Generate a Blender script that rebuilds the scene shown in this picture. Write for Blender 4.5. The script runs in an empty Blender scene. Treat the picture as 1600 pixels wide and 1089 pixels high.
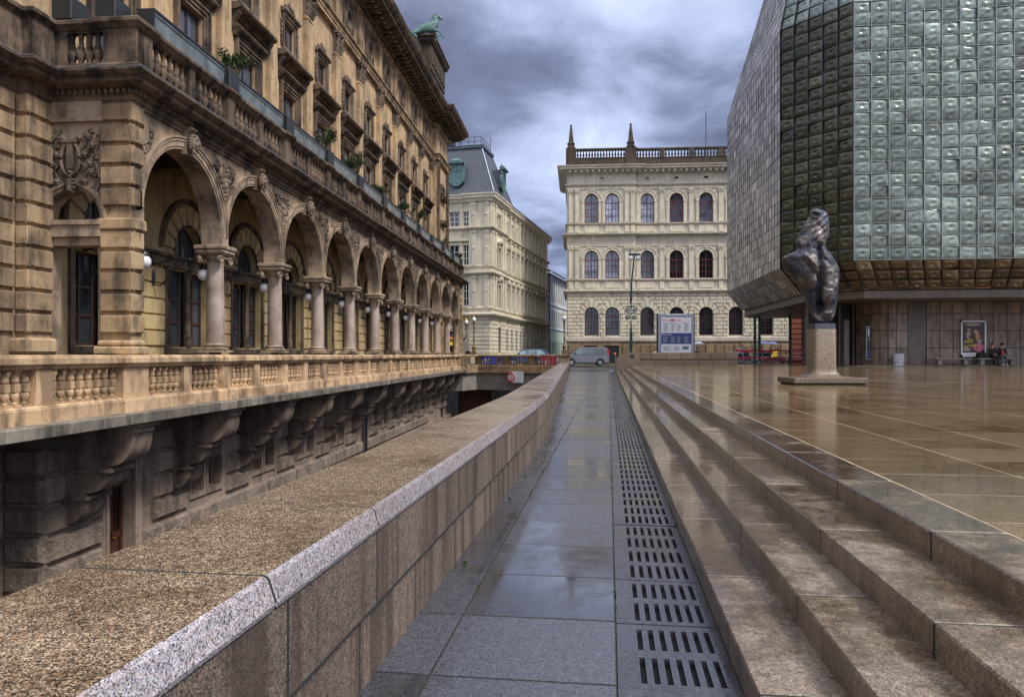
import bpy, math, random
from math import sin, cos, pi, radians, atan2, sqrt, tan
from mathutils import Vector, noise
random.seed(7)
SC = bpy.context.scene
# ---------------------------------------------------------------- camera
F = 1170.0; CXP = 800.0; HZ = 554.0; EYE = 1.15
cam_d = bpy.data.cameras.new('camera'); cam = bpy.data.objects.new('camera', cam_d)
SC.collection.objects.link(cam); SC.camera = cam
cam.location = (0, 0, EYE); cam.rotation_euler = (radians(90), 0, 0)
cam_d.sensor_width = 36; cam_d.lens = 36*F/1600
cam_d.shift_y = (HZ-544.5)/1600
cam_d.clip_start = 0.05; cam_d.clip_end = 3000
# ---------------------------------------------------------------- world
SUN_EL = radians(50); SUN_AZ = radians(122)      # azimuth measured from +Y clockwise
wd = bpy.data.worlds.new('World'); SC.world = wd; wd.use_nodes = True
nt = wd.node_tree; nt.nodes.clear()
def N(t, nt, **k):
    n = nt.nodes.new(t)
    for a, b in k.items():
        if a in n.inputs.keys() if isinstance(a, str) else False: n.inputs[a].default_value = b
        else: setattr(n, a, b)
    return n
def L(nt, a, b): nt.links.new(a, b)
def ramp(nt, src, stops, interp='LINEAR'):
    r = nt.nodes.new('ShaderNodeValToRGB'); r.color_ramp.interpolation = interp
    e = r.color_ramp.elements
    while len(e) > len(stops): e.remove(e[-1])
    while len(e) < len(stops): e.new(1)
    for i, (p, c) in enumerate(stops):
        e[i].position = p
        e[i].color = (c, c, c, 1) if not hasattr(c, '__len__') else (c[0], c[1], c[2], 1)
    if src is not None: nt.links.new(src, r.inputs[0])
    return r.outputs[0]
def mixc(nt, f, a, b, mode='MIX'):
    m = nt.nodes.new('ShaderNodeMix'); m.data_type = 'RGBA'; m.blend_type = mode
    for s, v in ((0, f), (6, a), (7, b)):
        if hasattr(v, 'is_linked') or hasattr(v, 'links'): nt.links.new(v, m.inputs[s])
        else: m.inputs[s].default_value = v if s == 0 else ((v[0], v[1], v[2], 1) if hasattr(v, '__len__') else (v, v, v, 1))
    return m.outputs[2]
def mth(nt, op, a, b=0.0, c=None, clamp=False):
    m = nt.nodes.new('ShaderNodeMath'); m.operation = op; m.use_clamp = clamp
    for i, v in enumerate((a, b, c)):
        if v is None: continue
        if hasattr(v, 'links'): nt.links.new(v, m.inputs[i])
        else: m.inputs[i].default_value = v
    return m.outputs[0]
def noise_n(nt, vec, scale, detail=5, rough=.55, dist=0.0):
    n = nt.nodes.new('ShaderNodeTexNoise'); n.inputs['Scale'].default_value = scale
    n.inputs['Detail'].default_value = detail; n.inputs['Roughness'].default_value = rough
    n.inputs['Distortion'].default_value = dist
    if vec is not None: nt.links.new(vec, n.inputs['Vector'])
    return n.outputs['Fac']
sky = nt.nodes.new('ShaderNodeTexSky'); sky.sky_type = 'NISHITA'; sky.sun_disc = False
sky.sun_elevation = SUN_EL; sky.sun_rotation = SUN_AZ; sky.air_density = 1.2; sky.dust_density = 2.5
tc = nt.nodes.new('ShaderNodeTexCoord'); sep = nt.nodes.new('ShaderNodeSeparateXYZ')
L(nt, tc.outputs['Generated'], sep.inputs[0])
zc = mth(nt, 'MAXIMUM', sep.outputs[2], 0.0)
den = mth(nt, 'ADD', zc, 0.16)
comb = nt.nodes.new('ShaderNodeCombineXYZ')
L(nt, mth(nt, 'DIVIDE', sep.outputs[0], den), comb.inputs[0]); L(nt, mth(nt, 'DIVIDE', sep.outputs[1], den), comb.inputs[1])
mp = nt.nodes.new('ShaderNodeMapping'); mp.inputs['Location'].default_value = (21.1, 3.9, 2); mp.inputs['Scale'].default_value = (1.0, .75, 1)
L(nt, comb.outputs[0], mp.inputs[0])
n1 = noise_n(nt, mp.outputs[0], 0.95, 7, .52, .15)
n2 = noise_n(nt, mp.outputs[0], 2.6, 6, .55, .5)
dens = mth(nt, 'ADD', mth(nt, 'MULTIPLY', n1, .72), mth(nt, 'MULTIPLY', n2, .28))
ccol = ramp(nt, dens, [(.35, (5.0, 5.6, 7.4)), (.42, (3.4, 3.95, 5.6)), (.47, (2.4, 2.85, 4.3)), (.515, (1.4, 1.68, 2.6)), (.59, (.72, .86, 1.4))])
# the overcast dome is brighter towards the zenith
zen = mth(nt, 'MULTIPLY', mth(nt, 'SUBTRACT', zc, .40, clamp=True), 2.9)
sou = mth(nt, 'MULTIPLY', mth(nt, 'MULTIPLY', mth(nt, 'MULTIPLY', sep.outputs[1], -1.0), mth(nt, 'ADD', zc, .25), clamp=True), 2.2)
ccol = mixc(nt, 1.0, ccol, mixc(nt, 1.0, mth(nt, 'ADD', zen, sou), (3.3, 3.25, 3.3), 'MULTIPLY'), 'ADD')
cover = ramp(nt, dens, [(.34, .85), (.44, 1.0)])
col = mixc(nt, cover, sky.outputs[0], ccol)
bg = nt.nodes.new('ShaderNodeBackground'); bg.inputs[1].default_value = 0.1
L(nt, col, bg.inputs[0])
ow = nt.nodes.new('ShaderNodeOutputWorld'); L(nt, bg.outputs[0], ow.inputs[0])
# ---------------------------------------------------------------- sun (soft, overcast)
sd = bpy.data.lights.new('sun', 'SUN'); sd.energy = 1.9; sd.angle = radians(14); sd.color = (1.0, .95, .88)
so = bpy.data.objects.new('sun', sd); SC.collection.objects.link(so)
dv = Vector((sin(SUN_AZ)*cos(SUN_EL), cos(SUN_AZ)*cos(SUN_EL), sin(SUN_EL)))
so.rotation_euler = (-dv).to_track_quat('-Z', 'Y').to_euler()
SC.view_settings.view_transform = 'Standard'; SC.view_settings.look = 'None'
SC.view_settings.exposure = 0.86; SC.view_settings.gamma = 1
SC.cycles.max_bounces = 6; SC.cycles.diffuse_bounces = 3; SC.cycles.glossy_bounces = 3
SC.cycles.caustics_reflective = False; SC.cycles.caustics_refractive = False

# ================================================================ helpers
def at(px, py, z):
    """the photograph's pixel at a known depth -> world point"""
    return Vector(((px-CXP)/F*z, z, EYE-(py-HZ)/F*z))
def gx(px, z): return (px-CXP)/F*z
def gz(py, z): return EYE-(py-HZ)/F*z
class MB:
    def __init__(s): s.v = []; s.f = []; s.mi = []; s.m = 0
    def add(s, vs, fs):
        o = len(s.v); s.v.extend([tuple(p) for p in vs])
        for f in fs: s.f.append(tuple(i+o for i in f)); s.mi.append(s.m)
        return s
    def quad(s, a, b, c, d): return s.add([a, b, c, d], [(0, 1, 2, 3)])
    def box(s, x0, x1, y0, y1, z0, z1):
        return s.add([(x0,y0,z0),(x1,y0,z0),(x1,y1,z0),(x0,y1,z0),(x0,y0,z1),(x1,y0,z1),(x1,y1,z1),(x0,y1,z1)],
                     [(0,3,2,1),(4,5,6,7),(0,1,5,4),(1,2,6,5),(2,3,7,6),(3,0,4,7)])
    def cbox(s, x, y, z, sx, sy, sz): return s.box(x-sx/2, x+sx/2, y-sy/2, y+sy/2, z, z+sz)
    def bbox(s, x0, x1, y0, y1, z0, z1, b):
        """box with chamfered edges"""
        vs = []; 
        for z, i in ((z0, b), (z0+b, 0), (z1-b, 0), (z1, b)):
            xa, xb, ya, yb = x0+i, x1-i, y0+i, y1-i
            c = b-i
            if i == 0: vs += [(xa+b,ya,z),(xb-b,ya,z),(xb,ya+b,z),(xb,yb-b,z),(xb-b,yb,z),(xa+b,yb,z),(xa,yb-b,z),(xa,ya+b,z)]
            else: vs += [(xa,ya,z),(xb,ya,z),(xb,ya,z),(xb,yb,z),(xb,yb,z),(xa,yb,z),(xa,yb,z),(xa,ya,z)]
        fs = [tuple(range(7, -1, -1)), tuple(range(24, 32))]
        for k in range(3):
            for i in range(8):
                j = (i+1) % 8; fs.append((k*8+i, k*8+j, k*8+8+j, k*8+8+i))
        return s.add(vs, fs)
    def block(s, x0, x1, z0, z1, y, proud, b, g=0.0):
        """rusticated block standing proud of the wall plane y (outside = -y)"""
        x0 += g; x1 -= g; z0 += g; z1 -= g
        a = [(x0,y,z0),(x1,y,z0),(x1,y,z1),(x0,y,z1)]
        c = [(x0+b,y-proud,z0+b),(x1-b,y-proud,z0+b),(x1-b,y-proud,z1-b),(x0+b,y-proud,z1-b)]
        return s.add(a+c, [(4,5,6,7),(0,1,5,4),(1,2,6,5),(2,3,7,6),(3,0,4,7)])
    def blockx(s, y0, y1, z0, z1, x, proud, b, g=0.0):
        """the same on a wall whose outside is -x"""
        y0 += g; y1 -= g; z0 += g; z1 -= g
        a = [(x,y0,z0),(x,y1,z0),(x,y1,z1),(x,y0,z1)]
        c = [(x-proud,y0+b,z0+b),(x-proud,y1-b,z0+b),(x-proud,y1-b,z1-b),(x-proud,y0+b,z1-b)]
        return s.add(a+c, [(7,6,5,4),(4,5,1,0),(5,6,2,1),(6,7,3,2),(7,4,0,3)])
    def prism_x(s, prof, x0, x1):
        n = len(prof)
        vs = [(x0, y, z) for y, z in prof]+[(x1, y, z) for y, z in prof]
        fs = [(i, (i+1) % n, n+(i+1) % n, n+i) for i in range(n)]
        fs += [tuple(range(n-1, -1, -1)), tuple(range(n, 2*n))]
        return s.add(vs, fs)
    def prism_y(s, prof, y0, y1):
        n = len(prof)
        vs = [(x, y0, z) for x, z in prof]+[(x, y1, z) for x, z in prof]
        fs = [(i, (i+1) % n, n+(i+1) % n, n+i) for i in range(n)]
        fs += [tuple(range(n-1, -1, -1)), tuple(range(n, 2*n))]
        return s.add(vs, fs)
    def prism_z(s, prof, z0, z1):
        n = len(prof)
        vs = [(x, y, z0) for x, y in prof]+[(x, y, z1) for x, y in prof]
        fs = [(i, (i+1) % n, n+(i+1) % n, n+i) for i in range(n)]
        fs += [tuple(range(n-1, -1, -1)), tuple(range(n, 2*n))]
        return s.add(vs, fs)
    def mould(s, path, prof, caps=True):
        """sweep a profile (out, z) along a 2-D path; outside is on the right of the path"""
        n = len(path); rings = []
        for i, (x, y) in enumerate(path):
            def nr(a, b):
                dx, dy = b[0]-a[0], b[1]-a[1]; l = sqrt(dx*dx+dy*dy); return (dy/l, -dx/l)
            n1 = nr(path[i-1], path[i]) if i > 0 else None
            n2 = nr(path[i], path[i+1]) if i < n-1 else None
            if n1 is None: n1 = n2
            if n2 is None: n2 = n1
            mx, my = n1[0]+n2[0], n1[1]+n2[1]; l2 = mx*mx+my*my
            k = 2/l2 if l2 > 1e-6 else 1
            mx *= k; my *= k
            rings.append([(x+mx*o, y+my*o, z) for o, z in prof])
        m = len(prof); vs = [p for r in rings for p in r]; fs = []
        for i in range(n-1):
            for j in range(m-1):
                fs.append((i*m+j, (i+1)*m+j, (i+1)*m+j+1, i*m+j+1))
        if caps: fs += [tuple(range(m)), tuple((n-1)*m+j for j in range(m-1, -1, -1))]
        return s.add(vs, fs)
    def lathe(s, cx, cy, prof, n=16, sq=None, a0=0):
        """prof: (r, z); sq: superellipse exponent for squarish sections"""
        vs = []; m = len(prof)
        for r, z in prof:
            for k in range(n):
                a = a0+2*pi*k/n; c, d = cos(a), sin(a); q = 1.0
                if sq: q = (abs(c)**sq+abs(d)**sq)**(-1/sq)
                vs.append((cx+r*q*c, cy+r*q*d, z))
        fs = [(i*n+k, i*n+(k+1) % n, (i+1)*n+(k+1) % n, (i+1)*n+k) for i in range(m-1) for k in range(n)]
        if prof[0][0] > 1e-5: fs.append(tuple(range(n-1, -1, -1)))
        if prof[-1][0] > 1e-5: fs.append(tuple((m-1)*n+k for k in range(n)))
        return s.add(vs, fs)
    def tube(s, pts, r, n=8, caps=True):
        pts = [Vector(p) for p in pts]; m = len(pts); vs = []
        rr = r if hasattr(r, '__len__') else [r]*m
        up = Vector((0, 0, 1))
        for i, p in enumerate(pts):
            d = (pts[min(i+1, m-1)]-pts[max(i-1, 0)]).normalized()
            a = d.cross(up)
            if a.length < 1e-3: a = d.cross(Vector((1, 0, 0)))
            a.normalize(); b = d.cross(a)
            for k in range(n):
                t = 2*pi*k/n; vs.append(p+(a*cos(t)+b*sin(t))*rr[i])
        fs = [(i*n+k, i*n+(k+1) % n, (i+1)*n+(k+1) % n, (i+1)*n+k) for i in range(m-1) for k in range(n)]
        if caps: fs += [tuple(range(n-1, -1, -1)), tuple((m-1)*n+k for k in range(n))]
        return s.add(vs, fs)
    def ball(s, c, r, n=12, m=8):
        if not hasattr(r, '__len__'): r = (r, r, r)
        vs = [(c[0], c[1], c[2]-r[2])]
        for j in range(1, m):
            b = -pi/2+pi*j/m
            for k in range(n):
                a = 2*pi*k/n; vs.append((c[0]+r[0]*cos(b)*cos(a), c[1]+r[1]*cos(b)*sin(a), c[2]+r[2]*sin(b)))
        vs.append((c[0], c[1], c[2]+r[2])); fs = []
        for k in range(n): fs.append((0, 1+(k+1) % n, 1+k))
        for j in range(m-2):
            for k in range(n):
                o = 1+j*n; fs.append((o+k, o+(k+1) % n, o+n+(k+1) % n, o+n+k))
        o = 1+(m-2)*n
        for k in range(n): fs.append((o+k, o+(k+1) % n, len(vs)-1))
        return s.add(vs, fs)
    def ring(s, cx, cz, r0, r1, y0, y1, n=24, a0=0.0, a1=pi, clamp=None, sz=1.0):
        """arch ring in the x-z plane, front y0, back y1"""
        vs = []
        for k in range(n+1):
            a = a0+(a1-a0)*k/n
            for r in (r0, r1):
                dx = r*cos(a)
                if clamp: dx = max(-clamp, min(clamp, dx))
                for y in (y0, y1): vs.append((cx+dx, y, cz+r*sin(a)*sz))
        fs = []
        for k in range(n):
            o = 4*k; p = o+4
            fs += [(o, p, p+2, o+2), (o+1, o+3, p+3, p+1), (o, o+1, p+1, p), (o+2, p+2, p+3, o+3)]
        if a1-a0 < 2*pi-1e-4: fs += [(0, 2, 3, 1), (4*n, 4*n+1, 4*n+3, 4*n+2)]
        return s.add(vs, fs)
    def wall(s, x0, x1, z0, z1, ops, y, depth=.3, back=None, n=14):
        """wall in plane y with openings (xa, xb, za, zb, arch); arch: round head springing at zb"""
        ops = sorted(ops)
        x = x0
        def q(a, b, c, d, yy=y):
            s.quad((a, yy, c), (b, yy, c), (b, yy, d), (a, yy, d))
            if back is not None and yy == y: s.quad((b, back, c), (a, back, c), (a, back, d), (b, back, d))
        yb = back if back is not None else y+depth
        for (xa, xb, za, zb, arch) in ops:
            if xa > x+1e-6: q(x, xa, z0, z1)
            if za > z0+1e-6:
                q(xa, xb, z0, za); s.quad((xa, y, za), (xb, y, za), (xb, yb, za), (xa, yb, za))
            s.quad((xa, y, za), (xa, yb, za), (xa, yb, zb), (xa, y, zb)); s.quad((xb, yb, za), (xb, y, za), (xb, y, zb), (xb, yb, zb))
            if not arch:
                q(xa, xb, zb, z1); s.quad((xa, yb, zb), (xb, yb, zb), (xb, y, zb), (xa, y, zb))
            else:
                r = (xb-xa)/2; c = (xa+xb)/2; rz = r if arch is True else arch
                P = [(c-r*cos(pi*k/n), zb+rz*sin(pi*k/n)) for k in range(n+1)]
                for k in range(n):
                    (a, b), (c2, d) = P[k], P[k+1]
                    s.quad((a, y, b), (c2, y, d), (c2, y, z1), (a, y, z1))
                    if back is not None: s.quad((c2, back, d), (a, back, b), (a, back, z1), (c2, back, z1))
                    s.quad((a, yb, b), (c2, yb, d), (c2, y, d), (a, y, b))
            x = xb
        if x < x1-1e-6: q(x, x1, z0, z1)
        return s
    def grid(s, fn, nu, nv):
        o = len(s.v)
        for j in range(nv+1):
            for i in range(nu+1): s.v.append(tuple(fn(i/nu, j/nv)))
        for j in range(nv):
            for i in range(nu):
                a = o+j*(nu+1)+i; s.f.append((a, a+1, a+nu+2, a+nu+1)); s.mi.append(s.m)
        return s
    def mesh(s, name, mats, smooth=35):
        me = bpy.data.meshes.new(name); me.from_pydata(s.v, [], s.f)
        if not isinstance(mats, (list, tuple)): mats = [mats]
        for m in mats: me.materials.append(m)
        if any(s.mi): me.polygons.foreach_set('material_index', s.mi)
        if smooth:
            me.shade_smooth(); me.set_sharp_from_angle(angle=radians(smooth))
        me.update(); return me
    def build(s, name, mats, parent=None, loc=None, smooth=35, rz=0):
        o = bpy.data.objects.new(name, s.mesh(name, mats, smooth)); SC.collection.objects.link(o)
        if parent: o.parent = parent
        if loc: o.location = loc
        if rz: o.rotation_euler[2] = rz
        return o
def tag(o, label=None, cat=None, group=None, kind=None):
    for k, v in (('label', label), ('category', cat), ('group', group), ('kind', kind)):
        if v: o[k] = v
    return o
def empty(name, loc, rz=0, label=None, cat=None, group=None, kind=None):
    o = bpy.data.objects.new(name, None); SC.collection.objects.link(o); o.empty_display_size = .3
    o.location = loc; o.rotation_euler = (0, 0, rz)
    return tag(o, label, cat, group, kind)
KIDS = {}
def copy_tree(o, parent=None, loc=None, rz=None, label=None, scale=None):
    def rec(a, par):
        c = a.copy(); SC.collection.objects.link(c)
        c.parent = par
        for k in [x for x in SC.collection.objects if x.parent == a]: rec(k, c)
        return c
    c = rec(o, parent)
    if loc is not None: c.location = loc
    if rz is not None: c.rotation_euler[2] = rz
    if scale is not None: c.scale = scale
    if label: c['label'] = label
    return c
def put(me, name, parent, loc, rz=0, scale=None):
    """a part placed by location, sharing mesh data"""
    o = bpy.data.objects.new(name, me); SC.collection.objects.link(o); o.parent = parent; o.location = loc
    if rz: o.rotation_euler[2] = rz
    if scale: o.scale = scale
    return o
def merged(me, locs, rots=None):
    """many copies of one mesh in one MB"""
    mb = MB(); V = [v.co.copy() for v in me.vertices]; Fs = [tuple(p.vertices) for p in me.polygons]
    for i, l in enumerate(locs):
        a = rots[i] if rots else 0; c, d = cos(a), sin(a)
        mb.add([(v.x*c-v.y*d+l[0], v.x*d+v.y*c+l[1], v.z+l[2]) for v in V], Fs)
    return mb
# ================================================================ materials
MT = {}
def newmat(name):
    m = bpy.data.materials.new(name); m.use_nodes = True; nt = m.node_tree; nt.nodes.clear()
    p = nt.nodes.new('ShaderNodeBsdfPrincipled'); o = nt.nodes.new('ShaderNodeOutputMaterial')
    nt.links.new(p.outputs[0], o.inputs[0]); MT[name] = m
    return m, nt, p
def setc(nt, p, inp, v):
    if hasattr(v, 'links'): nt.links.new(v, p.inputs[inp])
    else: p.inputs[inp].default_value = (v[0], v[1], v[2], 1) if hasattr(v, '__len__') else v
def posn(nt, scale=(1, 1, 1), rz=0):
    g = nt.nodes.new('ShaderNodeNewGeometry'); m = nt.nodes.new('ShaderNodeMapping')
    m.inputs['Scale'].default_value = scale; m.inputs['Rotation'].default_value = (0, 0, rz)
    nt.links.new(g.outputs['Position'], m.inputs[0]); return m.outputs[0]
def island(nt):
    g = nt.nodes.new('ShaderNodeNewGeometry'); return g.outputs['Random Per Island']
def bump(nt, p, h, strength, dist=.02):
    b = nt.nodes.new('ShaderNodeBump'); b.inputs['Strength'].default_value = strength; b.inputs['Distance'].default_value = dist
    nt.links.new(h, b.inputs['Height']); nt.links.new(b.outputs[0], p.inputs['Normal']); return b
def plain(name, c, rough=.6, metal=0.0, var=.15, scale=8, spec=.5, bmp=0):
    m, nt, p = newmat(name)
    v = posn(nt); n = noise_n(nt, v, scale, 4)
    k = ramp(nt, n, [(.3, 1-var), (.7, 1+var*.6)])
    setc(nt, p, 'Base Color', mixc(nt, 1.0, c, k, 'MULTIPLY'))
    p.inputs['Roughness'].default_value = rough; p.inputs['Metallic'].default_value = metal
    p.inputs['Specular IOR Level'].default_value = spec
    if bmp: bump(nt, p, noise_n(nt, v, scale*4, 5), bmp)
    return m
def stone(name, c1, c2, dirt, amt=.5, rough=.85, big=.5, fine=30, bmp=.35, streak=1.0, isl=.25, dist=.02, spec=.3):
    m, nt, p = newmat(name)
    v = posn(nt)
    a = noise_n(nt, v, big, 6, .6, .3)
    c = mixc(nt, ramp(nt, a, [(.35, 0.0), (.65, 1.0)]), c1, c2)
    vs = posn(nt, (2.2, 2.2, .35))
    st = noise_n(nt, vs, 1.6, 7, .62, .2)
    cl = noise_n(nt, v, big*3.3, 8, .65, .4)
    d = mth(nt, 'MULTIPLY', mth(nt, 'ADD', mth(nt, 'MULTIPLY', st, streak), mth(nt, 'MULTIPLY', cl, 2-streak)), .5)
    df = mth(nt, 'MULTIPLY', ramp(nt, d, [(.45, 0.0), (.58, 1.0)]), amt)
    c = mixc(nt, df, c, dirt)
    fn = noise_n(nt, v, fine, 5, .7)
    c = mixc(nt, 1.0, c, ramp(nt, fn, [(.3, .78), (.7, 1.16)]), 'MULTIPLY')
    if isl: c = mixc(nt, 1.0, c, ramp(nt, island(nt), [(0, 1-isl), (1, 1+isl*.7)]), 'MULTIPLY')
    setc(nt, p, 'Base Color', c); p.inputs['Roughness'].default_value = rough
    p.inputs['Specular IOR Level'].default_value = spec
    h = mth(nt, 'ADD', fn, mth(nt, 'MULTIPLY', cl, 1.5))
    bump(nt, p, h, bmp, dist)
    return m
def granite(name, cols, cell=230, wet=.5, rough=(.12, .45), tint=(1, 1, 1), dark=.55, bmp=.12, stain=1.2, water=.0, streak=0.0, mott=.35, wet_y=None, dry=(1,1,1), isw=0.0):
    """speckled granite; wet patches are darker and glossier; cols: ramp of speckle colours"""
    m, nt, p = newmat(name)
    v = posn(nt)
    vo = nt.nodes.new('ShaderNodeTexVoronoi'); vo.inputs['Scale'].default_value = cell; nt.links.new(v, vo.inputs['Vector'])
    s = nt.nodes.new('ShaderNodeSeparateColor'); nt.links.new(vo.outputs['Color'], s.inputs[0])
    k = len(cols); c = ramp(nt, s.outputs[0], [(i/k, cc) for i, cc in enumerate(cols)], 'CONSTANT')
    big = noise_n(nt, v, stain, 6, .6, .3); mid = noise_n(nt, v, stain*7, 5, .6)
    w = mth(nt, 'ADD', mth(nt, 'MULTIPLY', big, .7), mth(nt, 'MULTIPLY', mid, .3))
    if isw: w = mth(nt, 'ADD', w, mth(nt, 'MULTIPLY', mth(nt, 'SUBTRACT', island(nt), .5), isw))
    if wet_y:
        sy = nt.nodes.new('ShaderNodeSeparateXYZ'); nt.links.new(v, sy.inputs[0])
        w = mth(nt, 'SUBTRACT', w, mth(nt, 'MULTIPLY', mth(nt, 'MINIMUM', mth(nt, 'SUBTRACT', sy.outputs[1], wet_y[0]), 3.0), wet_y[1]))
    wf = ramp(nt, w, [(.5-wet*.22, 1.0), (.6-wet*.1, 0.0)])
    gn = nt.nodes.new('ShaderNodeNewGeometry'); sn = nt.nodes.new('ShaderNodeSeparateXYZ'); nt.links.new(gn.outputs['True Normal'], sn.inputs[0])
    up_ = ramp(nt, sn.outputs[2], [(.3, .25), (.8, 1.0)]); wf = mth(nt, 'MULTIPLY', wf, up_)
    if dry != (1,1,1): c = mixc(nt, wf, mixc(nt, 1.0, c, dry, 'MULTIPLY'), c)
    mul = mixc(nt, wf, (1.0, 1.0, 1.0), (dark, dark*.9, dark*.78))
    c = mixc(nt, 1.0, c, mul, 'MULTIPLY'); c = mixc(nt, 1.0, c, tint, 'MULTIPLY')
    c = mixc(nt, 1.0, c, ramp(nt, island(nt), [(0, .80), (1, 1.15)]), 'MULTIPLY')
    mo = noise_n(nt, v, 38, 5, .75)
    c = mixc(nt, 1.0, c, ramp(nt, mo, [(.3, 1-mott), (.7, 1+mott)]), 'MULTIPLY')
    if streak:
        sv = posn(nt, (7, 7, .5)); st = noise_n(nt, sv, 1.0, 6, .6); c = mixc(nt, mth(nt, 'MULTIPLY', ramp(nt, st, [(.47, 0), (.58, 1)]), streak), c, (.045, .03, .022))
    setc(nt, p, 'Base Color', c)
    r = mth(nt, 'ADD', mth(nt, 'MULTIPLY', wf, rough[0]-rough[1]), rough[1]); nt.links.new(r, p.inputs['Roughness'])
    p.inputs['Specular IOR Level'].default_value = .5
    bump(nt, p, mth(nt, 'ADD', s.outputs[1], mth(nt, 'MULTIPLY', mid, 2.0)), bmp, .002)
    if water:
        nt.links.new(mth(nt, 'MULTIPLY', wf, water), p.inputs['Coat Weight']); nt.links.new(ramp(nt, mid, [(.35, .03), (.7, .16)]), p.inputs['Coat Roughness']); p.inputs['Coat IOR'].default_value = 1.5
    return m
def glass_dark(name, c=(.02, .025, .03), rough=.06, spec=.8):
    m, nt, p = newmat(name); v = posn(nt)
    k = ramp(nt, noise_n(nt, v, .9, 3), [(.35, .5), (.65, 1.8)])
    oi = nt.nodes.new('ShaderNodeObjectInfo'); rv = ramp(nt, oi.outputs['Random'], [(0, .35), (.5, 1.0), (.8, 1.6), (1, 3.6)])
    cc = mixc(nt, 1.0, mixc(nt, 1.0, c, k, 'MULTIPLY'), rv, 'MULTIPLY')
    setc(nt, p, 'Base Color', cc); p.inputs['Roughness'].default_value = rough
    p.inputs['Specular IOR Level'].default_value = spec
    bump(nt, p, noise_n(nt, v, 1.5, 2), .12, .05)
    return m
SAND1 = (.53, .375, .21); SAND2 = (.30, .215, .14); SOOT = (.042, .034, .03)
stone('sand', SAND1, SAND2, SOOT, .72, isl=.28)
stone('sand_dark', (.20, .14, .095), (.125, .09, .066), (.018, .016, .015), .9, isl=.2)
stone('sand_arch', (.48, .36, .245), (.31, .23, .165), SOOT, .7, isl=.06, bmp=.2)
stone('ochre', (.60, .46, .23), (.46, .35, .18), (.12, .085, .05), .5, isl=.2)
stone('stucco', (.60, .42, .235), (.46, .33, .20), (.11, .08, .06), .6, fine=18, bmp=.12, isl=0, big=.35)
stone('terrace_stone', (.70, .48, .28), (.50, .345, .215), (.11, .07, .045), .7, isl=.22)
stone('slab_stone', (.30, .265, .21), (.20, .175, .145), (.045, .042, .037), .8, rough=.4, isl=.2, spec=.5)
stone('relief', (.27, .205, .15), (.18, .14, .105), (.04, .033, .028), .8, isl=.1)
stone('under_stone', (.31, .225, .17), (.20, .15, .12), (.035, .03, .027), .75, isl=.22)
stone('lower_stone', (.40, .30, .235), (.30, .23, .18), (.06, .048, .04), .6, isl=.22)
stone('rough_block', (.40, .31, .25), (.30, .235, .19), (.07, .06, .05), .6, fine=9, bmp=1.0, dist=.10, isl=.1)
stone('column_granite', (.50, .40, .33), (.40, .32, .27), (.2, .14, .10), .7, rough=.45, fine=60, bmp=.05, isl=0, spec=.45)
stone('cream', (.71, .65, .50), (.60, .545, .42), (.26, .21, .15), .28, bmp=.15, isl=.06, fine=14)
stone('cream_grey', (.62, .57, .46), (.51, .465, .38), (.2, .165, .13), .32, bmp=.15, isl=.08, fine=14)
stone('plinth_brown', (.34, .235, .13), (.27, .19, .115), (.09, .065, .045), .6, isl=.3)
stone('parapet_soot', (.06, .045, .034), (.10, .072, .05), (.02, .018, .016), .6, isl=.2)
stone('white_wall', (.58, .60, .62), (.5, .52, .55), (.3, .3, .3), .4, isl=0, bmp=.1)
stone('green_wall', (.42, .52, .43), (.38, .47, .40), (.25, .3, .25), .4, isl=0, bmp=.1)
stone('panel_stone', (.30, .235, .185), (.235, .185, .15), (.07, .055, .046), .6, rough=.5, isl=.22, fine=12, bmp=.1, spec=.4)
stone('concrete', (.30, .27, .235), (.25, .225, .20), (.10, .09, .08), .5, isl=.15)
stone('fascia', (.16, .125, .10), (.12, .095, .08), (.05, .04, .035), .5, isl=.2, rough=.45, spec=.5)
stone('red_stone', (.36, .12, .065), (.28, .095, .055), (.08, .035, .025), .5, isl=.25)
stone('rust', (.13, .055, .038), (.09, .042, .032), (.035, .024, .02), .8, isl=0)
plain('slate', (.075, .085, .11), .5, var=.3, scale=5)
plain('copper', (.10, .19, .17), .6, var=.6, scale=5)
plain('copper_dark', (.10, .20, .22), .3, var=.45, scale=5)
plain('redroof', (.27, .085, .085), .8, var=.3)
plain('dark_metal', (.03, .034, .038), .4, metal=.3)
plain('green_post', (.018, .075, .075), .4, var=.2)
plain('gold', (.55, .30, .08), .4, metal=.6)
plain('bronze_brown', (.20, .11, .05), .45, metal=.5)
plain('frame_brown', (.055, .03, .022), .5)
plain('frame_red', (.14, .03, .03), .5)
plain('frame_white', (.65, .64, .60), .5)
plain('door_wood', (.085, .03, .018), .4, var=.35)
plain('black', (.012, .012, .014), .5)
plain('void', (.004, .004, .004), .9)
plain('white_paint', (.7, .7, .72), .4, var=.05)
plain('pewter', (.26, .285, .32), .35, metal=.6, var=.15)
plain('navy', (.035, .045, .19), .5, var=.1)
plain('bluepaint', (.02, .06, .5), .5, var=.3, scale=3)
plain('redpaint', (.75, .04, .07), .4, var=.1)
plain('yellow', (.72, .52, .03), .5, var=.1)
plain('orange', (.8, .2, .02), .5)
plain('skin', (.52, .30, .22), .5, var=.08)
plain('cloth_black', (.014, .014, .018), .85)
plain('cloth_red', (.42, .02, .03), .8)
plain('cloth_white', (.6, .6, .66), .8)
plain('cloth_navy', (.02, .03, .07), .85)
plain('jeans', (.11, .11, .14), .85)
plain('umbrella_blue', (.14, .17, .38), .5)
plain('tyre', (.015, .015, .016), .8)
plain('chrome', (.5, .52, .55), .25, metal=.9)
plain('globe', (.78, .80, .82), .25, var=.03)
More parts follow.
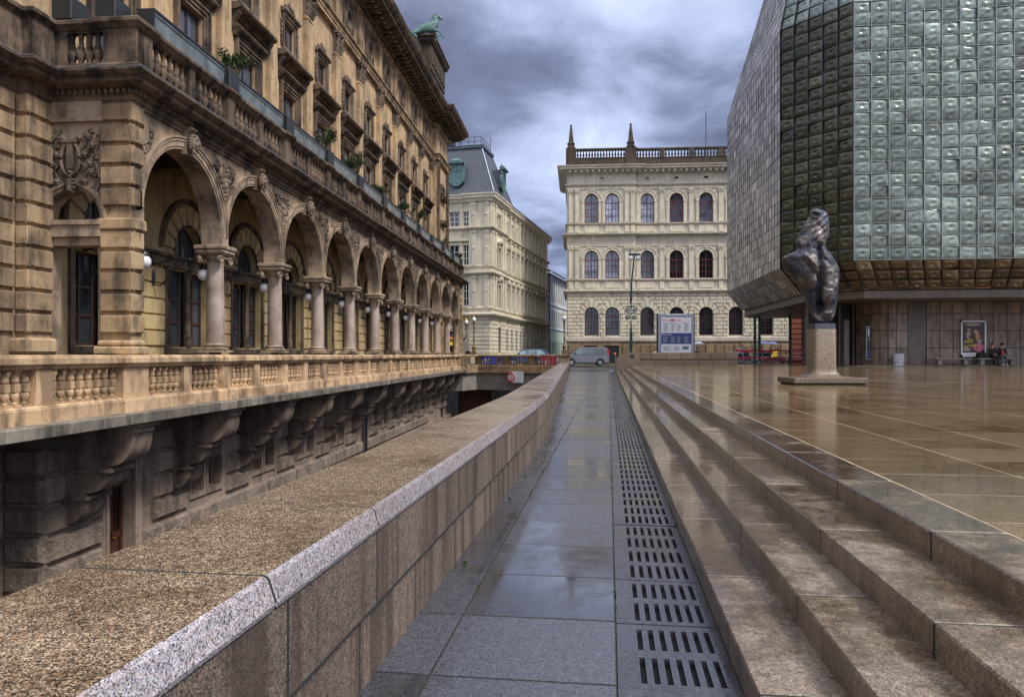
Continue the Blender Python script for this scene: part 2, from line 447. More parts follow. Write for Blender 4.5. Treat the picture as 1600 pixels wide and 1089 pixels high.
plain('moss', (.05, .10, .012), .9, var=.4)
plain('leaf', (.055, .095, .028), .6, var=.6, scale=9)
plain('bark', (.10, .07, .045), .85)
plain('asphalt', (.06, .06, .064), .3, var=.3, scale=2, bmp=.2)
plain('car_silver', (.20, .20, .225), .3, metal=.6, var=.04)
plain('car_blue', (.06, .09, .20), .25, metal=.5, var=.04)
plain('car_white', (.6, .65, .72), .25, var=.04)
plain('tail_red', (.6, .02, .02), .2)
plain('trough_panel', (.19, .23, .25), .18, var=.45, scale=2.5, spec=.8)
glass_dark('glass'); glass_dark('glass_sky', (.10, .12, .16), .05, 1.0)
glass_dark('car_glass', (.05, .09, .09), .05, 1.0)
# ================================================================ setting: ground, walkway, steps, wall
A = atan2(151, 1170); CA, SA = cos(A), sin(A)
def wq(q, s): return (q*CA+s*SA, -q*SA+s*CA)          # walkway frame -> world x, y
def qs(x, y): return (x*CA-y*SA, x*SA+y*CA)
ZP = .437                                             # plaza level
WALK_C = [(.20,.21,.25),(.11,.12,.15),(.27,.28,.32),(.15,.155,.185),(.07,.075,.10),(.22,.22,.25),(.13,.14,.165)]
granite('walk', WALK_C, 260, wet=.8, rough=(.06, .24), tint=(.42,.42,.43), water=.9, isw=.22, dark=.55, bmp=.2, stain=1.1)
granite('grate', [(.10,.10,.125),(.07,.075,.095),(.125,.125,.15),(.085,.08,.09)], 120, wet=.7, rough=(.07, .30), dark=.6, bmp=.45, stain=2.2, tint=(.55,.55,.57), water=.6)
BR = [(.34,.215,.125),(.13,.09,.06),(.56,.42,.29),(.025,.022,.02),(.40,.25,.155),(.24,.16,.10),(.70,.56,.43),(.06,.05,.04)]
granite('coping_top', BR, 300, wet=.75, rough=(.08, .24), tint=(.74,.76,.76), dark=.42, mott=.55, bmp=.5, stain=1.9)
granite('coping_edge', [(.42,.40,.43),(.24,.22,.25),(.56,.55,.6),(.09,.085,.09),(.46,.36,.34),(.34,.33,.36)], 300, wet=.2, rough=(.12, .25), tint=(.85,.84,.84), dark=.8, bmp=.3)  # drier edge; reflected sky painted in as paler, bluish speckle colours
granite('wall_granite', [(.30,.215,.165),(.17,.13,.105),(.42,.32,.26),(.06,.052,.048),(.33,.22,.165),(.24,.18,.145)], 270, wet=.7, rough=(.35, .7), tint=(.66,.68,.68), dark=.45, bmp=.4, stain=2.0, streak=.7, isw=.15, mott=.45)
granite('step_granite', [(.36,.255,.175),(.24,.175,.125),(.46,.34,.245),(.12,.09,.07),(.38,.26,.18),(.30,.215,.155)], 230, wet=.5, rough=(.09, .38), tint=(.80,.82,.76), water=.8, isw=.14, dark=.40, bmp=.35, mott=.45, stain=1.6, wet_y=(3.2, .04), dry=(.98, 1.06, 1.22), streak=.35)
PLZ = [(.27,.165,.085),(.17,.105,.055),(.34,.225,.13),(.10,.065,.04),(.24,.15,.075),(.20,.13,.07)]
granite('plaza_granite', PLZ, 260, wet=.9, rough=(.015, .13), tint=(.78,.84,.84), dark=.5, bmp=.03, stain=.9, isw=.10, mott=.45)
granite('pedestal_granite', [(.34,.28,.21),(.20,.165,.13),(.46,.39,.30),(.09,.075,.06),(.30,.25,.19)], 90, wet=.5, rough=(.25, .6), tint=(.58,.53,.45), dark=.6, bmp=.3)
plain('mortar', (.44, .34, .23), .35, var=.3)
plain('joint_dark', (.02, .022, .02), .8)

g = MB(); g.add([(-.9,-60,-.035),(600,-60,-.035),(600,52.2,-.035),(3.8,52.2,-.035),(.60,11.2,-.035),(.05,8.0,-.035),(-1.3,-2.5,-.035)], [(0,1,2,3,4,5,6)])
g.build('ground', MT['joint_dark'], smooth=0)['kind'] = 'structure'
g = MB()
g.add([(3.4,51.4,.03),(700,51.4,.03),(700,1600,.03),(-700,1600,.03),(-700,62.5,.03),(3.4,62.5,.03)], [(0,1,5),(1,2,3,4,5)])
tag(g.build('street', MT['asphalt'], smooth=0), kind='structure')
g = MB(); g.quad((-14,-12,-4.9),(4.5,-12,-4.9),(4.5,64,-4.9),(-14,64,-4.9))
tag(g.build('sunken_yard', MT['asphalt'], smooth=0), kind='structure')
# kerb at the road
g = MB()
for i in range(34): g.bbox(3.6+i*1.0, 4.595+i*1.0, 65.6, 65.95, .03, .15, .02)
tag(g.build('kerb', MT['concrete'], smooth=0), kind='structure')

WR = empty('walk_frame_marker', (0, 0, 0)) if False else None
def wobj(mb, name, mat, parent=None, smooth=35):
    o = mb.build(name, mat, parent, smooth=smooth)
    if parent is None: o.rotation_euler[2] = -A
    return o
# walkway slabs (walkway frame: x = q, y = s)
mb = MB(); S0 = 2.632-.628*8
rr = random.Random(3)
strips = [(-.639, .03, -2.5, 53.0), (-1.31, -.639, -2.5, 53.0), (-1.98, -1.31, 22, 53.0), (-2.65, -1.98, 37.5, 53.0), (-3.32, -2.65, 51.0, 53.0)]
for (a, b, s0, s1) in strips:
    k = int((s0-S0)/.628)
    while S0+k*.628 < s1:
        y0 = S0+k*.628; k += 1
        if y0 < s0: continue
        dz = rr.uniform(-.0012, .0012)
        o_ = len(mb.v); mb.bbox(a+.0045, b-.0045, y0+.007, y0+.621, -.03, dz+.0008, .0015); t_ = rr.gauss(0, .0012)
        mb.v[o_:] = [(vx, vy, vz+t_*(vy-y0-.31)) for vx, vy, vz in mb.v[o_:]]
tag(wobj(mb, 'walkway', MT['walk'], smooth=0), kind='structure')
# moss in the joints
mb = MB()
def tuft(q, s, h, n, z=0.0):
    for i in range(n):
        a = rr.uniform(0, 2*pi); r = rr.uniform(0, h*.9); x = q+r*cos(a)*.35; y = s+r*sin(a)*1.2
        ll = h*rr.uniform(.4, 1); b = rr.uniform(0, 2*pi); w = ll*.28
        mb.add([(x-w*cos(b), y-w*sin(b), z), (x+w*cos(b), y+w*sin(b), z), (x+ll*.5*cos(b+1.3), y+ll*.5*sin(b+1.3), z+ll)], [(0, 1, 2)])
for q, dens in ((-.639, 9), (.03, 7)):
    for i in range(int(24*dens)):
        s = 1.8+rr.random()**1.4*26
        if noise.noise(Vector((q*3, s*1.7, 0))) > -.12: tuft(q+rr.uniform(-.002, .002), s, rr.uniform(.004, .010), 5)
    for s in [rr.uniform(2.4, 14) for _ in range(14)]: tuft(q, s, .016, 22)
for s in (4.05, 5.9, 8.1, 10.5, 12.2, 7.0, 9.4): tuft(-.78, s, .022, 34)
for s in (5.2, 7.7, 9.8, 13.0): tuft(.452, s, .018, 26)
for i in range(70):
    s = 2.632+.628*rr.randrange(0, 12); tuft(rr.uniform(-.6, .0), s, rr.uniform(.003, .008), 5)
tag(wobj(mb, 'moss', MT['moss'], smooth=0), kind='stuff')
# drain
mb = MB(); mb.quad((.03,-2.5,-.14),(.456,-2.5,-.14),(.456,51,-.14),(.03,51,-.14))
mb.quad((.034,-2.5,-.14),(.034,51,-.14),(.034,51,-.03),(.034,-2.5,-.03)); mb.quad((.452,-2.5,-.14),(.452,51,-.14),(.452,51,-.03),(.452,-2.5,-.03))
tag(wobj(mb, 'drain_channel', MT['void'], smooth=0), kind='structure')
def grate_mesh():
    mb = MB(); W = .42; Ln = .62; xs = [0.0]; q0 = .082; 
    slots = [(q0+i*.0455, q0+i*.0455+.021) for i in range(7)]
    rows = [(.042, .270), (.345, .565)]
    for a, b in slots: xs += [a, b]
    xs.append(W); ys = [0.0]
    for a, b in rows: ys += [a, b]
    ys.append(Ln)
    for i in range(len(xs)-1):
        for j in range(len(ys)-1):
            if i % 2 == 1 and j % 2 == 1:
                x0, x1, y0, y1 = xs[i], xs[i+1], ys[j], ys[j+1]; d = -.035
                mb.quad((x0,y0,0),(x1,y0,0),(x1,y0,d),(x0,y0,d)); mb.quad((x1,y1,0),(x0,y1,0),(x0,y1,d),(x1,y1,d))
                mb.quad((x0,y1,0),(x0,y0,0),(x0,y0,d),(x0,y1,d)); mb.quad((x1,y0,0),(x1,y1,0),(x1,y1,d),(x1,y0,d))
            else: mb.quad((xs[i],ys[j],0),(xs[i+1],ys[j],0),(xs[i+1],ys[j+1],0),(xs[i],ys[j+1],0))
    for (p, q) in (((0,0),(W,0)),((W,0),(W,Ln)),((W,Ln),(0,Ln)),((0,Ln),(0,0))):
        mb.quad((p[0],p[1],0),(p[0],p[1],-.035),(q[0],q[1],-.035),(q[0],q[1],0))
    return mb.mesh('drain_grate', MT['grate'], 0)
gm = grate_mesh(); k = 0; GR = []
S1 = 2.597*1.0/CA*0+2.62-.628*6
while S1+k*.628 < 50.5:
    q, s = .033, S1+k*.628; x, y = wq(q, s); k += 1
    if s < 1.9: continue
    o = bpy.data.objects.new('drain_grate', gm); SC.collection.objects.link(o)
    o.location = (x, y, rr.uniform(-.003, .001)); o.rotation_euler = (rr.uniform(-.002, .002), rr.uniform(-.003, .003), -A)
    ng = len(GR); GR.append(o)
    tag(o, ('slotted wet drain grate, '+['nearest the camera','second','third','fourth','fifth','sixth','seventh','eighth','ninth','tenth'][ng]+' in the gutter row along the steps') if ng < 10 else 'slotted drain grate in the distant part of the gutter row along the steps', 'drain grate', 'drain grates along the foot of the steps')
# steps
st = empty('steps', (*wq(.456, 0), 0), -A, 'four low wet brown granite steps running along the drain up to the plaza', 'steps')
lips = [.456, .724, .990, 1.290, 1.587]; offs = [2.38, 3.03, 2.45, 3.22]
def plain_off(z, d): return z
for i in range(4):
    mb = MB(); k = -4
    while True:
        y0 = offs[i]+k*1.24; k += 1
        if y0 > 46.5: break
        y1 = min(y0+1.236, 47.3)
        x0, x1 = lips[i]-.456, lips[i+1]-.456+(.012 if i < 3 else -.003)
        dz = rr.uniform(-.001, .001)
        mb.bbox(x0, x1, y0+.003, y1-.003, i*.1093-.02, (i+1)*.1093+dz, .007)
    so_ = mb.build('step', MT['step_granite'], st, smooth=0)
    cx_ = MB(); cx_.box(lips[i]-.456+.0025, lips[i+1]-.456+.0, -3, 47.2, i*.1093-.02, (i+1)*.1093-.0035); cx_.build('joint_fill', MT['joint_dark'], so_, smooth=0)
# plaza slabs with tiny differences of tilt
mb = MB(); q = 1.587; nq = 0
while q < 44:
    s = -1.2+(.33 if nq % 2 else 0)*0
    while s < 63:
        xw, yw = wq(q+.39, s+.33)
        ok = s < 46.9 or q > 8.0
        if ok and q < 44 and (yw < 47.5 or xw < 34):
            t1, t2 = rr.gauss(0, .0004), rr.gauss(0, .0004); z = ZP+rr.uniform(-.0002, .0002); gp = .008
            x0, x1, y0, y1 = q+gp, q+.785-gp, s+gp, s+.66-gp
            P = [(x0,y0,z-t1-t2),(x1,y0,z+t1-t2),(x1,y1,z+t1+t2),(x0,y1,z-t1+t2)]
            mb.add(P+[(a, b, ZP-.006) for a, b, c in P], [(0,1,2,3),(0,4,5,1),(1,5,6,2),(2,6,7,3),(3,7,4,0)])
        s += .66
    q += .785; nq += 1
tag(wobj(mb, 'plaza', MT['plaza_granite'], smooth=0), kind='structure')
mb = MB(); mb.add([(1.56,-2,ZP-.0014),(60,-2,ZP-.0014),(60,66,ZP-.0014),(8,63.3,ZP-.0014),(8,47.4,ZP-.0014),(1.56,47.4,ZP-.0014)], [(0,1,2,3,4,5)])
mb.quad((8,63.3,ZP-.0014),(60,66,ZP-.0014),(60,66,-.02),(8,63.3,-.02))
tag(wobj(mb, 'plaza_bed', MT['mortar'], smooth=0), kind='structure')

# ---------------------------------------------------------------- granite parapet wall
def line_pt(z): return (.129*z-.81, z)
WP = [line_pt(-2.5), line_pt(8.0)]
for z in (8.8, 9.6, 10.4, 11.2): WP.append((line_pt(8.0)[0]+.129*(z-8)-.0066*(z-8)**2, z))
xl = WP[-1]; WP.append((3.98, 52.2))
CUM = [0.0]
for i in range(1, len(WP)): CUM.append(CUM[-1]+sqrt((WP[i][0]-WP[i-1][0])**2+(WP[i][1]-WP[i-1][1])**2))
def wp(s, out):
    s = max(0, min(s, CUM[-1]-1e-6)); i = 0
    while CUM[i+1] < s: i += 1
    def nrm(j):
        j = max(0, min(j, len(WP)-2)); dx, dy = WP[j+1][0]-WP[j][0], WP[j+1][1]-WP[j][1]; l = sqrt(dx*dx+dy*dy); return Vector((dy/l, -dx/l))
    f = (s-CUM[i])/(CUM[i+1]-CUM[i]); p = Vector(WP[i]).lerp(Vector(WP[i+1]), f)
    n = nrm(i).lerp(nrm(i+1 if f > .5 else i-1), abs(f-.5)).normalized() if 0 < i < len(WP)-2 else nrm(i)
    p += n*out; return (p.x, p.y)
def pathprof(mb, s0, s1, prof, mats=None, step=.6, ch=0.004):
    """extrude profile (out,z) along the wall path, slightly chamfered at both ends"""
    ss = [s0, s0+ch]; n = max(1, int(round((s1-s0)/step)))
    ss += [s0+(s1-s0)*k/n for k in range(1, n)]+[s1-ch, s1]
    m = len(prof); co = sum(p[0] for p in prof)/m; cz = sum(p[1] for p in prof)/m; vs = []
    for k, s in enumerate(ss):
        sh = ch if k in (0, len(ss)-1) else 0
        for o, z in prof:
            oo = o-(sh if o > co else -sh); zz = z-(sh if z > cz else -sh)
            x, y = wp(s, oo); vs.append((x, y, zz))
    base = len(mb.v); mb.v += vs
    for k in range(len(ss)-1):
        for j in range(m):
            a, b = k*m+j, k*m+(j+1) % m
            mb.f.append(tuple(base+q for q in (a, b, b+m, a+m))); mb.mi.append(mats[j] if mats else 0)
    mb.f.append(tuple(base+j for j in range(m-1, -1, -1))); mb.mi.append(0)
    mb.f.append(tuple(base+(len(ss)-1)*m+j for j in range(m))); mb.mi.append(0)
gw = empty('granite_wall', (0, 0, 0), 0, 'long low speckled granite parapet wall with broad wet coping bending beside the walkway', 'wall')
def s_at(z):           # arclength where the wall reaches depth z
    for i in range(len(WP)-1):
        if WP[i+1][1] >= z: return CUM[i]+(z-WP[i][1])/(WP[i+1][1]-WP[i][1])*(CUM[i+1]-CUM[i])
    return CUM[-1]
mb = MB(); s = s_at(1.83)-.83*4
cap = [(-.54,.53),(-.004,.53),(0,.543),(-.020,.600),(-.032,.610),(-.53,.612)]
while s < CUM[-1]:
    pathprof(mb, max(0, s)+.005, min(CUM[-1], s+.83)-.005, cap, [1,1,1,1,0,0]); s += .83
mb.build('coping', [MT['coping_top'], MT['coping_edge']], gw, smooth=20)
mb = MB(); s = s_at(2.66)-.745*6
while s < CUM[-1]:
    pathprof(mb, max(0, s)+.004, min(CUM[-1], s+.745)-.004, [(-.5,.272),(-.012,.272),(-.012,.522),(-.5,.522)], ch=.006); s += .745
s = s_at(2.54)-.745*6
while s < CUM[-1]:
    pathprof(mb, max(0, s)+.004, min(CUM[-1], s+.745)-.004, [(-.5,-.03),(-.034,-.03),(-.034,.262),(-.5,.26)], ch=.006); s += .745
mb.build('facing_blocks', MT['wall_granite'], gw, smooth=20)
mb = MB(); pathprof(mb, 0, CUM[-1], [(-.535,.54),(-.008,.54),(-.0025,.545),(-.0225,.600),(-.033,.6085),(-.528,.6105)])
mb.build('coping_joints', MT['joint_dark'], gw, smooth=0)
mb = MB(); pathprof(mb, 0, CUM[-1], [(-.51,-4.9),(-.05,-4.9),(-.05,.001),(-.0355,.002),(-.0355,.2595),(-.0105,.2625),(-.0105,.2695),(-.0135,.2725),(-.0135,.53),(-.03,.54),(-.51,.54)], [0,0]+[1]*10+[0])  # dark joints; lip between the courses also paints in the upper course's shadow
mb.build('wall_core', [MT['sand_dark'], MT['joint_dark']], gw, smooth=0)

jf = [(wq(.03, -2.5)), (wq(.03, 53))]+[(x-.2, y) for x, y in reversed(WP)]
mb = MB(); mb.add([(x, y, -.0028) for x, y in jf], [tuple(range(len(jf)))])
tag(mb.build('joint_fill', MT['joint_dark'], None, smooth=0), kind='structure')

# scattered leaf bits and grit on the wet paving
mb = MB(); rd = random.Random(21)
def bit(x, y, z, r):
    a = rd.uniform(0, 6.28); n = 5; mb.add([(x+r*rd.uniform(.5, 1)*cos(a+k*2*pi/n), y+r*rd.uniform(.5, 1)*sin(a+k*2*pi/n), z+rd.uniform(0, r*.5)) for k in range(n)], [tuple(range(n))])
for _ in range(90):
    q = 1.7+rd.random()*9; s_ = 1.5+rd.random()**1.3*20; bit(*wq(q, s_), ZP+.002, rd.uniform(.006, .018))
for _ in range(60): q = rd.uniform(-.62, .44); bit(*wq(q, rd.uniform(2.2, 14)), .003, rd.uniform(.004, .010))
for i in range(4):
    for _ in range(22): bit(*wq(rd.uniform(lips[i]+.02, lips[i+1]-.01), rd.uniform(2, 14)), (i+1)*.1093+.002, rd.uniform(.004, .010))
    for _ in range(40): bit(*wq(lips[i+1]-rd.uniform(.004, .03) if i < 3 else lips[i]-.012, rd.uniform(2, 12)), ((i+1)*.1093 if i < 3 else 3*.1093)+.002, rd.uniform(.004, .011))
tag(mb.build('leaf_litter', MT['bark'], None, smooth=0), kind='stuff')
# ================================================================ the theatre on the left
TH = atan2(103, 1170); S = 3.513
th = empty('theatre_building', (-7.07, 17.85, 0), pi/2-TH, 'ornate brown sandstone theatre with an arcaded loggia and soot dark cornice, lining the left side', 'building')
rt = random.Random(11)
def tz(t): return 17.85+t*cos(TH)
# ---- baluster meshes
def bal_low():
    mb = MB()
    mb.cbox(0, 0, 0, .15, .15, .035)
    mb.lathe(0, 0, [(.045,.035),(.05,.05),(.035,.07),(.058,.11),(.074,.155),(.066,.19),(.045,.215)], 10)
    mb.lathe(0, 0, [(.07,.215),(.082,.225),(.082,.335),(.07,.345)], 4, a0=pi/4)
    mb.lathe(0, 0, [(.045,.345),(.068,.37),(.074,.405),(.058,.45),(.038,.49),(.048,.505),(.038,.52)], 10)
    mb.cbox(0, 0, .52, .14, .14, .035)
    return mb.mesh('baluster', MT['terrace_stone'], 40)
def bal_up():
    mb = MB()
    mb.cbox(0, 0, 0, .16, .16, .04)
    mb.lathe(0, 0, [(.06,.04),(.045,.07),(.05,.10),(.085,.19),(.088,.24),(.06,.31),(.07,.325),(.06,.345),(.07,.36),(.048,.40),(.04,.50),(.052,.575),(.06,.59),(.045,.61)], 10)
    mb.cbox(0, 0, .61, .15, .15, .04)
    return mb.mesh('baluster', MT['sand_dark'], 40)
def balusters(me, locs, parent, mat, cap=100):
    locs = sorted(locs, key=lambda l: l[0]+4 if l[0] > -3.6 else -l[0]*.2-1)
    for l in locs[:cap]: put(me, 'baluster', parent, l)
    if len(locs) > cap:
        tag(merged(me, locs[cap:]).build('baluster', mat, parent, smooth=40), kind='stuff')
def panel_pos(a, b, sp):
    n = max(1, int(round((b-a)/sp))); return [a+(b-a)*(i+.5)/n for i in range(n)]
# ---- terrace slab + lower balustrade
TEND = 37.2
mb = MB(); t = -21.0
while t < TEND:
    L_ = rt.choice([1.6, 1.9, 2.2]); e = min(t+L_, TEND)
    mb.bbox(t+.004, e-.004, -.69, -.15, -.105, .085+rt.uniform(-.003, .003), .012); t = e
mb.box(-21, TEND, -.15, 1.62, -.105, .06)
mb.build('terrace_slab', MT['slab_stone'], th, smooth=0)
lb = MB()
segs = [(-21.0, -6.27)] 
peds = [(-6.27, -5.90, 0), (-4.10, -3.28, 1)]
for n in range(0, 11): peds += [(n*S-S/2-.15, n*S-S/2+.15, 0), (n*S-.225, n*S+.225, 1)]
peds += [(-10.6, -10.2, 0), (-8.45, -8.1, 0), (-12.8, -12.4, 0)]
peds.append((36.3, 37.0, 1)); peds.sort()
# plinth, base moulding and rail break forward over the main pedestals
def bal_line(mb, y0, half, peds, t0, t1, z, prof_pl, prof_rail):
    pts = [(t0, y0)]
    for a, b, big in peds:
        if big and b < t1: pts += [(a-.03, y0), (a-.03, y0-.06), (b+.03, y0-.06), (b+.03, y0)]
    pts.append((t1, y0))
    mb.mould(pts, prof_pl); mb.mould(pts, prof_rail)
HY = -.02
bal_line(lb, -.27, 0, peds, -21, 37.0, 0,
         [(-.3,.06),(.06,.06),(.06,.30),(.045,.315),(.045,.33),(.02,.345),(.02,.36),(-.3,.36)],
         [(-.28,.915),(0,.915),(.03,.935),(.03,.955),(.075,.985),(.085,1.0),(.085,1.09),(.06,1.105),(.06,1.12),(.03,1.145),(-.28,1.145)])
for a, b, big in peds:
    lb.box(a, b, -.30 if big else -.265, .01, .36, .915)
lo = lb.build('terrace_balustrade', MT['terrace_stone'], th, smooth=25)
locs = []
for i in range(len(peds)-1):
    a, b = peds[i][1], peds[i+1][0]
    if b-a < .3: continue
    locs += [(t, -.14, .36) for t in panel_pos(a, b, .215)]
balusters(bal_low(), locs, lo, MT['terrace_stone'])
# ---- consoles under the terrace
def console_mesh(w=.66):
    X = 1.0
    P = [(X,-.10),(-.54,-.10),(-.54,-.19),(-.49,-.22),(-.49,-.30),(-.44,-.33),(-.44,-.38)]
    for k in range(1, 9):
        a = pi/2*k/8; P.append((.06-.50*cos(a)**.75, -.38-.53*sin(a)))
    P += [(-.0,-.93),(-.02,-.97),(-.02,-1.03),(.03,-1.05)]
    for k in range(1, 8):
        a = pi/2*k/7; P.append((.50-.47*cos(a)**.8, -1.05-.37*sin(a)))
    P += [(.46,-1.46),(.44,-1.49),(.44,-1.55),(.49,-1.57)]
    for k in range(1, 8):
        a = pi/2*k/7; P.append((.88-.39*cos(a)**.8, -1.57-.42*sin(a)))
    P += [(X,-2.03)]
    mb = MB(); mb.prism_x(P, -w/2, w/2)
    mb.prism_x([(X,-.09),(-.58,-.09),(-.58,-.185),(X,-.185)], -w/2-.05, w/2+.05)
    for (ya, z0) in ((-.05,-.955),(.41,-1.475)): mb.prism_x([(X,z0),(ya,z0),(ya,z0-.07),(X,z0-.07)], -w/2-.045, w/2+.045)
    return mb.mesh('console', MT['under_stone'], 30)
cm = console_mesh()
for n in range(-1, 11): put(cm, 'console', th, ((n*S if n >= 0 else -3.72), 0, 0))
for n in (-6.9, -10.3): put(cm, 'console', th, (n, .75, 0))
# ---- lower storey wall, windows and door
YL = .96
mb = MB(); ops = []
for n in range(0, 11):
    if n in (0,): ops += [(-2.66, -1.76, -4.3, -.5, False)]
    else:
        b = (n-1)*S
        if n != 5: ops += [(b+.60, b+1.22, -2.30, -.55, False), (b+1.46, b+2.16, -2.30, -.55, False)]
        else: ops += [(b+1.3, b+1.65, -4.3, -.5, False)]
mb.wall(-4.45, 38, -4.9, -.1, ops, YL, .45)
mb.quad((-4.45,YL,-4.9),(-4.45,YL+.75,-4.9),(-4.45,YL+.75,-.1),(-4.45,YL,-.1))
mb.quad((-21,YL+.75,-4.9),(-4.45,YL+.75,-4.9),(-4.45,YL+.75,-.1),(-21,YL+.75,-.1))
mb.build('lower_wall', MT['lower_stone'], th, smooth=0)
sm = MB(); rg = MB()
for n in range(0, 11):
    b0 = (n-1)*S                      # blocks around each console axis, bay edges
    # smooth pillow courses beside the consoles
    L0 = -1.02 if n == 0 else b0+S-.56+.0
    xa, xb = (n*S-1.08, n*S+.42) if n < 10 else (n*S-1.08, n*S+2.5)
    for z0, z1 in ((-1.02,-.55),(-1.56,-1.06),(-2.10,-1.60)): sm.block(xa, xb, z0, z1, YL, .09, .05)
    rg.block(xa, xb, -2.58, -2.16, YL, .12, .05)
for (a, b) in ((-4.45, -2.90),):
    for z0, z1 in ((-1.02,-.55),(-1.56,-1.06)): sm.block(a, b, z0, z1, YL, .09, .05)
    for z0, z1 in ((-2.10,-1.62),(-2.62,-2.16),(-3.18,-2.70),(-3.75,-3.26)): rg.block(a, b, z0, z1, YL, .12, .05)
rg.block(-1.50, 15.3, -3.14, -2.68, YL, .12, .06); rg.block(16.0, 30, -3.14, -2.68, YL, .12, .06)
mb = MB(); mb.box(-1.5, 15.3, YL-.16, YL, -3.9, -3.22); mb.box(16.0, 38, YL-.16, YL, -3.9, -3.22)
for k in range(5): 
    z0 = -.55-k*.53-.47
    (sm if k < 1 else rg).blockx(YL, YL+.75, z0, z0+.47, -4.45, .12, .05)
    sm.block(-9.5, -6.2, z0, z0+.47, YL+.75, .1, .05); sm.block(-6.1, -4.6, z0, z0+.47, YL+.75, .1, .05)
    z0 = -.55-(k+5)*.53-.47
    rg.blockx(YL, YL+.75, z0, z0+.47, -4.45, .12, .05); sm.block(-9.5, -4.6, z0, z0+.47, YL+.75, .1, .05)
mb.build('plinth_course', MT['lower_stone'], th, smooth=0)
sm.build('rusticated_blocks', MT['lower_stone'], th, smooth=0)
rg.build('rough_blocks', MT['rough_block'], th, smooth=0)
def small_window(n, a, b, z0, z1, y):
    f = MB(); w = .07
    for (x0, x1, c, d) in ((a, a+w, z0, z1), (b-w, b, z0, z1), (a, b, z0, z0+w), (a, b, z1-w, z1), ((a+b)/2-.025, (a+b)/2+.025, z0, z1)): f.box(x0, x1, y-.03, y+.02, c, d)
    o = f.build('window', MT['frame_brown'], th, smooth=0)
    p = MB(); p.quad((a,y,z0),(b,y,z0),(b,y,z1),(a,y,z1)); p.build('pane', MT['glass'], o, smooth=0)
for (xa, xb, za, zb, ar) in ops:
    if za > -3: small_window(0, xa, xb, za, zb, YL+.3)
for (xa, xb, za, zb, ar) in ops:
    if za > -3:
        sb = MB()
        sb.box(xa-.1, xb+.1, YL-.07, YL+.02, za-.12, za)
        for x in (xa-.09, xb): sb.box(x, x+.09, YL-.05, YL+.02, za, zb)
        sb.build('window_surround', MT['lower_stone'], th, smooth=0)
# door with panels
d = MB(); y = YL+.3
for (a, b) in ((-2.66, -2.225), (-2.195, -1.76)):
    for (x0, x1, z0, z1) in ((a, a+.08, -4.3, -.5), (b-.08, b, -4.3, -.5), (a, b, -4.3, -4.1), (a, b, -3.35, -3.2), (a, b, -2.75, -2.62), (a, b, -1.5, -1.4)): d.box(x0, x1, y-.06, y+.02, z0, z1)
    d.block(a+.1, b-.1, -4.08, -3.37, y+.01, .04, .04); d.block(a+.1, b-.1, -3.18, -2.77, y+.01, .04, .04)
    for z in (-2.3, -1.9): d.box(a, b, y-.03, y, z, z+.02)
    d.box((a+b)/2-.01, (a+b)/2+.01, y-.03, y, -2.62, -1.5)
do = d.build('door', MT['door_wood'], th, smooth=0)
p = MB(); p.quad((-2.66,y,-2.7),(-1.76,y,-2.7),(-1.76,y,-.5),(-2.66,y,-.5)); p.build('pane', MT['glass'], do, smooth=0)
p = MB(); p.tube([(-2.16, y-.11, -2.72), (-2.08, y-.11, -2.72)], .015); p.tube([(-2.16, y-.05, -2.72), (-2.16, y-.12, -2.72)], .012); p.build('handle', MT['gold'], do)
d = MB()
for x in (-2.88, -2.77, -1.76, -1.65): d.box(x, x+.10, YL-.04-.02*(abs(x+2.2) < .58), YL+.03, -4.9, -.4)
d.build('door_surround', MT['lower_stone'], th, smooth=0)
d = MB(); d.tube([(15.65, YL-.12, -4.9), (15.65, YL-.12, -.1)], .07); d.tube([(34.5, YL-.12, -4.9), (34.5, YL-.12, -.1)], .07); d.build('downpipe', MT['dark_metal'], th)

# ---- loggia: pier, columns, arches
def col_meshes():
    b = MB(); b.cbox(0, 0, 0, .60, .60, .055)
    b.lathe(0, 0, [(.285,.055),(.30,.08),(.285,.11),(.25,.12),(.24,.14),(.262,.155),(.26,.18),(.225,.19)], 24)
    s = MB(); s.lathe(0, 0, [(.222,.19),(.212,.21)]+[(.208-.022*(k/8)**1.6, .21+k*(1.86/8)) for k in range(9)]+[(.198,2.09),(.198,2.11),(.186,2.12)], 24)
    c = MB(); c.lathe(0, 0, [(.186,2.12),(.19,2.17),(.215,2.20),(.255,2.25),(.262,2.28),(.24,2.30)], 24)
    for sx in (-1, 1):
        for sy in (-1, 1):       # volutes
            c.lathe(0, 0, [], 3) if False else None
            cx, cz = sx*.255, 2.20
            pts = []
            for k in range(20):
                a = k/19*3.4*pi; r = .115*(1-k/24); pts.append((cx+sx*0+r*cos(a*sx+pi/2)*1.0, sy*.255, cz+r*sin(a*sx+pi/2)))
            c.tube(pts, [.026]*20, 6)
            c.ring(cx, cz, .0, .075, min(sy*.2, sy*.245), max(sy*.2, sy*.245), 12, 0, 2*pi)
    for k in range(11):       # egg and dart
        for sy in (-1, 1): c.ball((-.16+k*.032, sy*.245, 2.235), (.013, .02, .03), 6, 4)
    c.box(-.29, .29, -.29, .29, 2.295, 2.33)
    c.bbox(-.335, .335, -.335, .335, 2.33, 2.42, .02); c.bbox(-.365, .365, -.365, .365, 2.42, 2.52, .02)
    return b.mesh('base', MT['sand_arch'], 40), s.mesh('shaft', MT['column_granite'], 40), c.mesh('capital', MT['sand_arch'], 40)
cb, cs, cc = col_meshes()
cs2 = cs.copy(); cs2.materials[0] = MT['sand_arch']
for n in range(0, 11):
    e = put(cb, 'column', th, (n*S, 0, 1.20))
    put(cs2 if n == 10 else cs, 'shaft', e, (0, 0, 0)); put(cc, 'capital', e, (0, 0, 0))
mb = MB()
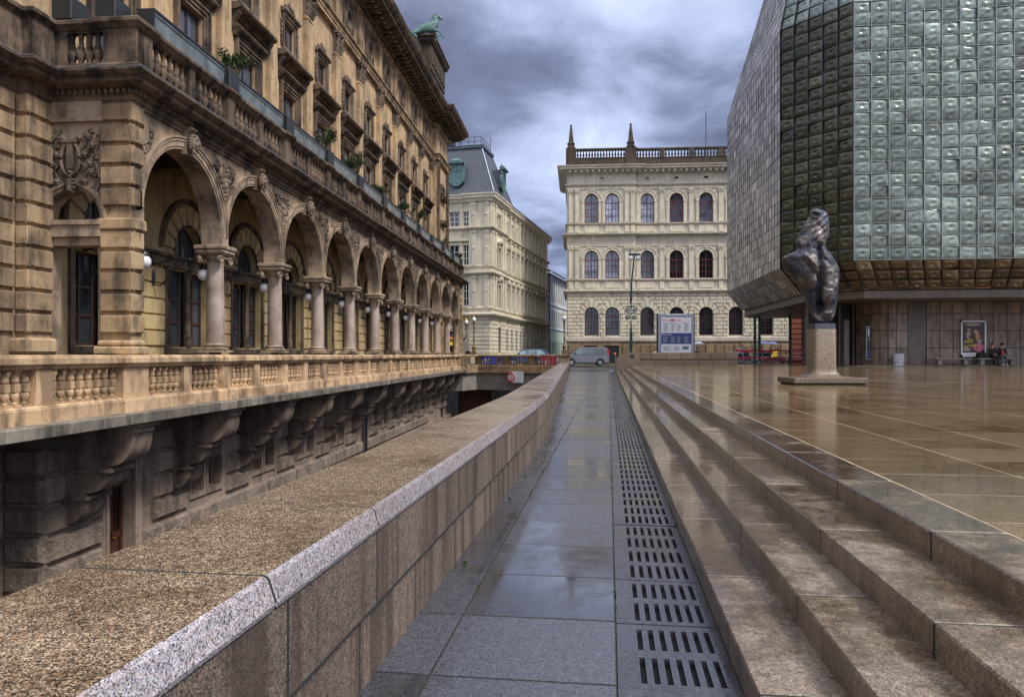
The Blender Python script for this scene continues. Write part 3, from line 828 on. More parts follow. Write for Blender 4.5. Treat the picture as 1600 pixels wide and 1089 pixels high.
for n in range(0, 11): mb.box(n*S-.35, n*S+.35, .015, .36, .06, 1.20)
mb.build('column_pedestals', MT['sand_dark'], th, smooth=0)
Z3 = 3.72; ZA = 3.92; R = 1.587
mb = MB(); ops = [((i-.5)*S-R, (i-.5)*S+R, Z3, ZA, True) for i in range(0, 11)]
mb.wall(-3.69, 36.3, Z3, 5.98, ops, -.20, back=.26, n=28)
mb.build('arcade_wall', MT['sand_arch'], th, smooth=30)
am = MB()
for (r0, r1, y) in ((R+.006, R+.06, -.235), (R+.06, R+.17, -.255), (R+.17, R+.235, -.275), (R+.235, R+.27, -.30)):
    am.ring(0, 0, r0, r1, y, -.19, 32, clamp=S/2-.002)
for sx in (-1, 1):
    xs = sorted((sx*(R+.006), sx*(S/2-.002))); am.box(xs[0], xs[1], -.245, -.19, -.2, 0)
am = am.mesh('archivolt', MT['sand_arch'], 30)
# carved keystones with masks
def keystone(seed):
    r = random.Random(seed); mb = MB()
    P = [(-.19,5.42),(-.28,5.42),(-.30,5.55),(-.30,5.75),(-.33,5.88),(-.42,5.95),(-.42,5.99),(-.19,5.99)]
    mb.prism_x([(y, z-ZA-R) for y, z in P], -.14, .14)
    h = 5.66-ZA-R
    mb.ball((0, -.38, h), (.125, .15, .18), 14, 10)          # head
    mb.ball((0, -.525, h-.005), (.022, .035, .045), 8, 6)      # nose
    for sx in (-1, 1):
        mb.ball((sx*.045, -.50, h+.04), (.024, .02, .014), 8, 5); mb.ball((sx*.055, -.495, h-.035), (.035, .03, .03), 8, 5)
        mb.ball((sx*.05, -.505, h+.068), (.04, .025, .012), 8, 4)
        for k in range(5): mb.ball((sx*(.09+.02*sin(k)), -.40+.01*k, h+.13-k*.055), (.05, .06, .04), 8, 5)
    mb.ball((0, -.515, h-.07), (.035, .02, .012), 8, 4); mb.ball((0, -.48, h-.11), (.045, .04, .035), 8, 5)
    for k in range(7): mb.ball((-.09+.03*k, -.43, h+.15+.015*sin(k*2)), (.03, .05, .035), 7, 5)
    for k in range(5): mb.ball((-.06+.03*k, -.45+.012*abs(k-2), h-.17-.03*(2-abs(k-2))), (.02, .035, .05), 7, 5)
    return mb.mesh('keystone', MT['relief'], 50)
ks = [keystone(1), keystone(2)]
# leafy spandrel reliefs
def leaf(mb, x, z, a, l, w, y, lift=.03):
    c, s_ = cos(a), sin(a); pts = []
    def P(u, v, h): return (x+u*c-v*s_, y-h, z+u*s_+v*c)
    vs = [P(0,0,.008), P(l*.35, w*.5, lift*.35), P(l*.7, w*.38, lift*.5), P(l,0,lift*.15), P(l*.7,-w*.38,lift*.5), P(l*.35,-w*.5,lift*.35), P(l*.35,0,lift), P(l*.7,0,lift*.9),
          P(l*.35, w*.52, 0), P(l*.7, w*.40, 0), P(l*1.02,0,0), P(l*.7,-w*.40,0), P(l*.35,-w*.52,0)]
    mb.add(vs, [(0,1,6),(1,2,7,6),(2,3,7),(3,4,7),(4,5,6,7),(5,0,6),(1,8,9,2),(2,9,10,3),(3,10,11,4),(4,11,12,5)])
def spandrel(seed, tri, n=150, name='spandrel_relief'):
    r = random.Random(seed); mb = MB(); k = 0
    (x0, z0), hw, top = tri
    pts = [(x0, -.21, z0)]
    while k < n:
        u = r.random()**.55; z = z0+(top-z0)*u; w = hw*u; x = r.uniform(-w, w)
        a = atan2(z-z0, x)+r.uniform(-1.3, 1.3); leaf(mb, x, z, a, r.uniform(.10, .19), r.uniform(.05, .08), -.20, r.uniform(.05, .10)); k += 1
    for sx in (-1, 1):
        for j in range(3):
            cx, cz, rr_ = sx*hw*(.25+.2*j), z0+(top-z0)*(.45+.2*j), .06+.02*j
            mb.tube([(cx+rr_*(1-q/16)*cos(q*.55), -.225, cz+rr_*(1-q/16)*sin(q*.55)) for q in range(14)], .018, 5)
    mb.ball((0, -.23, z0+(top-z0)*.62), (.08, .07, .11), 10, 7); mb.ball((0, -.30, z0+(top-z0)*.6), (.018, .03, .03), 6, 5)
    for q in range(5): mb.ball((0, -.22, z0+.03+q*.06), (.03+.006*q, .03, .035), 7, 5)
    return mb.mesh(name, MT['relief'], 30)
sp = [spandrel(5, ((0, 4.42), .52, 5.62)), spandrel(6, ((0, 4.42), .52, 5.62)), spandrel(9, ((0, 4.42), .52, 5.62))]
for i in range(0, 11):
    put(am, 'archivolt', th, ((i-.5)*S, 0, ZA)); put(ks[i % 2], 'keystone', th, ((i-.5)*S, 0, ZA+R))
    put(sp[i % 3], 'spandrel_relief', th, (i*S, 0, 0))
# half spandrel at the pier
hs = MB(); r = random.Random(4)
for k in range(34):
    u = r.random()**.6; z = 4.7+.85*u; x = r.uniform(0, .42*u+.02); leaf(hs, x, z, r.uniform(0, 2.4), r.uniform(.08, .15), .07, -.2, r.uniform(.03, .06))
hs.build('spandrel_relief', MT['relief'], th, (-3.33, 0, 0), smooth=30)
# corner pier, rusticated
cp = MB(); cp.box(-3.69, -3.36, -.20, .37, 1.16, 6.0)
for k in range(11):
    z0 = 1.52+k*.4
    if z0 > 5.7: break
    if abs(z0-3.52) < .1: continue
    cp.block(-3.76, -3.36, z0+.03, z0+.385, -.20, .07, .03)
    cp.blockx(-.27, .40, z0+.03, z0+.385, -3.69, .07, .03)
cp.bbox(-3.84, -3.30, -.34, .48, 1.145, 1.30, .03); cp.bbox(-3.79, -3.33, -.29, .44, 1.30, 1.42, .04)
cp.bbox(-3.80, -3.34, -.31, .44, 3.50, 3.72, .03)
cp.build('corner_pier', MT['sand'], th, smooth=0)
ep = MB(); ep.box(36.0, 36.6, -.24, .37, 1.16, 6.0)
for k in range(11): ep.block(36.0, 36.6, 1.5+k*.4, 1.86+k*.4, -.24, .06, .03)
ep.build('corner_pier', MT['sand'], th, smooth=0)
# return wall with small arch (outside = -x): built in a rotated frame
rw = MB()
# local frame: X' runs from main wall toward the pier. use wall() in x-z then swap axes
def swapped(mb, fn):
    """draw with fn on a temp MB where x'=distance from main wall (y=1.62 -> -x'), y'=depth; then map to theatre coords"""
    t = MB(); fn(t); mb.add([(-3.69+y, 1.62-x, z) for x, y, z in t.v], t.f)
swapped(rw, lambda t: t.wall(0, 1.26, 3.38, 6.0, [(.08, 1.20, 3.70, 3.72, .56)], 0, .35, back=.35, n=20))
rw.build('return_wall', MT['sand_arch'], th, smooth=30)
rw = MB()
swapped(rw, lambda t: [t.ring(.64, 3.73, .565, .63, -.03, .01, 20), t.ring(.64, 3.73, .63, .70, -.06, .01, 20), t.box(0, 1.26, -.10, .3, 3.38, 3.66), t.box(-.02, 1.28, -.14, .02, 3.60, 3.69),
                      t.box(.02, .20, .02, .30, 1.16, 3.38), t.box(1.12, 1.26, .05, .30, 1.16, 3.38), t.box(0, 1.26, -.03, .3, 3.22, 3.385), t.block(.58, .70, 4.22, 4.5, 0, .12, .03),
                      t.box(0, 1.26, -.05, .01, 5.62, 6.0), t.box(-.02, 1.28, -.09, .01, 5.56, 5.63)])
rw.build('return_mouldings', MT['sand_arch'], th, smooth=30)
# carved lyre
ly = MB(); t = MB(); cx = .64
for sx in (-1, 1):
    pts = []
    for k in range(15):
        a = -pi/2+k/14*pi*.93; pts.append((cx+sx*(.03+.155*cos(a)*(1 if k < 9 else 1-.04*(k-9))), -.07, 4.86+.27*sin(a)*1.15))
    pts += [(cx+sx*.10, -.07, 5.2), (cx+sx*.15, -.07, 5.28), (cx+sx*.19, -.07, 5.25)]
    t.tube(pts, .035, 8); 
    t.ball((cx+sx*.19, -.07, 5.25), .045, 8, 6)
    for k in range(6): 
        z = 5.28-k*.17; x = cx+sx*(.36+.09*sin(k*2.2)); t.ball((x, -.05, z), (.055, .05, .055), 8, 6)
        for q in range(6): t.ball((x+.055*cos(q*1.05), -.06, z+.055*sin(q*1.05)), (.022, .025, .022), 6, 4)
    t.tube([(cx+sx*(.22+.10*sin(k*.9)), -.045, 5.36-k*.085) for k in range(14)], .017, 6)
    t.tube([(cx+sx*(.52-.05*cos(k*.8)), -.045, 4.1+k*.1) for k in range(13)], .02, 6)
    for k in range(26):
        q = random.Random(k*7+sx); 
        x, z = cx+sx*q.uniform(.24, .56), q.uniform(4.35, 5.4)
        lf = MB(); leaf(lf, x, z, q.uniform(0, 6.28), q.uniform(.08, .13), .055, -.0, .05); t.add(lf.v, lf.f)
t.box(cx-.15, cx+.15, -.12, -.02, 5.16, 5.21)
for k in range(5): t.tube([(cx-.06+.03*k, -.08, 4.70), (cx-.06+.03*k, -.08, 5.18)], .007, 5)
t.box(cx-.05, cx+.05, -.10, -.03, 4.66, 5.17)
t.lathe(0, 0, [], 3) if False else None
for z, r_ in ((4.60, .06), (4.52, .045), (4.45, .09), (4.38, .13), (4.31, .11)): t.ball((cx, -.06, z), (r_, .06, .045), 10, 6)
ly.add([(-3.69+y, 1.62-x, z) for x, y, z in t.v], t.f)
ly.build('lyre_relief', MT['relief'], th, smooth=50)
# main wall to the left of the loggia with pilaster strip
lw = MB(); lw.box(-21, -3.69, 1.62, 2.2, .06, 6.0)
lw.box(-4.32, -3.69, 1.40, 1.62, 1.2, 6.0)
for k in range(11):
    z0 = 1.52+k*.4
    if z0 > 5.7: break
    z1 = z0+.385
    lw.block(-4.38, -3.70, z0+.03, z1, 1.40, .06, .03); lw.blockx(1.34, 1.62, z0+.03, z1, -4.32, .06, .03)
    x = -4.42
    while x > -20: lw.block(x-1.15, x, z0+.03, z1, 1.62, .07, .03); x -= 1.15
lw.bbox(-4.5, -3.68, 1.26, 1.7, 1.16, 1.46, .05)
lw.build('side_wall', MT['sand'], th, smooth=0)
# ---- inner wall of the loggia
YI = 1.62
mb = MB(); ops = []; fan = []
for i in range(-0, 11):
    c = (i-.5)*S-.02; ops += [(c-1.02, c+1.02, 1.34, 3.30, False)]; fan.append(c)
mb.wall(-3.69, 38.2, .06, 3.45, ops, YI, .35)
mb.wall(-3.69, 38.2, 3.45, 6.0, [(c-.70, c+.70, 3.62, 3.80, True) for c in fan], YI, .35, n=20)
mb.build('inner_wall', MT['ochre'], th, smooth=30)
md = MB()
for i, c in enumerate(fan):
    mb = MB()
    for k in range(5): mb.block(c+1.16, c+S-1.16, 1.36+k*.385, 1.725+k*.385, YI, .05, .025)
    for k in range(9):
        a0 = pi*k/9+.035; a1 = pi*(k+1)/9-.035; y0 = YI-.06
        vs = []
        for y, e in ((YI, 0), (y0, .02)):
            for r_, a in ((.74+e, a0+e/.8), (.74+e, a1-e/.8), (1.24-e, a1-e/1.2), (1.24-e, a0+e/1.2)): vs.append((c+r_*cos(a), y, 3.80+r_*sin(a)))
        mb.add(vs, [(4,5,6,7),(0,1,5,4),(1,2,6,5),(2,3,7,6),(3,0,4,7)])
    mb.build('rusticated_blocks', MT['ochre'], th, smooth=0)
    md.ring(c, 3.80, 1.28, 1.40, YI-.09, YI+.01, 24); md.ring(c, 3.80, .70, .74, YI-.05, YI+.01, 24)
    md.box(c-S/2+.02, c+S/2-.02, YI-.10, YI, 3.34, 3.42); md.box(c-S/2+.02, c+S/2-.02, YI-.07, YI+.002, 3.42, 3.58); md.box(c-S/2+.02, c+S/2-.02, YI-.13, YI, 3.58, 3.66)
    for sx in (-1, 1):
        md.box(c+sx*1.09-.07, c+sx*1.09+.07, YI-.07, YI, 1.30, 3.34)
    md.box(c-1.15, c+1.15, YI-.10, YI, 1.18, 1.32)
    md.lathe(c, YI+.02, [(.10,1.32),(.10,1.62),(.085,1.64),(.075,1.70),(.068,3.05),(.085,3.08),(.10,3.16),(.12,3.20),(.12,3.32)], 12)
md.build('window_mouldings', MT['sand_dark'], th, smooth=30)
def loggia_window():
    f = MB(); y = .22; 
    for (a, b) in ((-1.02, -.10), (.10, 1.02)):
        for x in (a, (a+b)/2-.03, b-.06): f.box(x, x+.06, y-.04, y+.02, 1.34, 3.30)
        for z in (1.34, 1.95, 2.55, 3.24): f.box(a, b, y-.035, y+.02, z, z+.06)
    f.box(-.10, .10, y-.0, y+.1, 1.34, 3.3)
    f.ring(0, 3.80, .64, .70, y-.03, y+.02, 20); f.box(-.03, .03, y-.03, y+.02, 3.62, 4.46); f.box(-.68, .68, y-.03, y+.02, 3.64, 3.70)
    g_ = MB(); g_.quad((-1.02,y,1.34),(1.02,y,1.34),(1.02,y,3.30),(-1.02,y,3.30))
    P = [(.7*cos(pi*k/20), y, 3.8+.7*sin(pi*k/20)) for k in range(21)]+[(-.7, y, 3.62), (.7, y, 3.62)]
    g_.add(P, [tuple(range(len(P)))])
    return f.mesh('window', MT['frame_brown'], 30), g_.mesh('pane', MT['glass'], 0)
lf_, lg_ = loggia_window()
for c in fan:
    o = put(lf_, 'window', th, (c, YI, 0)); put(lg_, 'pane', o, (0, 0, 0))
mb = MB(); mb.box(-3.6, 38, .27, 1.6, 5.86, 5.98)
for n in range(0, 11): mb.box(n*S-.2, n*S+.2, .27, 1.6, 5.55, 5.86)
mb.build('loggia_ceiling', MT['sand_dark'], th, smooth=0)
# ---- entablature of the loggia
path = [(-21, 1.62), (-4.32, 1.62), (-4.32, 1.40), (-3.69, 1.40), (-3.69, -.21), (36.4, -.21), (36.4, 2.0)]
mb = MB()
mb.mould(path, [(0,5.86),(.03,5.86),(.03,5.93),(.06,5.95),(.06,6.02),(.09,6.05),(.09,6.14),(.30,6.17),(.36,6.20),(.36,6.27),(.44,6.31),(.50,6.36),(.50,6.395),(-.3,6.41)])
def dentils(mb, x0, x1, y, z0, z1, d, sp, w):
    x = x0
    while x < x1: mb.box(x, x+w, y-d, y+.01, z0, z1); x += sp
dentils(mb, -3.8, 36.4, -.30, 6.05, 6.13, .07, .12, .07)
y = -.3
while y < 1.35: mb.box(-3.85, -3.77, y, y+.07, 6.05, 6.13); y += .12
mb.build('loggia_cornice', MT['sand_dark'], th, smooth=0)
mb = MB(); mb.mould(path, [(.42, 6.408), (.505, 6.398), (.505, 6.415), (.42, 6.425)]); mb.build('cornice_flashing', MT['pewter'], th, smooth=0)
# ---- upper balustrade
ub = MB()
pu = [(-3.80, -3.32, 1)]
for n in range(0, 11): pu += [(n*S-S/2-.12, n*S-S/2+.12, 0), (n*S-.20, n*S+.20, 1)]
pu.append((36.0, 36.5, 1)); pu.sort()
pth = [(-21, 1.42), (-4.42, 1.42), (-4.42, 1.22), (-3.84, 1.22), (-3.84, .30), (-3.90, .30), (-3.90, -.44)]
for a, b, big in pu[1:]:
    if big and b < 36.3: pth += [(a-.03, -.38), (a-.03, -.44), (b+.03, -.44), (b+.03, -.38)]
pth.insert(7, (-3.28, -.44)); pth.insert(8, (-3.28, -.38)); pth += [(36.5, -.38), (36.5, 1.6)]
ub.mould(pth, [(-.26,6.40),(.06,6.40),(.06,6.54),(.03,6.57),(0,6.60),(-.26,6.60)])
ub.mould(pth, [(-.24,7.25),(-.02,7.25),(.01,7.28),(.04,7.31),(.08,7.34),(.08,7.40),(.04,7.44),(-.24,7.44)])
for a, b, big in pu: ub.box(a, b, -.40 if big else -.37, -.14, 6.6, 7.25)
ub.box(-3.86, -3.60, -.40, .25, 6.6, 7.25); ub.box(-3.80, -3.58, 1.02, 1.40, 6.6, 7.25)
ub.box(-21, -4.40, 1.44, 1.9, 6.6, 7.25); ub.box(-4.40, -3.82, 1.24, 1.9, 6.6, 7.25)
uo = ub.build('balcony_balustrade', MT['sand_dark'], th, smooth=25)
locs = []
for i in range(len(pu)-1):
    a, b = pu[i][1], pu[i+1][0]
    if b-a > .3: locs += [(t, -.26, 6.6) for t in panel_pos(a, b, .235)]
locs += [(-3.72, .25+.17*k+.02, 6.6) for k in range(0, 5)]
balusters(bal_up(), locs, uo, MT['sand_dark'])
mb = MB(); mb.box(-3.7, 36.3, -.3, 2.3, 6.36, 6.398); mb.build('balcony_floor', MT['slab_stone'], th, smooth=0)
# ---- upper storeys
YU = 1.97; TP0, SU = 11.25, 3.485
ops1, ops2, ops3 = [], [], []
wins = [TP0-SU/2+SU*k for k in range(-3, 8)]
mb = MB()
for c in wins:
    ops1.append((c-.62, c+.62, 6.42, 10.65, False)); ops2.append((c-.50, c+.50, 12.2, 13.25, False))
T0, T1 = -21, 36.2
mb.wall(T0, T1, 6.3, 11.5, ops1, YU, .4); mb.wall(T0, T1, 11.5, 15.2, ops2, YU, .4)
mb.build('upper_wall', MT['stucco'], th, smooth=0)
mb = MB()
for c in wins: ops3.append((c-.30, c+.30, 16.45, 16.65, .30))
mb.wall(T0, T1, 15.2, 18.0, ops3, YU-.04, .5, n=12)
mb.build('frieze_wall', MT['sand'], th, smooth=0)
# shared meshes: window surrounds, hoods, shelves, pilasters, capitals
def surround():
    m = MB()
    for (w, y) in ((.62, -.05), (.72, -.09), (.82, -.13)):
        for sx in (-1, 1): xs = sorted((sx*w, sx*(w+.095))); m.box(xs[0], xs[1], y, .0, 6.42, 10.65+w-.62+.095)
        m.box(-w, w, y, 0, 10.65+(w-.62), 10.65+(w-.62)+.095)
    m.prism_x([(0,10.98),(-.14,10.98),(-.14,11.04),(-.26,11.10),(-.30,11.16),(-.30,11.21),(0,11.26)], -1.02, 1.02)
    return m.mesh('window_surround', MT['sand_dark'], 0)
def shelf():
    m = MB(); m.prism_x([(0,11.52),(-.10,11.54),(-.14,11.60),(-.40,11.66),(-.46,11.72),(-.46,11.79),(-.42,11.82),(0,11.86)], -1.36, 1.36)
    for sx in (-1, 1): m.prism_x([(0,11.1),(-.10,11.12),(-.16,11.3),(-.34,11.55),(-.34,11.66),(0,11.66)], sx*1.2-.09, sx*1.2+.09)
    return m.mesh('window_shelf', MT['sand_dark'], 0)
def surround2():
    m = MB()
    for (w, y) in ((.50, -.05), (.60, -.10)):
        for sx in (-1, 1): xs = sorted((sx*w, sx*(w+.095))); m.box(xs[0], xs[1], y, 0, 11.86, 13.25+w-.5+.095)
        m.box(-w, w, y, 0, 13.25+(w-.5), 13.25+(w-.5)+.095)
    m.box(-.66, .66, -.12, 0, 12.02, 12.2)
    m.prism_x([(0,13.44),(-.12,13.44),(-.2,13.5),(-.2,13.56),(0,13.6)], -.78, .78)
    r = random.Random(8)
    for k in range(30):
        lf = MB(); x = r.uniform(-.5, .5); leaf(lf, x, 13.62+r.random()*(.34*(1-abs(x)/.6)), r.uniform(.3, 2.8), .13, .08, 0, .09); m.add(lf.v, lf.f)
    for sx in (-1, 1):
        m.tube([(sx*(.72+.07*cos(k*.7)*(1-k/18)), -.06, 12.25+.07*sin(k*.7)+k*.01) for k in range(14)], .022, 6)
        for k in range(5): m.ball((sx*.76, -.05, 12.4+.17*k), (.06-.006*k, .05, .09), 7, 5)
    m.ball((0, -.12, 13.72), (.10, .08, .13), 10, 7)
    return m.mesh('upper_window_surround', MT['relief'], 30)
def oculus():
    m = MB(); m.ring(0, 16.55, .31, .38, -.10, .0, 20, 0, 2*pi, sz=1.28); m.ring(0, 16.55, .38, .52, -.06, .0, 20, 0, 2*pi, sz=1.25)
    for (a, b, c, d_) in ((-.72,-.62,15.75,17.35),(.62,.72,15.75,17.35),(-.62,.62,15.75,15.84),(-.62,.62,17.26,17.35)): m.box(a, b, -.07, 0, c, d_)
    r = random.Random(2)
    for k in range(36):
        a = r.uniform(0, 2*pi); lf = MB(); leaf(lf, .56*cos(a), 16.55+.68*sin(a), a+r.uniform(-.9, .9), .13, .08, 0, .08); m.add(lf.v, lf.f)
    return m.mesh('oculus_surround', MT['relief'], 30)
def pilaster():
    m = MB(); m.box(-.31, .31, -.17, 0, 6.42, 14.25); m.box(-.36, .36, -.22, 0, 6.42, 6.9); m.box(-.345, .345, -.205, 0, 6.9, 7.0); m.box(-.335, .335, -.195, 0, 14.12, 14.2)
    return m.mesh('pilaster', MT['stucco'], 0)
def capital():
    m = MB(); m.box(-.30, .30, -.16, 0, 14.25, 15.05)
    r = random.Random(3)
    for row, (z, n) in enumerate(((14.28, 5), (14.55, 4))):
        for k in range(n):
            x = -.28+.56*k/(n-1)
            m.tube([(x, -.17, z), (x, -.22, z+.16), (x, -.30, z+.27), (x, -.33, z+.24)], [.05, .06, .055, .03], 6)
    for sx in (-1, 1):
        m.tube([(sx*(.30+.09*(1-k/14)*cos(k*.6)), -.28, 14.93+.09*(1-k/14)*sin(k*.6)) for k in range(12)], .03, 6)
        m.tube([(sx*.02, -.2, 14.7), (sx*.12, -.25, 14.85), (sx*.3, -.3, 15.0)], .03, 6)
    m.ball((0, -.26, 15.0), (.07, .06, .07), 8, 6)
    m.box(-.40, .40, -.33, 0, 15.05, 15.2); return m.mesh('capital', MT['relief'], 40)
def ustory_window():
    f = MB(); y = .25
    for x in (-.62, -.035, .55): f.box(x, x+.07, y-.04, y+.02, 6.42, 10.65)
    for z in (7.3, 9.2, 10.58): f.box(-.62, .62, y-.035, y+.02, z, z+.07)
    g_ = MB(); g_.quad((-.62,y,6.42),(.62,y,6.42),(.62,y,10.65),(-.62,y,10.65)); return f.mesh('window', MT['frame_brown'], 0), g_.mesh('pane', MT['glass_sky'], 0)
def usmall_window():
    f = MB(); y = .25
    for x in (-.5, -.03, .44): f.box(x, x+.06, y-.04, y+.02, 12.2, 13.25)
    g_ = MB(); g_.quad((-.5,y,12.2),(.5,y,12.2),(.5,y,13.25),(-.5,y,13.25)); return f.mesh('window', MT['frame_brown'], 0), g_.mesh('pane', MT['glass'], 0)
ms, mh, m2, mo, mp_, mc = surround(), shelf(), surround2(), oculus(), pilaster(), capital()
uw, ug = ustory_window(); sw, sg = usmall_window()
og = MB(); og.quad((-.32,.06,16.0),(.32,.06,16.0),(.32,.06,17.1),(-.32,.06,17.1)); og = og.mesh('pane', MT['glass'], 0)
for c in wins:
    put(ms, 'window_surround', th, (c, YU, 0)); put(mh, 'window_shelf', th, (c, YU, 0)); put(m2, 'upper_window_surround', th, (c, YU, 0)); 
    o = put(mo, 'oculus_surround', th, (c, YU-.04, 0)); put(og, 'pane', o, (0, 0, 0))
    o = put(uw, 'window', th, (c, YU-.10, 0)); put(ug, 'pane', o, (0, 0, 0)); o = put(sw, 'window', th, (c, YU-.13, 0)); put(sg, 'pane', o, (0, 0, 0))
for k in range(-4, 8):
    t = TP0+SU*k; o = put(mp_, 'pilaster', th, (t, YU, 0)); put(mc, 'capital', o, (0, 0, 0))
# entablature and main cornice
PV = 36.2; PE = 40.6; YP = 1.55
up = [(-21, YU), (PV, YU), (PV, YP), (PE, YP), (PE, 9)]
mb = MB()
mb.mould(up, [(0,15.2),(.20,15.2),(.20,15.34),(.24,15.36),(.24,15.5),(.34,15.56),(.34,15.62),(.0,15.66)])
for k in range(-4, 8): mb.box(TP0+SU*k-.3, TP0+SU*k+.3, YU-.16, YU, 15.62, 17.5)
mb.mould(up, [(0,17.45),(.12,17.48),(.12,17.6),(.22,17.66),(.22,17.72),(0,17.76)])
mb.build('entablature', MT['sand'], th, smooth=0)
mb = MB()
mb.mould(up, [(0,17.9),(.22,17.9),(.30,18.0),(.34,18.10),(1.22,18.16),(1.22,18.30),(1.30,18.34),(1.42,18.46),(1.50,18.62),(1.50,18.70),(.9,18.86),(-1,18.9)])
x = -20.0
while x < PE+.9:
    yy = YU if x < PV-.6 else YP
    mb.prism_x([(yy-.2,17.95),(yy-.95,18.06),(yy-1.06,18.12),(yy-1.06,18.17),(yy-.2,18.17)], x, x+.24); x += .58
mb.build('main_cornice', MT['sand_dark'], th, smooth=0)
mb = MB(); x = -20.0+.40
while x < PE:
    yy = YU if x < PV-.6 else YP; mb.box(x-.06, x+.08, yy-.80, yy-.66, 18.09, 18.14) ; x += .58
tag(mb.build('cornice_rosettes', MT['cream'], th, smooth=0), kind='stuff')
mb = MB(); mb.mould([(-21, YU-1.2), (PV, YU-1.2), (PV, YP-1.2), (PE+1.1, YP-1.2)], [(-.4,18.75),(0,18.78),(.02,18.95),(-.4,19.0)]); mb.build('gutter', MT['sand_arch'], th, smooth=0)
# end pavilion wall
mb = MB(); pc = (PV+PE)/2
mb.wall(PV, PE, 6.3, 15.2, [(pc-.55, pc+.55, 7.2, 8.9, True)], YP, .4); mb.wall(PV, PE, 15.2, 18, [(pc-.9,pc-.4,16.3,16.7,.25),(pc+.4,pc+.9,16.3,16.7,.25)], YP, .4)
mb.quad((PV,YP,6.3),(PV,YU,6.3),(PV,YU,18),(PV,YP,18)); mb.quad((PE,YP,-1),(PE,9,-1),(PE,9,18),(PE,YP,18))
mb.wall(36.6, PE, -4.9, 6.3, [(37.6, 39.6, .05, 3.6, False)], YP+.1, .4)
mb.build('pavilion_wall', MT['stucco'], th, smooth=0)
mb = MB(); 
for z, w in ((10.8, .9), (12.6, .9)): mb.prism_x([(YP,z),(YP-.3,z+.05),(YP-.4,z+.25),(YP,z+.32)], pc-w, pc+w)
mb.ring(pc, 8.9, .56, .75, YP-.12, YP, 16); mb.box(pc-.75, pc-.56, YP-.12, YP, 7.2, 8.9); mb.box(pc+.56, pc+.75, YP-.12, YP, 7.2, 8.9)
mb.box(pc-.7, pc-.45, YP-.1, YP, 12.9, 13.8); mb.box(pc+.45, pc+.7, YP-.1, YP, 12.9, 13.8); mb.box(pc-.45, pc+.45, YP-.1, YP, 13.6, 13.8)
for x in (PV+.05, PE-.65): mb.box(x, x+.6, YP-.15, YP, 6.4, 15.2)
mb.build('pavilion_mouldings', MT['sand_dark'], th, smooth=0)
mb = MB(); mb.quad((pc-.45,YP-.02,12.92),(pc+.45,YP-.02,12.92),(pc+.45,YP-.02,13.6),(pc-.45,YP-.02,13.6)); mb.quad((pc-.6,YP+.3,7.1),(pc+.6,YP+.3,7.1),(pc+.6,YP+.3,9.6),(pc-.6,YP+.3,9.6)); mb.build('pane', MT['glass'], th, smooth=0)
# body + roof
mb = MB(); mb.box(-21, PV, YU+.45, 16, 6, 18.85); mb.box(PV, PE-.02, YP+.45, 16, -1, 18.85); mb.build('building_body', MT['sand_dark'], th, smooth=0)
# roof pylon at the far end
mb = MB()
mb.mould([(28.4, 3.2), (28.4, .42), (33.2, .42), (33.2, 3.2)], [(0,18.8),(0,20.3),(.1,20.35),(.22,20.5),(.22,20.62),(.30,20.7),(.30,20.8),(-.6,20.85)])
mb.box(28.5, 33.1, .5, 3.2, 18.8, 20.82)
for k in range(6): mb.block(28.6+k*.75, 29.25+k*.75, 19.1, 20.2, .42, .07, .08)
mb.box(26.4, 28.4, .9, 3.2, 18.8, 19.92)
mb.build('roof_pylon', MT['parapet_soot'], th, smooth=0)
plain('poster_black', (.02,.016,.014), .55, var=.4, scale=2)
# ================================================================ glass-block building on the right
def glass_tile_mat(name, c1, c2, rough=.12, metal=.55):
    m, nt, p = newmat(name); v = posn(nt)
    n = noise_n(nt, v, .35, 5, .6); n2 = noise_n(nt, v, 4, 5, .7, .6)
    c = mixc(nt, ramp(nt, n, [(.35, 0), (.65, 1)]), c1, c2)
    c = mixc(nt, 1.0, c, ramp(nt, n2, [(.3, .55), (.7, 1.45)]), 'MULTIPLY')
    c = mixc(nt, 1.0, c, ramp(nt, island(nt), [(0, .6), (.5, 1.0), (.9, 1.25), (1, 1.7)]), 'MULTIPLY')
    setc(nt, p, 'Base Color', c); p.inputs['Metallic'].default_value = metal
    nt.links.new(ramp(nt, n2, [(.3, rough), (.8, rough+.25)]), p.inputs['Roughness'])
    p.inputs['Specular IOR Level'].default_value = .8
    bump(nt, p, noise_n(nt, v, 7, 4, .6, 1.2), .28, .03); return m
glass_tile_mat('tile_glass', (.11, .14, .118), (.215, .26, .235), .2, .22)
glass_tile_mat('tile_side', (.52, .47, .42), (.42, .40, .37), .3, .25)
glass_tile_mat('tile_dark', (.05, .052, .028), (.07, .07, .042), .15, .35)  # corner face: its dark reflection is put into a darker base colour
glass_tile_mat('tile_soffit', (.19, .145, .085), (.13, .10, .065), .25, .35)
plain('tile_joint', (.36, .39, .38), .3, metal=.3, var=.3); plain('tile_joint_dark', (.03, .03, .026), .5)
gb = empty('glass_block_building', (19.4, 42.5, ZP), 0, 'overhanging modern building clad in square moulded glass blocks, behind the statue', 'building')
O = Vector((19.4, 42.5, ZP))
def W(x, y, z): return Vector((x, y, z))-O
P1, P2, P3, P4 = (18.4, 64.0), (16.6, 46.3), (19.4, 42.5), (36.2, 40.45)
C1, C2, C3, C4 = (20.0, 65.3), (18.35, 47.4), (20.75, 44.2), (36.4, 42.3)
T1_, T2_, T3_, T4_ = (20.4, 60.0), (18.9, 47.9), (20.6, 45.3), (37, 43.2)
ZB, ZT, ZC, ZTT = 6.49, 21.15, 4.99, 30.2
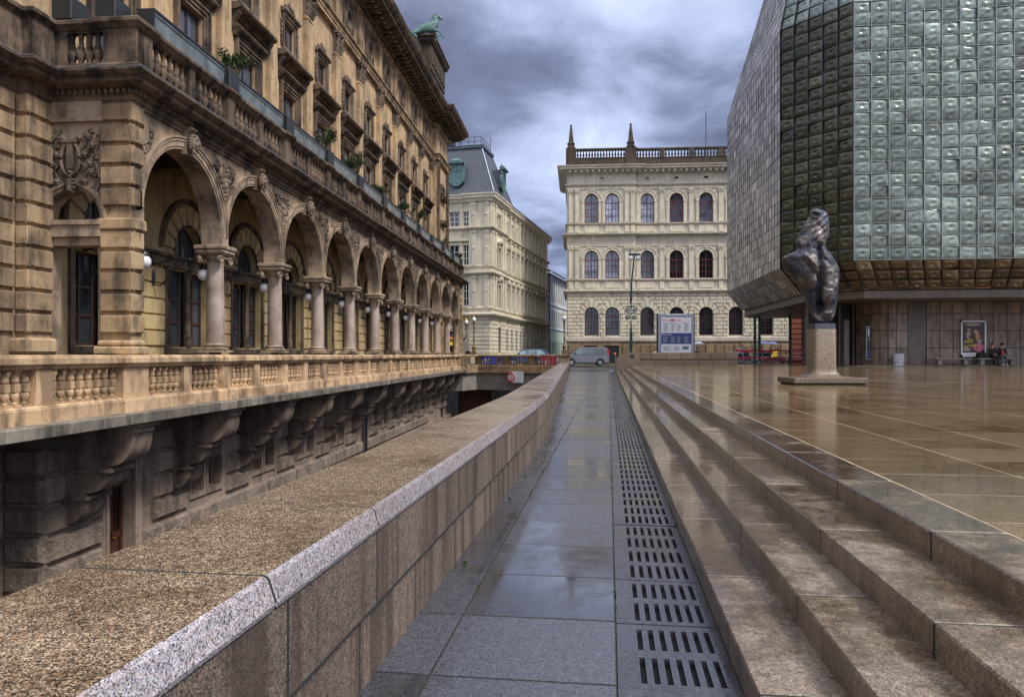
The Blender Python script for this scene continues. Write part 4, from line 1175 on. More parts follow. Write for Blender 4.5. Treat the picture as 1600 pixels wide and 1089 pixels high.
def facet(name, a, b, c, d, nu, nv, mat, jm, style, seed):
    """a,b bottom left/right; c,d top right/left world points; each tile its own moulded pane"""
    a, b, c, d = [Vector(p)-O for p in (a, b, c, d)]
    r = random.Random(seed); mb = MB(); jb = MB()
    nrm = (b-a).cross(d-a).normalized()
    K = 11 if style != 'side' else 4
    tw = (b-a).length/nu; th_ = (d-a).length/nv
    for j in range(nv):
        for i in range(nu):
            u0, u1, v0, v1 = i/nu, (i+1)/nu, j/nv, (j+1)/nv
            def B(u, v): 
                e = a.lerp(b, u); f = d.lerp(c, u); return e.lerp(f, v)
            kind = (j % 2 == 0); gx0 = .035 if style != 'side' else .014; 
            jx, jy = r.uniform(-.10, .10), r.uniform(-.08, .12); amp = r.uniform(.35, 1.25)
            tx, ty = (r.gauss(0, .018), r.gauss(0, .018)) if style != 'side' else (r.gauss(0, .003), r.gauss(0, .003))
            def fn(s, t):
                x, y = gx0+(1-2*gx0)*s, gx0+(1-2*gx0)*t
                p = B(u0+(u1-u0)*x, v0+(v1-v0)*y)
                cx, cy = s-.5, t-.5; rr_ = sqrt((cx-jx*.3)**2+(cy-jy*.3)**2)*2; ed = min(s, 1-s, t, 1-t)
                if style == 'side': h = .012*min(1, ed*4)+.005*sin(3*s+j)
                else:
                    h = .035*min(1, ed*6)
                    h += .004*cos(rr_*13+jx*9)+amp*(.022*math.exp(-((rr_-.55)/.2)**2)-.042*math.exp(-(rr_/.2)**2))*(1 if (kind or style == 'dark') else .5)
                    if not kind and style == 'front':
                        dd = (t-s*1.0); h += .014*math.tanh(dd*9)-.022*math.exp(-(dd/.055)**2)
                h += tx*(s-.5)*tw*3+ty*(t-.5)*th_*3
                return p+nrm*h
            mb.grid(fn, K, K)
    # joint grid behind
    o0 = -nrm*.25
    jb.quad(a+o0, b+o0, c+o0, d+o0)
    bw = .014 if style != 'side' else .012
    for i in range(nu+1):
        u = i/nu; p, q = a.lerp(b, u), d.lerp(c, u); t = (b-a).normalized()*bw
        e_ = .062 if style != 'side' else .018; jb.add([p-t, p+t, q+t, q-t, p-t+nrm*e_, p+t+nrm*e_, q+t+nrm*e_, q-t+nrm*e_], [(4,5,6,7),(0,4,7,3),(1,2,6,5)])
    for j in range(nv+1):
        v = j/nv; p, q = a.lerp(d, v), b.lerp(c, v); t = (d-a).normalized()*bw*.8
        e_ = .055 if style != 'side' else .016; jb.add([p-t, q-t, q+t, p+t, p-t+nrm*e_, q-t+nrm*e_, q+t+nrm*e_, p+t+nrm*e_], [(4,5,6,7),(0,1,5,4),(3,7,6,2)])
    o = mb.build(name, MT[mat], gb, smooth=50); jb.build('block_joints', MT[jm], o, smooth=0)
def V3(p, z): return (p[0], p[1], z)
facet('front_facade', V3(P3,ZB), V3(P4,ZB), V3(P4,ZT), V3(P3,ZT), 18, 21, 'tile_glass', 'tile_joint', 'front', 1)
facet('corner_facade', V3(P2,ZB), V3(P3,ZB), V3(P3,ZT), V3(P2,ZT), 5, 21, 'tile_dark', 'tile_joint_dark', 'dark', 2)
facet('side_facade', V3(P1,ZB), V3(P2,ZB), V3(P2,ZT), V3(P1,ZT), 24, 21, 'tile_side', 'tile_joint_dark', 'side', 3)
facet('upper_front', V3(P3,ZT), V3(P4,ZT), V3(T4_,ZTT), V3(T3_,ZTT), 18, 12, 'tile_glass', 'tile_joint', 'front', 4)
facet('upper_corner', V3(P2,ZT), V3(P3,ZT), V3(T3_,ZTT), V3(T2_,ZTT), 5, 12, 'tile_glass', 'tile_joint_dark', 'dark', 5)
facet('upper_side', V3(P1,ZT), V3(P2,ZT), V3(T2_,ZTT), V3(T1_,ZTT), 24, 12, 'tile_side', 'tile_joint_dark', 'side', 6)
facet('soffit_front', V3(C3,ZC), V3(C4,ZC), V3(P4,ZB), V3(P3,ZB), 18, 3, 'tile_soffit', 'tile_joint_dark', 'dark', 7)
facet('soffit_corner', V3(C2,ZC), V3(C3,ZC), V3(P3,ZB), V3(P2,ZB), 5, 3, 'tile_soffit', 'tile_joint_dark', 'dark', 8)
facet('soffit_side', V3(C1,ZC), V3(C2,ZC), V3(P2,ZB), V3(P1,ZB), 24, 3, 'tile_side', 'tile_joint_dark', 'side', 9)
# fascia + ceiling, back and roof
mb = MB(); dz = -ZP
fp = [(C1[0]-O.x+.3, C1[1]-O.y), (C2[0]-O.x+.15, C2[1]-O.y), (C3[0]-O.x+.1, C3[1]-O.y+.1), (C4[0]-O.x, C4[1]-O.y+.1)]
mb.mould(list(fp), [(-.3,4.97+dz),(.0,4.97+dz),(.02,4.92+dz),(.02,4.46+dz),(-.12,4.44+dz),(-.12,4.38+dz),(-.5,4.38+dz)])
mb.build('fascia', MT['fascia'], gb, smooth=0)
mb = MB(); zc = 4.40+dz
pts = [fp[0], fp[1], fp[2], fp[3], (C4[0]-O.x, 62-O.y), (C1[0]-O.x+2, 68-O.y)]
mb.add([(x, y, zc) for x, y in pts], [tuple(range(len(pts)))]); mb.build('ceiling', MT['fascia'], gb, smooth=0)
mb = MB()
mb.add([W(P1[0],P1[1],ZB), W(C1[0]+12,C1[1]+1,ZB), W(T1_[0]+12,T1_[1],ZTT), W(T1_[0],T1_[1],ZTT), W(P1[0],P1[1],ZT), W(C1[0],C1[1],ZC), W(C1[0]+12,C1[1]+1,ZC)], [(0,4,3,2,1),(5,0,1,6)])
mb.add([W(T1_[0],T1_[1],ZTT), W(T2_[0],T2_[1],ZTT), W(T3_[0],T3_[1],ZTT), W(T4_[0],T4_[1],ZTT), W(37,60,ZTT)], [(0,1,2,3,4)])
mb.build('rear_wall', MT['tile_dark'], gb, smooth=0)
# ground storey: curved panel wall, recess with dark glazing
YW = 46.4
def panel(mb, p, q, z0, z1, th=.04, g=.022):
    p, q = Vector(p), Vector(q); t = (q-p).normalized(); n = Vector((t.y, -t.x))
    a, b = p+t*g, q-t*g; a0, b0 = a+n*th, b+n*th
    mb.add([(a.x,a.y,z0+g),(b.x,b.y,z0+g),(b.x,b.y,z1-g),(a.x,a.y,z1-g),(a0.x,a0.y,z0+g),(b0.x,b0.y,z0+g),(b0.x,b0.y,z1-g),(a0.x,a0.y,z1-g)], [(4,5,6,7),(0,1,5,4),(1,2,6,5),(2,3,7,6),(3,0,4,7)])
mb = MB(); jb = MB()
def xw(px, z=YW): return (px-CXP)/F*z
curve = []
for k in range(6):
    f = k/5; px = 1338+62*f; zz = YW+2.6*(1-f)**2.0
    curve.append((gx(px, zz)-O.x, zz-O.y))
ring_pts = curve+[(xw(1418)-O.x, YW-O.y)]
for i in range(len(ring_pts)-1):
    for z0, z1 in ((0, 1.11), (1.11, 2.19), (2.19, 3.25), (3.25, 3.98)): panel(mb, ring_pts[i], ring_pts[i+1], z0, z1)
x = xw(1447)-O.x
while x < 17:
    for z0, z1 in ((0, 1.11), (1.11, 2.19), (2.19, 3.25), (3.25, 3.98)):
        if (x > 11.6 and x < 12.4): x += .0
        panel(mb, (x, YW-O.y), (x+.83, YW-O.y), z0, z1)
    x += .83
mb.build('stone_panels', MT['panel_stone'], gb, smooth=0)
full = ring_pts+[(18, YW-O.y)]
jb.mould(full, [(-.5,0),(.0,0),(.0,3.98),(-.5,3.98)]); 
pp_ = MB(); pp_.box(xw(1419)-O.x, xw(1446)-O.x, YW-O.y-.02, YW-O.y+.1, 0, 2.9); pp_.box(xw(1419)-O.x, xw(1446)-O.x, YW-O.y-.02, YW-O.y+.1, 2.93, 3.98); pp_.build('recessed_panel', MT['fascia'], gb, smooth=0)
jb.build('wall_core', MT['black'], gb, smooth=0)
mb = MB(); mb.mould([(gx(1262, 49.4)-O.x, YW-O.y+3), (17, YW-O.y+3)], [(-.2,0),(0,0),(0,3.98),(-.2,3.98)])
mb.build('glazed_recess', MT['poster_black'], gb, smooth=0)
mb = MB()
for px in (1262, 1290, 1312, 1334): mb.box(gx(px, 49)-O.x-.06, gx(px, 49)-O.x+.06, 49-O.y, 49.2-O.y, 0, 3.98)
mb.box(gx(1322, 47.5)-O.x-.15, gx(1322, 47.5)-O.x+.15, 47.4-O.y, 47.7-O.y, 0, 2.9)
mb.build('mullions', MT['fascia'], gb, smooth=0)
mb = MB(); mb.box(xw(1330)-O.x, 17, YW-O.y-.75, YW-O.y+.6, -.1, .035); mb.build('pavement_strip', MT['concrete'], gb, smooth=0)
# green steel posts under the overhang
for i, (px, z) in enumerate(((1179.5, 60.5), (1186.5, 62.5), (1234.5, 62.0))):
    mb = MB(); mb.tube([(0,0,0),(0,0,3.95)], .11, 12); mb.lathe(0, 0, [(.17,0),(.17,.25),(.13,.3)], 12); mb.lathe(0,0,[(.14,2.0),(.15,2.02),(.15,2.1),(.14,2.12)],12)
    tag(mb.build('steel_post', MT['green_post'], None, (gx(px, z), z, ZP)), ['dark green steel post carrying the overhang, left one of a close pair', 'dark green steel post right beside its twin under the overhang', 'dark green steel post beside the red stone wall'][i], 'post')

# ================================================================ academy building across the street
ac = empty('academy_building', (gx(889, 89), 89.0, .03), -radians(4.9), 'pale cream three storey neo-renaissance building with rows of arched windows and balustraded roof', 'building')
LAC = 41.0
AWX = [2.66, 5.10]+[9.22+3.42*k for k in range(9)]
PVX = 7.85        # pavilion width
def fy(x): return 0.0 if x < PVX else .35
mb = MB()
def acwall(z0, z1, half, za, zb, mat=None, depth=.45, tgt=None):
    m = tgt or mb
    m.wall(-.25, PVX, z0, z1, [(x-half, x+half, za, zb, True) for x in AWX[:2]], 0, depth)
    m.wall(PVX, LAC, z0, z1, [(x-half, x+half, za, zb, True) for x in AWX[2:]], .35, depth)
acwall(15.2, 23.3, .80, 16.7, 19.35); acwall(8.4, 15.2, .80, 10.1, 12.6); acwall(3.0, 8.4, .80, 3.4, 5.9)
mb.quad((PVX,0,3.0),(PVX,.35,3.0),(PVX,.35,23.3),(PVX,0,23.3)); mb.quad((-.25,0,0),(-.25,20,0),(-.25,20,23.3),(-.25,0,23.3))
mb.build('facade_wall', MT['cream_grey'], ac, smooth=0)
pa = [(-.25, 12), (-.25, 0), (PVX, 0), (PVX, .35), (LAC, .35)]
mb = MB()
mb.mould(pa, [(0,22.55),(.15,22.6),(.25,22.8),(.95,22.95),(.95,23.1),(1.1,23.25),(1.12,23.35),(-.5,23.45)])
x = 0
while x < LAC: mb.box(x, x+.28, fy(x)-.72, fy(x), 22.6, 22.93); x += .68
mb.mould(pa, [(0,21.05),(.12,21.08),(.22,21.22),(.22,21.3),(0,21.36)])
mb.mould(pa, [(0,20.65),(.08,20.67),(.08,20.85),(0,20.87)])
mb.mould(pa, [(0,16.45),(.14,16.48),(.2,16.58),(.2,16.66),(0,16.7)])
mb.mould(pa, [(0,15.1),(.2,15.15),(.5,15.32),(.5,15.42),(0,15.5)])
mb.mould(pa, [(0,13.9),(.06,13.92),(.06,14.0),(0,14.02)])
mb.mould(pa, [(0,9.82),(.14,9.85),(.2,9.95),(.2,10.03),(0,10.07)])
mb.mould(pa, [(0,8.3),(.2,8.36),(.42,8.6),(.42,8.7),(0,8.8)])
mb.mould(pa, [(0,2.55),(.12,2.6),(.25,2.72),(.25,3.12),(.1,3.2),(0,3.2)])
mb.build('string_courses', MT['cream_grey'], ac, smooth=0)
# pilasters, panels, archivolts
mb = MB()
def pil(x, w, z0, z1):
    y = fy(x); mb.box(x-w/2, x+w/2, y-.14, y, z0, z1); mb.box(x-w/2-.05, x+w/2+.05, y-.19, y, z0, z0+.25); mb.box(x-w/2-.03, x+w/2+.03, y-.18, y, z1-.5, z1-.42)
    mb.box(x-w/2-.09, x+w/2+.09, y-.24, y, z1-.14, z1)
    for k in range(3): mb.ball((x-w/2+w*k/2, y-.18, z1-.27), (.1,.08,.13), 6, 4)
px_ = [.20, .95, PVX-1.05, PVX-.35]+[9.22+1.71+3.42*k for k in range(9)]+[PVX+.35]
for x in px_:
    pil(x, .42 if x < PVX else .5, 16.7, 20.65); pil(x, .42 if x < PVX else .5, 10.07, 13.9)
    y = fy(x)
    for z0, z1 in ((15.55, 16.42), (8.85, 9.8)): mb.block(x-.28, x+.28, z0, z1, y, .10, .05)
for i, x in enumerate(AWX):
    y = fy(x)
    for (za, zs) in ((16.7, 19.35), (10.07, 12.6)):
        mb.ring(x, zs, .80, .92, y-.10, y, 20); mb.ring(x, zs, .92, 1.08, y-.06, y, 20); mb.ring(x, zs, 1.12, 1.24, y-.12, y, 20)
        for sx in (-1, 1):
            xs = sorted((x+sx*.84, x+sx*1.16)); mb.box(xs[0], xs[1], y-.11, y, za, zs-.2); mb.box(xs[0]-.04, xs[1]+.04, y-.16, y, zs-.2, zs-.02)
        mb.prism_x([(y, zs+.75), (y-.22, zs+.8), (y-.28, zs+1.15), (y, zs+1.2)], x-.11, x+.11)
        mb.block(x-.85, x+.85, za-1.12, za-.3, y, .06, .05)
    if i >= 1:
        xo = x if i > 1 else (AWX[0]+AWX[1])/2
        mb.ring(xo, 21.95, .30, .44, y-.08, y, 16, 0, 2*pi, sz=.5)
    # ground floor voussoirs
    for k in range(7):
        a0, a1 = pi*k/7+.03, pi*(k+1)/7-.03; ro = 1.45 if k != 3 else 1.9
        vs = []
        for yy, e in ((y, 0), (y-.13, .05)):
            for r_, a in ((.82+e*.5, a0), (.82+e*.5, a1), (ro-e, a1-e*.5), (ro-e, a0+e*.5)): vs.append((x+r_*cos(a), yy, 5.9+r_*sin(a)))
        mb.add(vs, [(4,5,6,7),(0,1,5,4),(1,2,6,5),(2,3,7,6),(3,0,4,7)])
# rustic courses of the ground floor
z = 3.25; ci = 0
while z < 8.2:
    h = .425; x = -.2 ; 
    while x < LAC:
        w = 1.05 if (ci % 2) else .78; x1 = min(x+w, LAC)
        if x < PVX < x1: x1 = PVX
        # clip against windows
        segs_ = [(x, x1)]
        for wx in AWX:
            zm = z+h/2; hw = .86 if zm < 5.9 else (sqrt(max(0, 1.47**2-(zm-5.9)**2)) if zm < 7.35 else 0)
            if abs(zm-5.9) < .3: hw = max(hw, .9)
            if hw <= 0: continue
            ns = []
            for a, b in segs_:
                if b <= wx-hw or a >= wx+hw: ns.append((a, b)); continue
                if a < wx-hw: ns.append((a, wx-hw))
                if b > wx+hw: ns.append((wx+hw, b))
            segs_ = ns
        for a, b in segs_:
            if b-a > .12: mb.block(a, b, z, z+h, fy((a+b)/2), .11, .05, .012)
        x = x1+1e-4
    z += h+.005; ci += 1
mb.build('facade_ornament', MT['cream'], ac, smooth=0)
# oculi glass
mb = MB()
for i, x in enumerate(AWX):
    if i >= 1:
        xo = x if i > 1 else (AWX[0]+AWX[1])/2
        mb.ring(xo, 21.95, .001, .30, fy(x)-.02, fy(x)-.01, 16, 0, 2*pi, sz=.5)
mb.build('oculus_pane', MT['glass'], ac, smooth=0)
# plinth
mb = MB(); z = 0.0
mb.wall(-.25, PVX, 0, 2.6, [(1.75, 3.3, .1, 2.2, False), (4.1, 5.9, .1, 2.2, False)], -.12, .5); mb.wall(PVX, LAC, 0, 2.6, [(x-.6, x+.6, .9, 1.7, False) for x in AWX[2:]], .23, .5)
for zz in (.1, 1.25):
    x = -.1
    while x < LAC:
        a, b = x, x+1.05
        hit = any(a < wx+.75 and b > wx-.75 for wx in AWX[2:]) and zz < 1 if a > PVX else (a < 6.1 and b > 1.5)
        if not hit and not (a < PVX < b): mb.block(a, b, zz, zz+1.1, fy(x)-.12, .10, .06, .02)
        x += 1.07
mb.build('plinth', MT['plinth_brown'], ac, smooth=0)
mb = MB(); mb.box(1.7, 6.0, .0, .3, 0, 2.4); mb.box(PVX+.3, LAC, .6, .65, .5, 2.2); mb.build('basement_opening', MT['black'], ac, smooth=0)
# windows
def arch_pane(half, za, zs, y, n=16):
    g_ = MB(); P = [(half*cos(pi*k/n), y, zs+half*sin(pi*k/n)) for k in range(n+1)]+[(-half, y, za), (half, y, za)]
    g_.add(P, [tuple(range(len(P)))]); return g_
def win_mesh(zs, za, bars, mat):
    f = MB(); y = .25
    f.ring(0, zs, .72, .80, y-.05, y+.03, 16)
    for a, b in ((-.8,-.72),(.72,.8),(-.05,.05)): f.box(a, b, y-.05, y+.03, za, zs if abs(a) > .1 else zs+.76)
    for z in (za, zs-.35): f.box(-.78, .78, y-.045, y+.03, z, z+.09)
    for z in bars: f.box(-.75, .75, y-.03, y+.02, z, z+.04)
    for x in (-.40, .37): f.box(x, x+.03, y-.03, y+.02, za, zs)
    return f.mesh('window', MT[mat], 0)
wu = win_mesh(19.35, 16.7, (17.5, 18.3), 'frame_red'); wm = win_mesh(12.6, 10.1, (10.9, 11.6), 'frame_red'); wl = win_mesh(5.9, 3.4, (4.2, 5.0), 'frame_red')
gu, gm_, gl = [arch_pane(.8, a, b, .25).mesh('pane', MT['glass_sky'], 0) for a, b in ((16.7, 19.35), (10.1, 12.6), (3.4, 5.9))]
gmd = gm_.copy(); gmd.materials[0] = MT['glass']; gld = gl.copy(); gld.materials[0] = MT['glass']
gr = MB(); 
for k in range(9): x = -.72+.18*k; gr.box(x-.012, x+.012, .06, .085, 3.4, 5.9+sqrt(max(0, .76**2-x*x)))
for k in range(8): gr.box(-.78, .78, .055, .08, 3.5+k*.38, 3.53+k*.38)
gr = gr.mesh('window_grille', MT['dark_metal'], 0)
for i, x in enumerate(AWX):
    for (wmh, gmh) in ((wu, gu), (wm, gm_ if i < 2 else gmd), (wl, gl if i < 2 else gld)):
        o = put(wmh, 'window', ac, (x, fy(x), 0)); put(gmh, 'pane', o, (0, 0, 0))
        if wmh is wl: put(gr, 'window_grille', o, (0, 0, 0))
# attic parapet, balustrade, obelisks
mb = MB(); pb = [(-.1, 12), (-.1, .12), (PVX+.1, .12), (PVX+.1, .5), (LAC, .5)]
mb.mould(pb, [(0,23.4),(.12,23.4),(.12,23.7),(.03,23.75),(.03,24.4),(.1,24.45),(-.45,24.5)])
mb.mould(pb, [(-.4,25.3),(.02,25.3),(.12,25.4),(.12,25.55),(-.4,25.6)])
pd = [.25, PVX-.55, 11.0, 14.42, 17.84, 21.26, 24.7, 28.1, 31.5]
for x in pd: mb.box(x-.28, x+.28, (0 if x < PVX else .38), .9, 24.4, 25.4)
for x in (.25, PVX-.55): mb.box(x-.62, x+.62, -.05, 1.1, 23.4, 25.6)
ao = mb.build('attic_parapet', MT['parapet_soot'], ac, smooth=0)
bm = MB(); bm.lathe(0, 0, [(.10,0),(.10,.08),(.07,.12),(.13,.32),(.12,.40),(.06,.62),(.06,.72),(.10,.80),(.10,.86)], 6); bm = bm.mesh('baluster', MT['parapet_soot'], 50)
locs = []
for a, b in zip(pd, pd[1:]):
    n = int((b-a-.7)/.33)
    for k in range(n): x = a+.45+(b-a-.9)*k/(n-1); locs.append((x, .3 if x < PVX else .68, 24.47))
locs.sort()
for l in locs[:100]: put(bm, 'baluster', ao, l)
for x in (.25, PVX-.55):
    mb = MB(); mb.bbox(-.5, .5, -.5, .5, 25.6, 25.8, .04); mb.box(-.38, .38, -.38, .38, 25.8, 26.15); mb.bbox(-.45, .45, -.45, .45, 26.15, 26.28, .04)
    mb.lathe(0, 0, [(.46,26.28),(.32,27.2),(.17,28.2),(.08,28.3)], 4, a0=pi/4); mb.ball((0,0,28.4), .15, 8, 6)
    put(mb.mesh('obelisk', MT['parapet_soot'], 30), 'obelisk', ac, (x, .5, 0))
mb = MB(); mb.tube([(17, 6, 23), (17, 6, 31.5)], .05, 6); mb.build('flagpole', MT['dark_metal'], ac)
mb = MB(); mb.box(-.2, LAC, .9, 20, .1, 24.3); mb.build('building_body', MT['cream_grey'], ac, smooth=0)

# ================================================================ cream corner building with the mansard tower
B2 = atan2(290, 1170)
cb2 = empty('corner_house', (-2.33, 78.0, .03), pi/2-B2, 'tall yellowish corner house with a slate mansard tower and green copper dormers', 'building')
LB = 31.0
# long facade: local x along, outside -y.  end face: plane x=0, outside -x, spanning y 0..14
WX = [2.9]+[7.2+2.25*k for k in range(10)]
EX = [2.55, 3.85, 6.4, 8.2, 10.5]; EH = {2.55: .30}      # end face windows (y)
def end_map(t): return [(y, x, z) for x, y, z in t]
mb = MB(); em = MB()
rows = [(0, 5.2, 1.5, 4.0, .58), (5.2, 9.6, 6.2, 8.6, .50), (9.6, 14.2, 10.5, 12.6, .50), (14.2, 17.3, 14.55, 16.1, .50)]
for (z0, z1, za, zb, hw) in rows:
    mb.wall(0, LB, z0, z1, [(x-hw, x+hw, za, zb, False) for x in WX], 0, .3)
    t = MB(); t.wall(0, 14, z0, z1, [(x-EH.get(x,.52), x+EH.get(x,.52), za, zb, False) for x in EX] if z0 > 1 else [(3.0, 5.9, .0, 3.6, False), (8.0, 11.0, 0, 3.6, False)], 0, .3); em.add([(y, x, z) for x, y, z in t.v], t.f)
mb.add(em.v, em.f)
mb.build('facade_wall', MT['cream'], cb2, smooth=0)
p2 = [(0, 14), (0, 0), (LB, 0), (LB, 8)]
p2b = [(-.0, 14), (-.0, 2.2), (-.25, 2.2), (-.25, -.25), (5.6, -.25), (5.6, 0), (LB, 0), (LB, 8)]
mb = MB()
for pr in ([(0,17.0),(.2,17.05),(.3,17.3),(.5,17.4),(.5,17.55),(.62,17.75),(.62,17.85),(-.5,17.95)], [(0,14.1),(.15,14.15),(.35,14.3),(.35,14.4),(0,14.45)], [(0,9.4),(.2,9.45),(.4,9.6),(.4,9.75),(0,9.8)],
           [(0,10.2),(.12,10.22),(.16,10.34),(0,10.4)], [(0,5.0),(.2,5.05),(.55,5.25),(.55,5.4),(0,5.5)], [(0,5.85),(.12,5.87),(.16,6.0),(0,6.1)], [(0,.2),(.15,.2),(.15,1.1),(0,1.15)]):
    mb.mould(p2b, pr)
mb.box(-.25, 5.6, -.25, .0, 0, 1.3); 
for (x0, x1) in ((-.25, 2.05), (3.75, 5.6)): mb.box(x0, x1, -.25, 0.0, 1.2, 17.2)
mb.box(2.05, 3.75, -.25, 0, 4.05, 6.15); mb.box(2.05, 3.75, -.25, 0, 8.65, 10.45); mb.box(2.05, 3.75, -.25, 0, 12.65, 14.5); mb.box(2.05, 3.75, -.25, 0, 16.15, 17.2)
mb.box(-.25, 0.0, 0, 2.2, 0, 17.2)
# pilasters of the corner bay
for (z0, z1) in ((6.1, 9.4), (10.4, 14.1), (14.45, 17.0)):
    for x in (.25, 1.3, 4.2, 5.2): mb.box(x-.22, x+.22, -.37, -.25, z0, z1); mb.box(x-.28, x+.28, -.42, -.25, z1-.3, z1-.1); mb.ball((x, -.37, (z0+z1)/2), (.16, .06, .16), 8, 5)
    for y in (.25, 1.6): mb.box(-.37, -.25, y-.24, y+.24, z0, z1); mb.box(-.42, -.25, y-.3, y+.3, z1-.3, z1-.1); mb.ball((-.37, y, (z0+z1)/2), (.06, .16, .16), 8, 5)
    for y in (2.05, 3.1, 4.65, 5.5, 7.3, 9.3, 11.5): mb.box(-.12, 0, y-.16, y+.16, z0, z1)
    for k in range(11): 
        x = 6.1+2.25*k; mb.box(x-.2, x+.2, -.26, 0, z0, z1); mb.box(x-.25, x+.25, -.32, 0, z1-.25, z1-.1)
        if k < 10 and z0 > 14:
            mb.box(x+1.12-.12, x+1.12+.12, -.0, .0, z0, z1)
for i, x in enumerate(WX):
    y = -.25 if i == 0 else 0
    for (za, zb) in ((6.2, 8.6), (10.5, 12.6)):
        for sx in (-1, 1): xs = sorted((x+sx*.52, x+sx*.66)); mb.box(xs[0], xs[1], y-.12, y, za, zb)
        mb.box(x-.65, x+.65, y-.14, y, zb, zb+.16)
        mb.prism_x([(y, zb+.35), (y-.35, zb+.4), (y-.4, zb+.55), (y, zb+.6)], x-.8, x+.8)
        if za < 7 or i == 0: 
            mb.add([(x-.8,y-.38,zb+.58),(x+.8,y-.38,zb+.58),(x,y-.38,zb+1.0),(x-.8,y,zb+.58),(x+.8,y,zb+.58),(x,y,zb+1.0)], [(0,1,2),(0,2,5,3),(1,4,5,2)])
        for sx in (-1, 1): mb.ball((x+sx*.55, y-.2, zb+.3), (.09, .12, .16), 6, 4)
    for sx in (-1, 1): xs = sorted((x+sx*.52, x+sx*.62)); mb.box(xs[0], xs[1], y-.1, y, 14.5, 16.3)
    mb.box(x-.6, x+.6, y-.1, y, 16.15, 16.3)
# ground floor rustication
for k in range(9):
    z = 1.25+k*.43
    for a, b in ([(-.2, 2.35), (3.45, 5.55)]): mb.block(a, b, z, z+.40, -.25, .10, .05)
    for j in range(11):
        a = 5.7 if j == 0 else WX[j]+.5; b = WX[j+1]-.5 if j < 10 else LB
        if b-a > .2: mb.block(a, b, z, z+.40, 0, .10, .05)
    mb.blockx(-.2, 2.15, z, z+.40, -.25, .10, .05); mb.blockx(6.0, 7.9, z, z+.40, 0, .1, .05)
    if z > 3.6: mb.blockx(2.3, 7.9, z, z+.4, 0, .1, .05)
# end-face window dressings
for y0 in EX:
    for (za, zb) in ((6.2, 8.6), (10.5, 12.6), (14.55, 16.1)):
        h_ = EH.get(y0, .52)
        for sx in (-1, 1): ys = sorted((y0+sx*(h_+.02), y0+sx*(h_+.12))); mb.box(-.12, 0, ys[0], ys[1], za, zb)
        mb.box(-.16, 0, y0-h_-.14, y0+h_+.14, zb, zb+.15); mb.box(-.2, 0, y0-h_-.14, y0+h_+.14, za-.12, za)
for yc in (4.2, 9.5):
    pts = [(-2.0, 0), (2.0, 0), (2.0, .12), (0, .75), (-2.0, .12)]
    mb.add([(-.32, yc+a, 13.0+b) for a, b in pts]+[(0, yc+a, 13.0+b) for a, b in pts], [(0,1,2,3,4)]+[(i, (i+1) % 5, 5+(i+1) % 5, 5+i) for i in range(5)])
mb.build('facade_ornament', MT['cream'], cb2, smooth=0)
def flat_window(hw, za, zb, bars=2):
    f = MB(); y = .07
    for x in (-hw, -.035, hw-.07): f.box(x, x+.07, y-.04, y+.02, za, zb)
    for k in range(bars+1): z = za+(zb-za-.07)*k/bars; f.box(-hw, hw, y-.04, y+.02, z, z+.07)
    g_ = MB(); g_.quad((-hw,y,za),(hw,y,za),(hw,y,zb),(-hw,y,zb)); return f.mesh('window', MT['frame_white'], 0), g_.mesh('pane', MT['glass'], 0)
for (z0, z1, za, zb, hw) in rows:
    fm, gmx = flat_window(hw, za, zb, 3)
    for x in WX: o = put(fm, 'window', cb2, (x, 0, 0)); put(gmx, 'pane', o, (0, 0, 0))
    if z0 > 1:
        fm, gmx = flat_window(.52, za, zb, 3); fn_, gn_ = flat_window(.30, za, zb, 3)
        for y in EX: o = put(fn_ if y in EH else fm, 'window', cb2, (0, y, 0), rz=-pi/2); put(gn_ if y in EH else gmx, 'pane', o, (0, 0, 0))
# roofs
mb = MB()
mb.add([(-.6,-.6,17.9),(7.6,-.6,17.9),(7.6,9,17.9),(-.6,9,17.9),(1.2,1.2,23.1),(5.2,1.2,23.1),(5.2,8,23.1),(1.2,8,23.1)], [(0,1,5,4),(1,2,6,5),(2,3,7,6),(3,0,4,7),(4,5,6,7)])
mb.mould([(1.2,8),(1.2,1.2),(5.2,1.2),(5.2,8)], [(-.1,23.0),(.2,23.05),(.2,23.25),(-.1,23.3)])
mb.add([(7.5,-.7,17.92),(LB+.6,-.7,17.92),(LB+.6,5,20.6),(7.5,5,20.6),(7.5,12,17.9),(LB+.6,12,17.9)], [(0,1,2,3),(3,2,5,4)])
mb.build('slate_roof', MT['slate'], cb2, smooth=0)
mb = MB()
for (p, q) in (((-.6,-.6,17.95),(1.2,1.2,23.1)), ((7.6,-.6,17.95),(5.2,1.2,23.1))): mb.tube([p, q], .07, 6)
mb.build('roof_ridge', MT['pewter'], cb2)
mb = MB(); mb.box(1.0, 5.3, 1.0, 8.1, 23.28, 23.34)
for k in range(10): mb.tube([(1.3, 1.3+k*.72, 23.3), (1.3, 1.3+k*.72, 24.3)], .03, 5)
for k in range(6): mb.tube([(1.3+k*.75, 1.3, 23.3), (1.3+k*.75, 1.3, 24.3+(.9 if k == 5 else 0))], .03, 5)
for z in (23.8, 24.25): mb.tube([(1.3, 7.8, z), (1.3, 1.3, z), (5.1, 1.3, z)], .03, 5)
mb.tube([(2.2, 4, 23.3), (2.2, 4, 26.0)], .05, 5); mb.tube([(2.2, 3, 25.0), (2.2, 5.5, 25.0)], .06, 5); mb.box(1.9, 2.6, 4.6, 6.0, 23.3, 24.9)
mb.tube([(1.8, 3.0, 25.2), (1.8, 5.4, 25.2)], .04, 5)
mb.build('roof_railing', MT['dark_metal'], cb2)
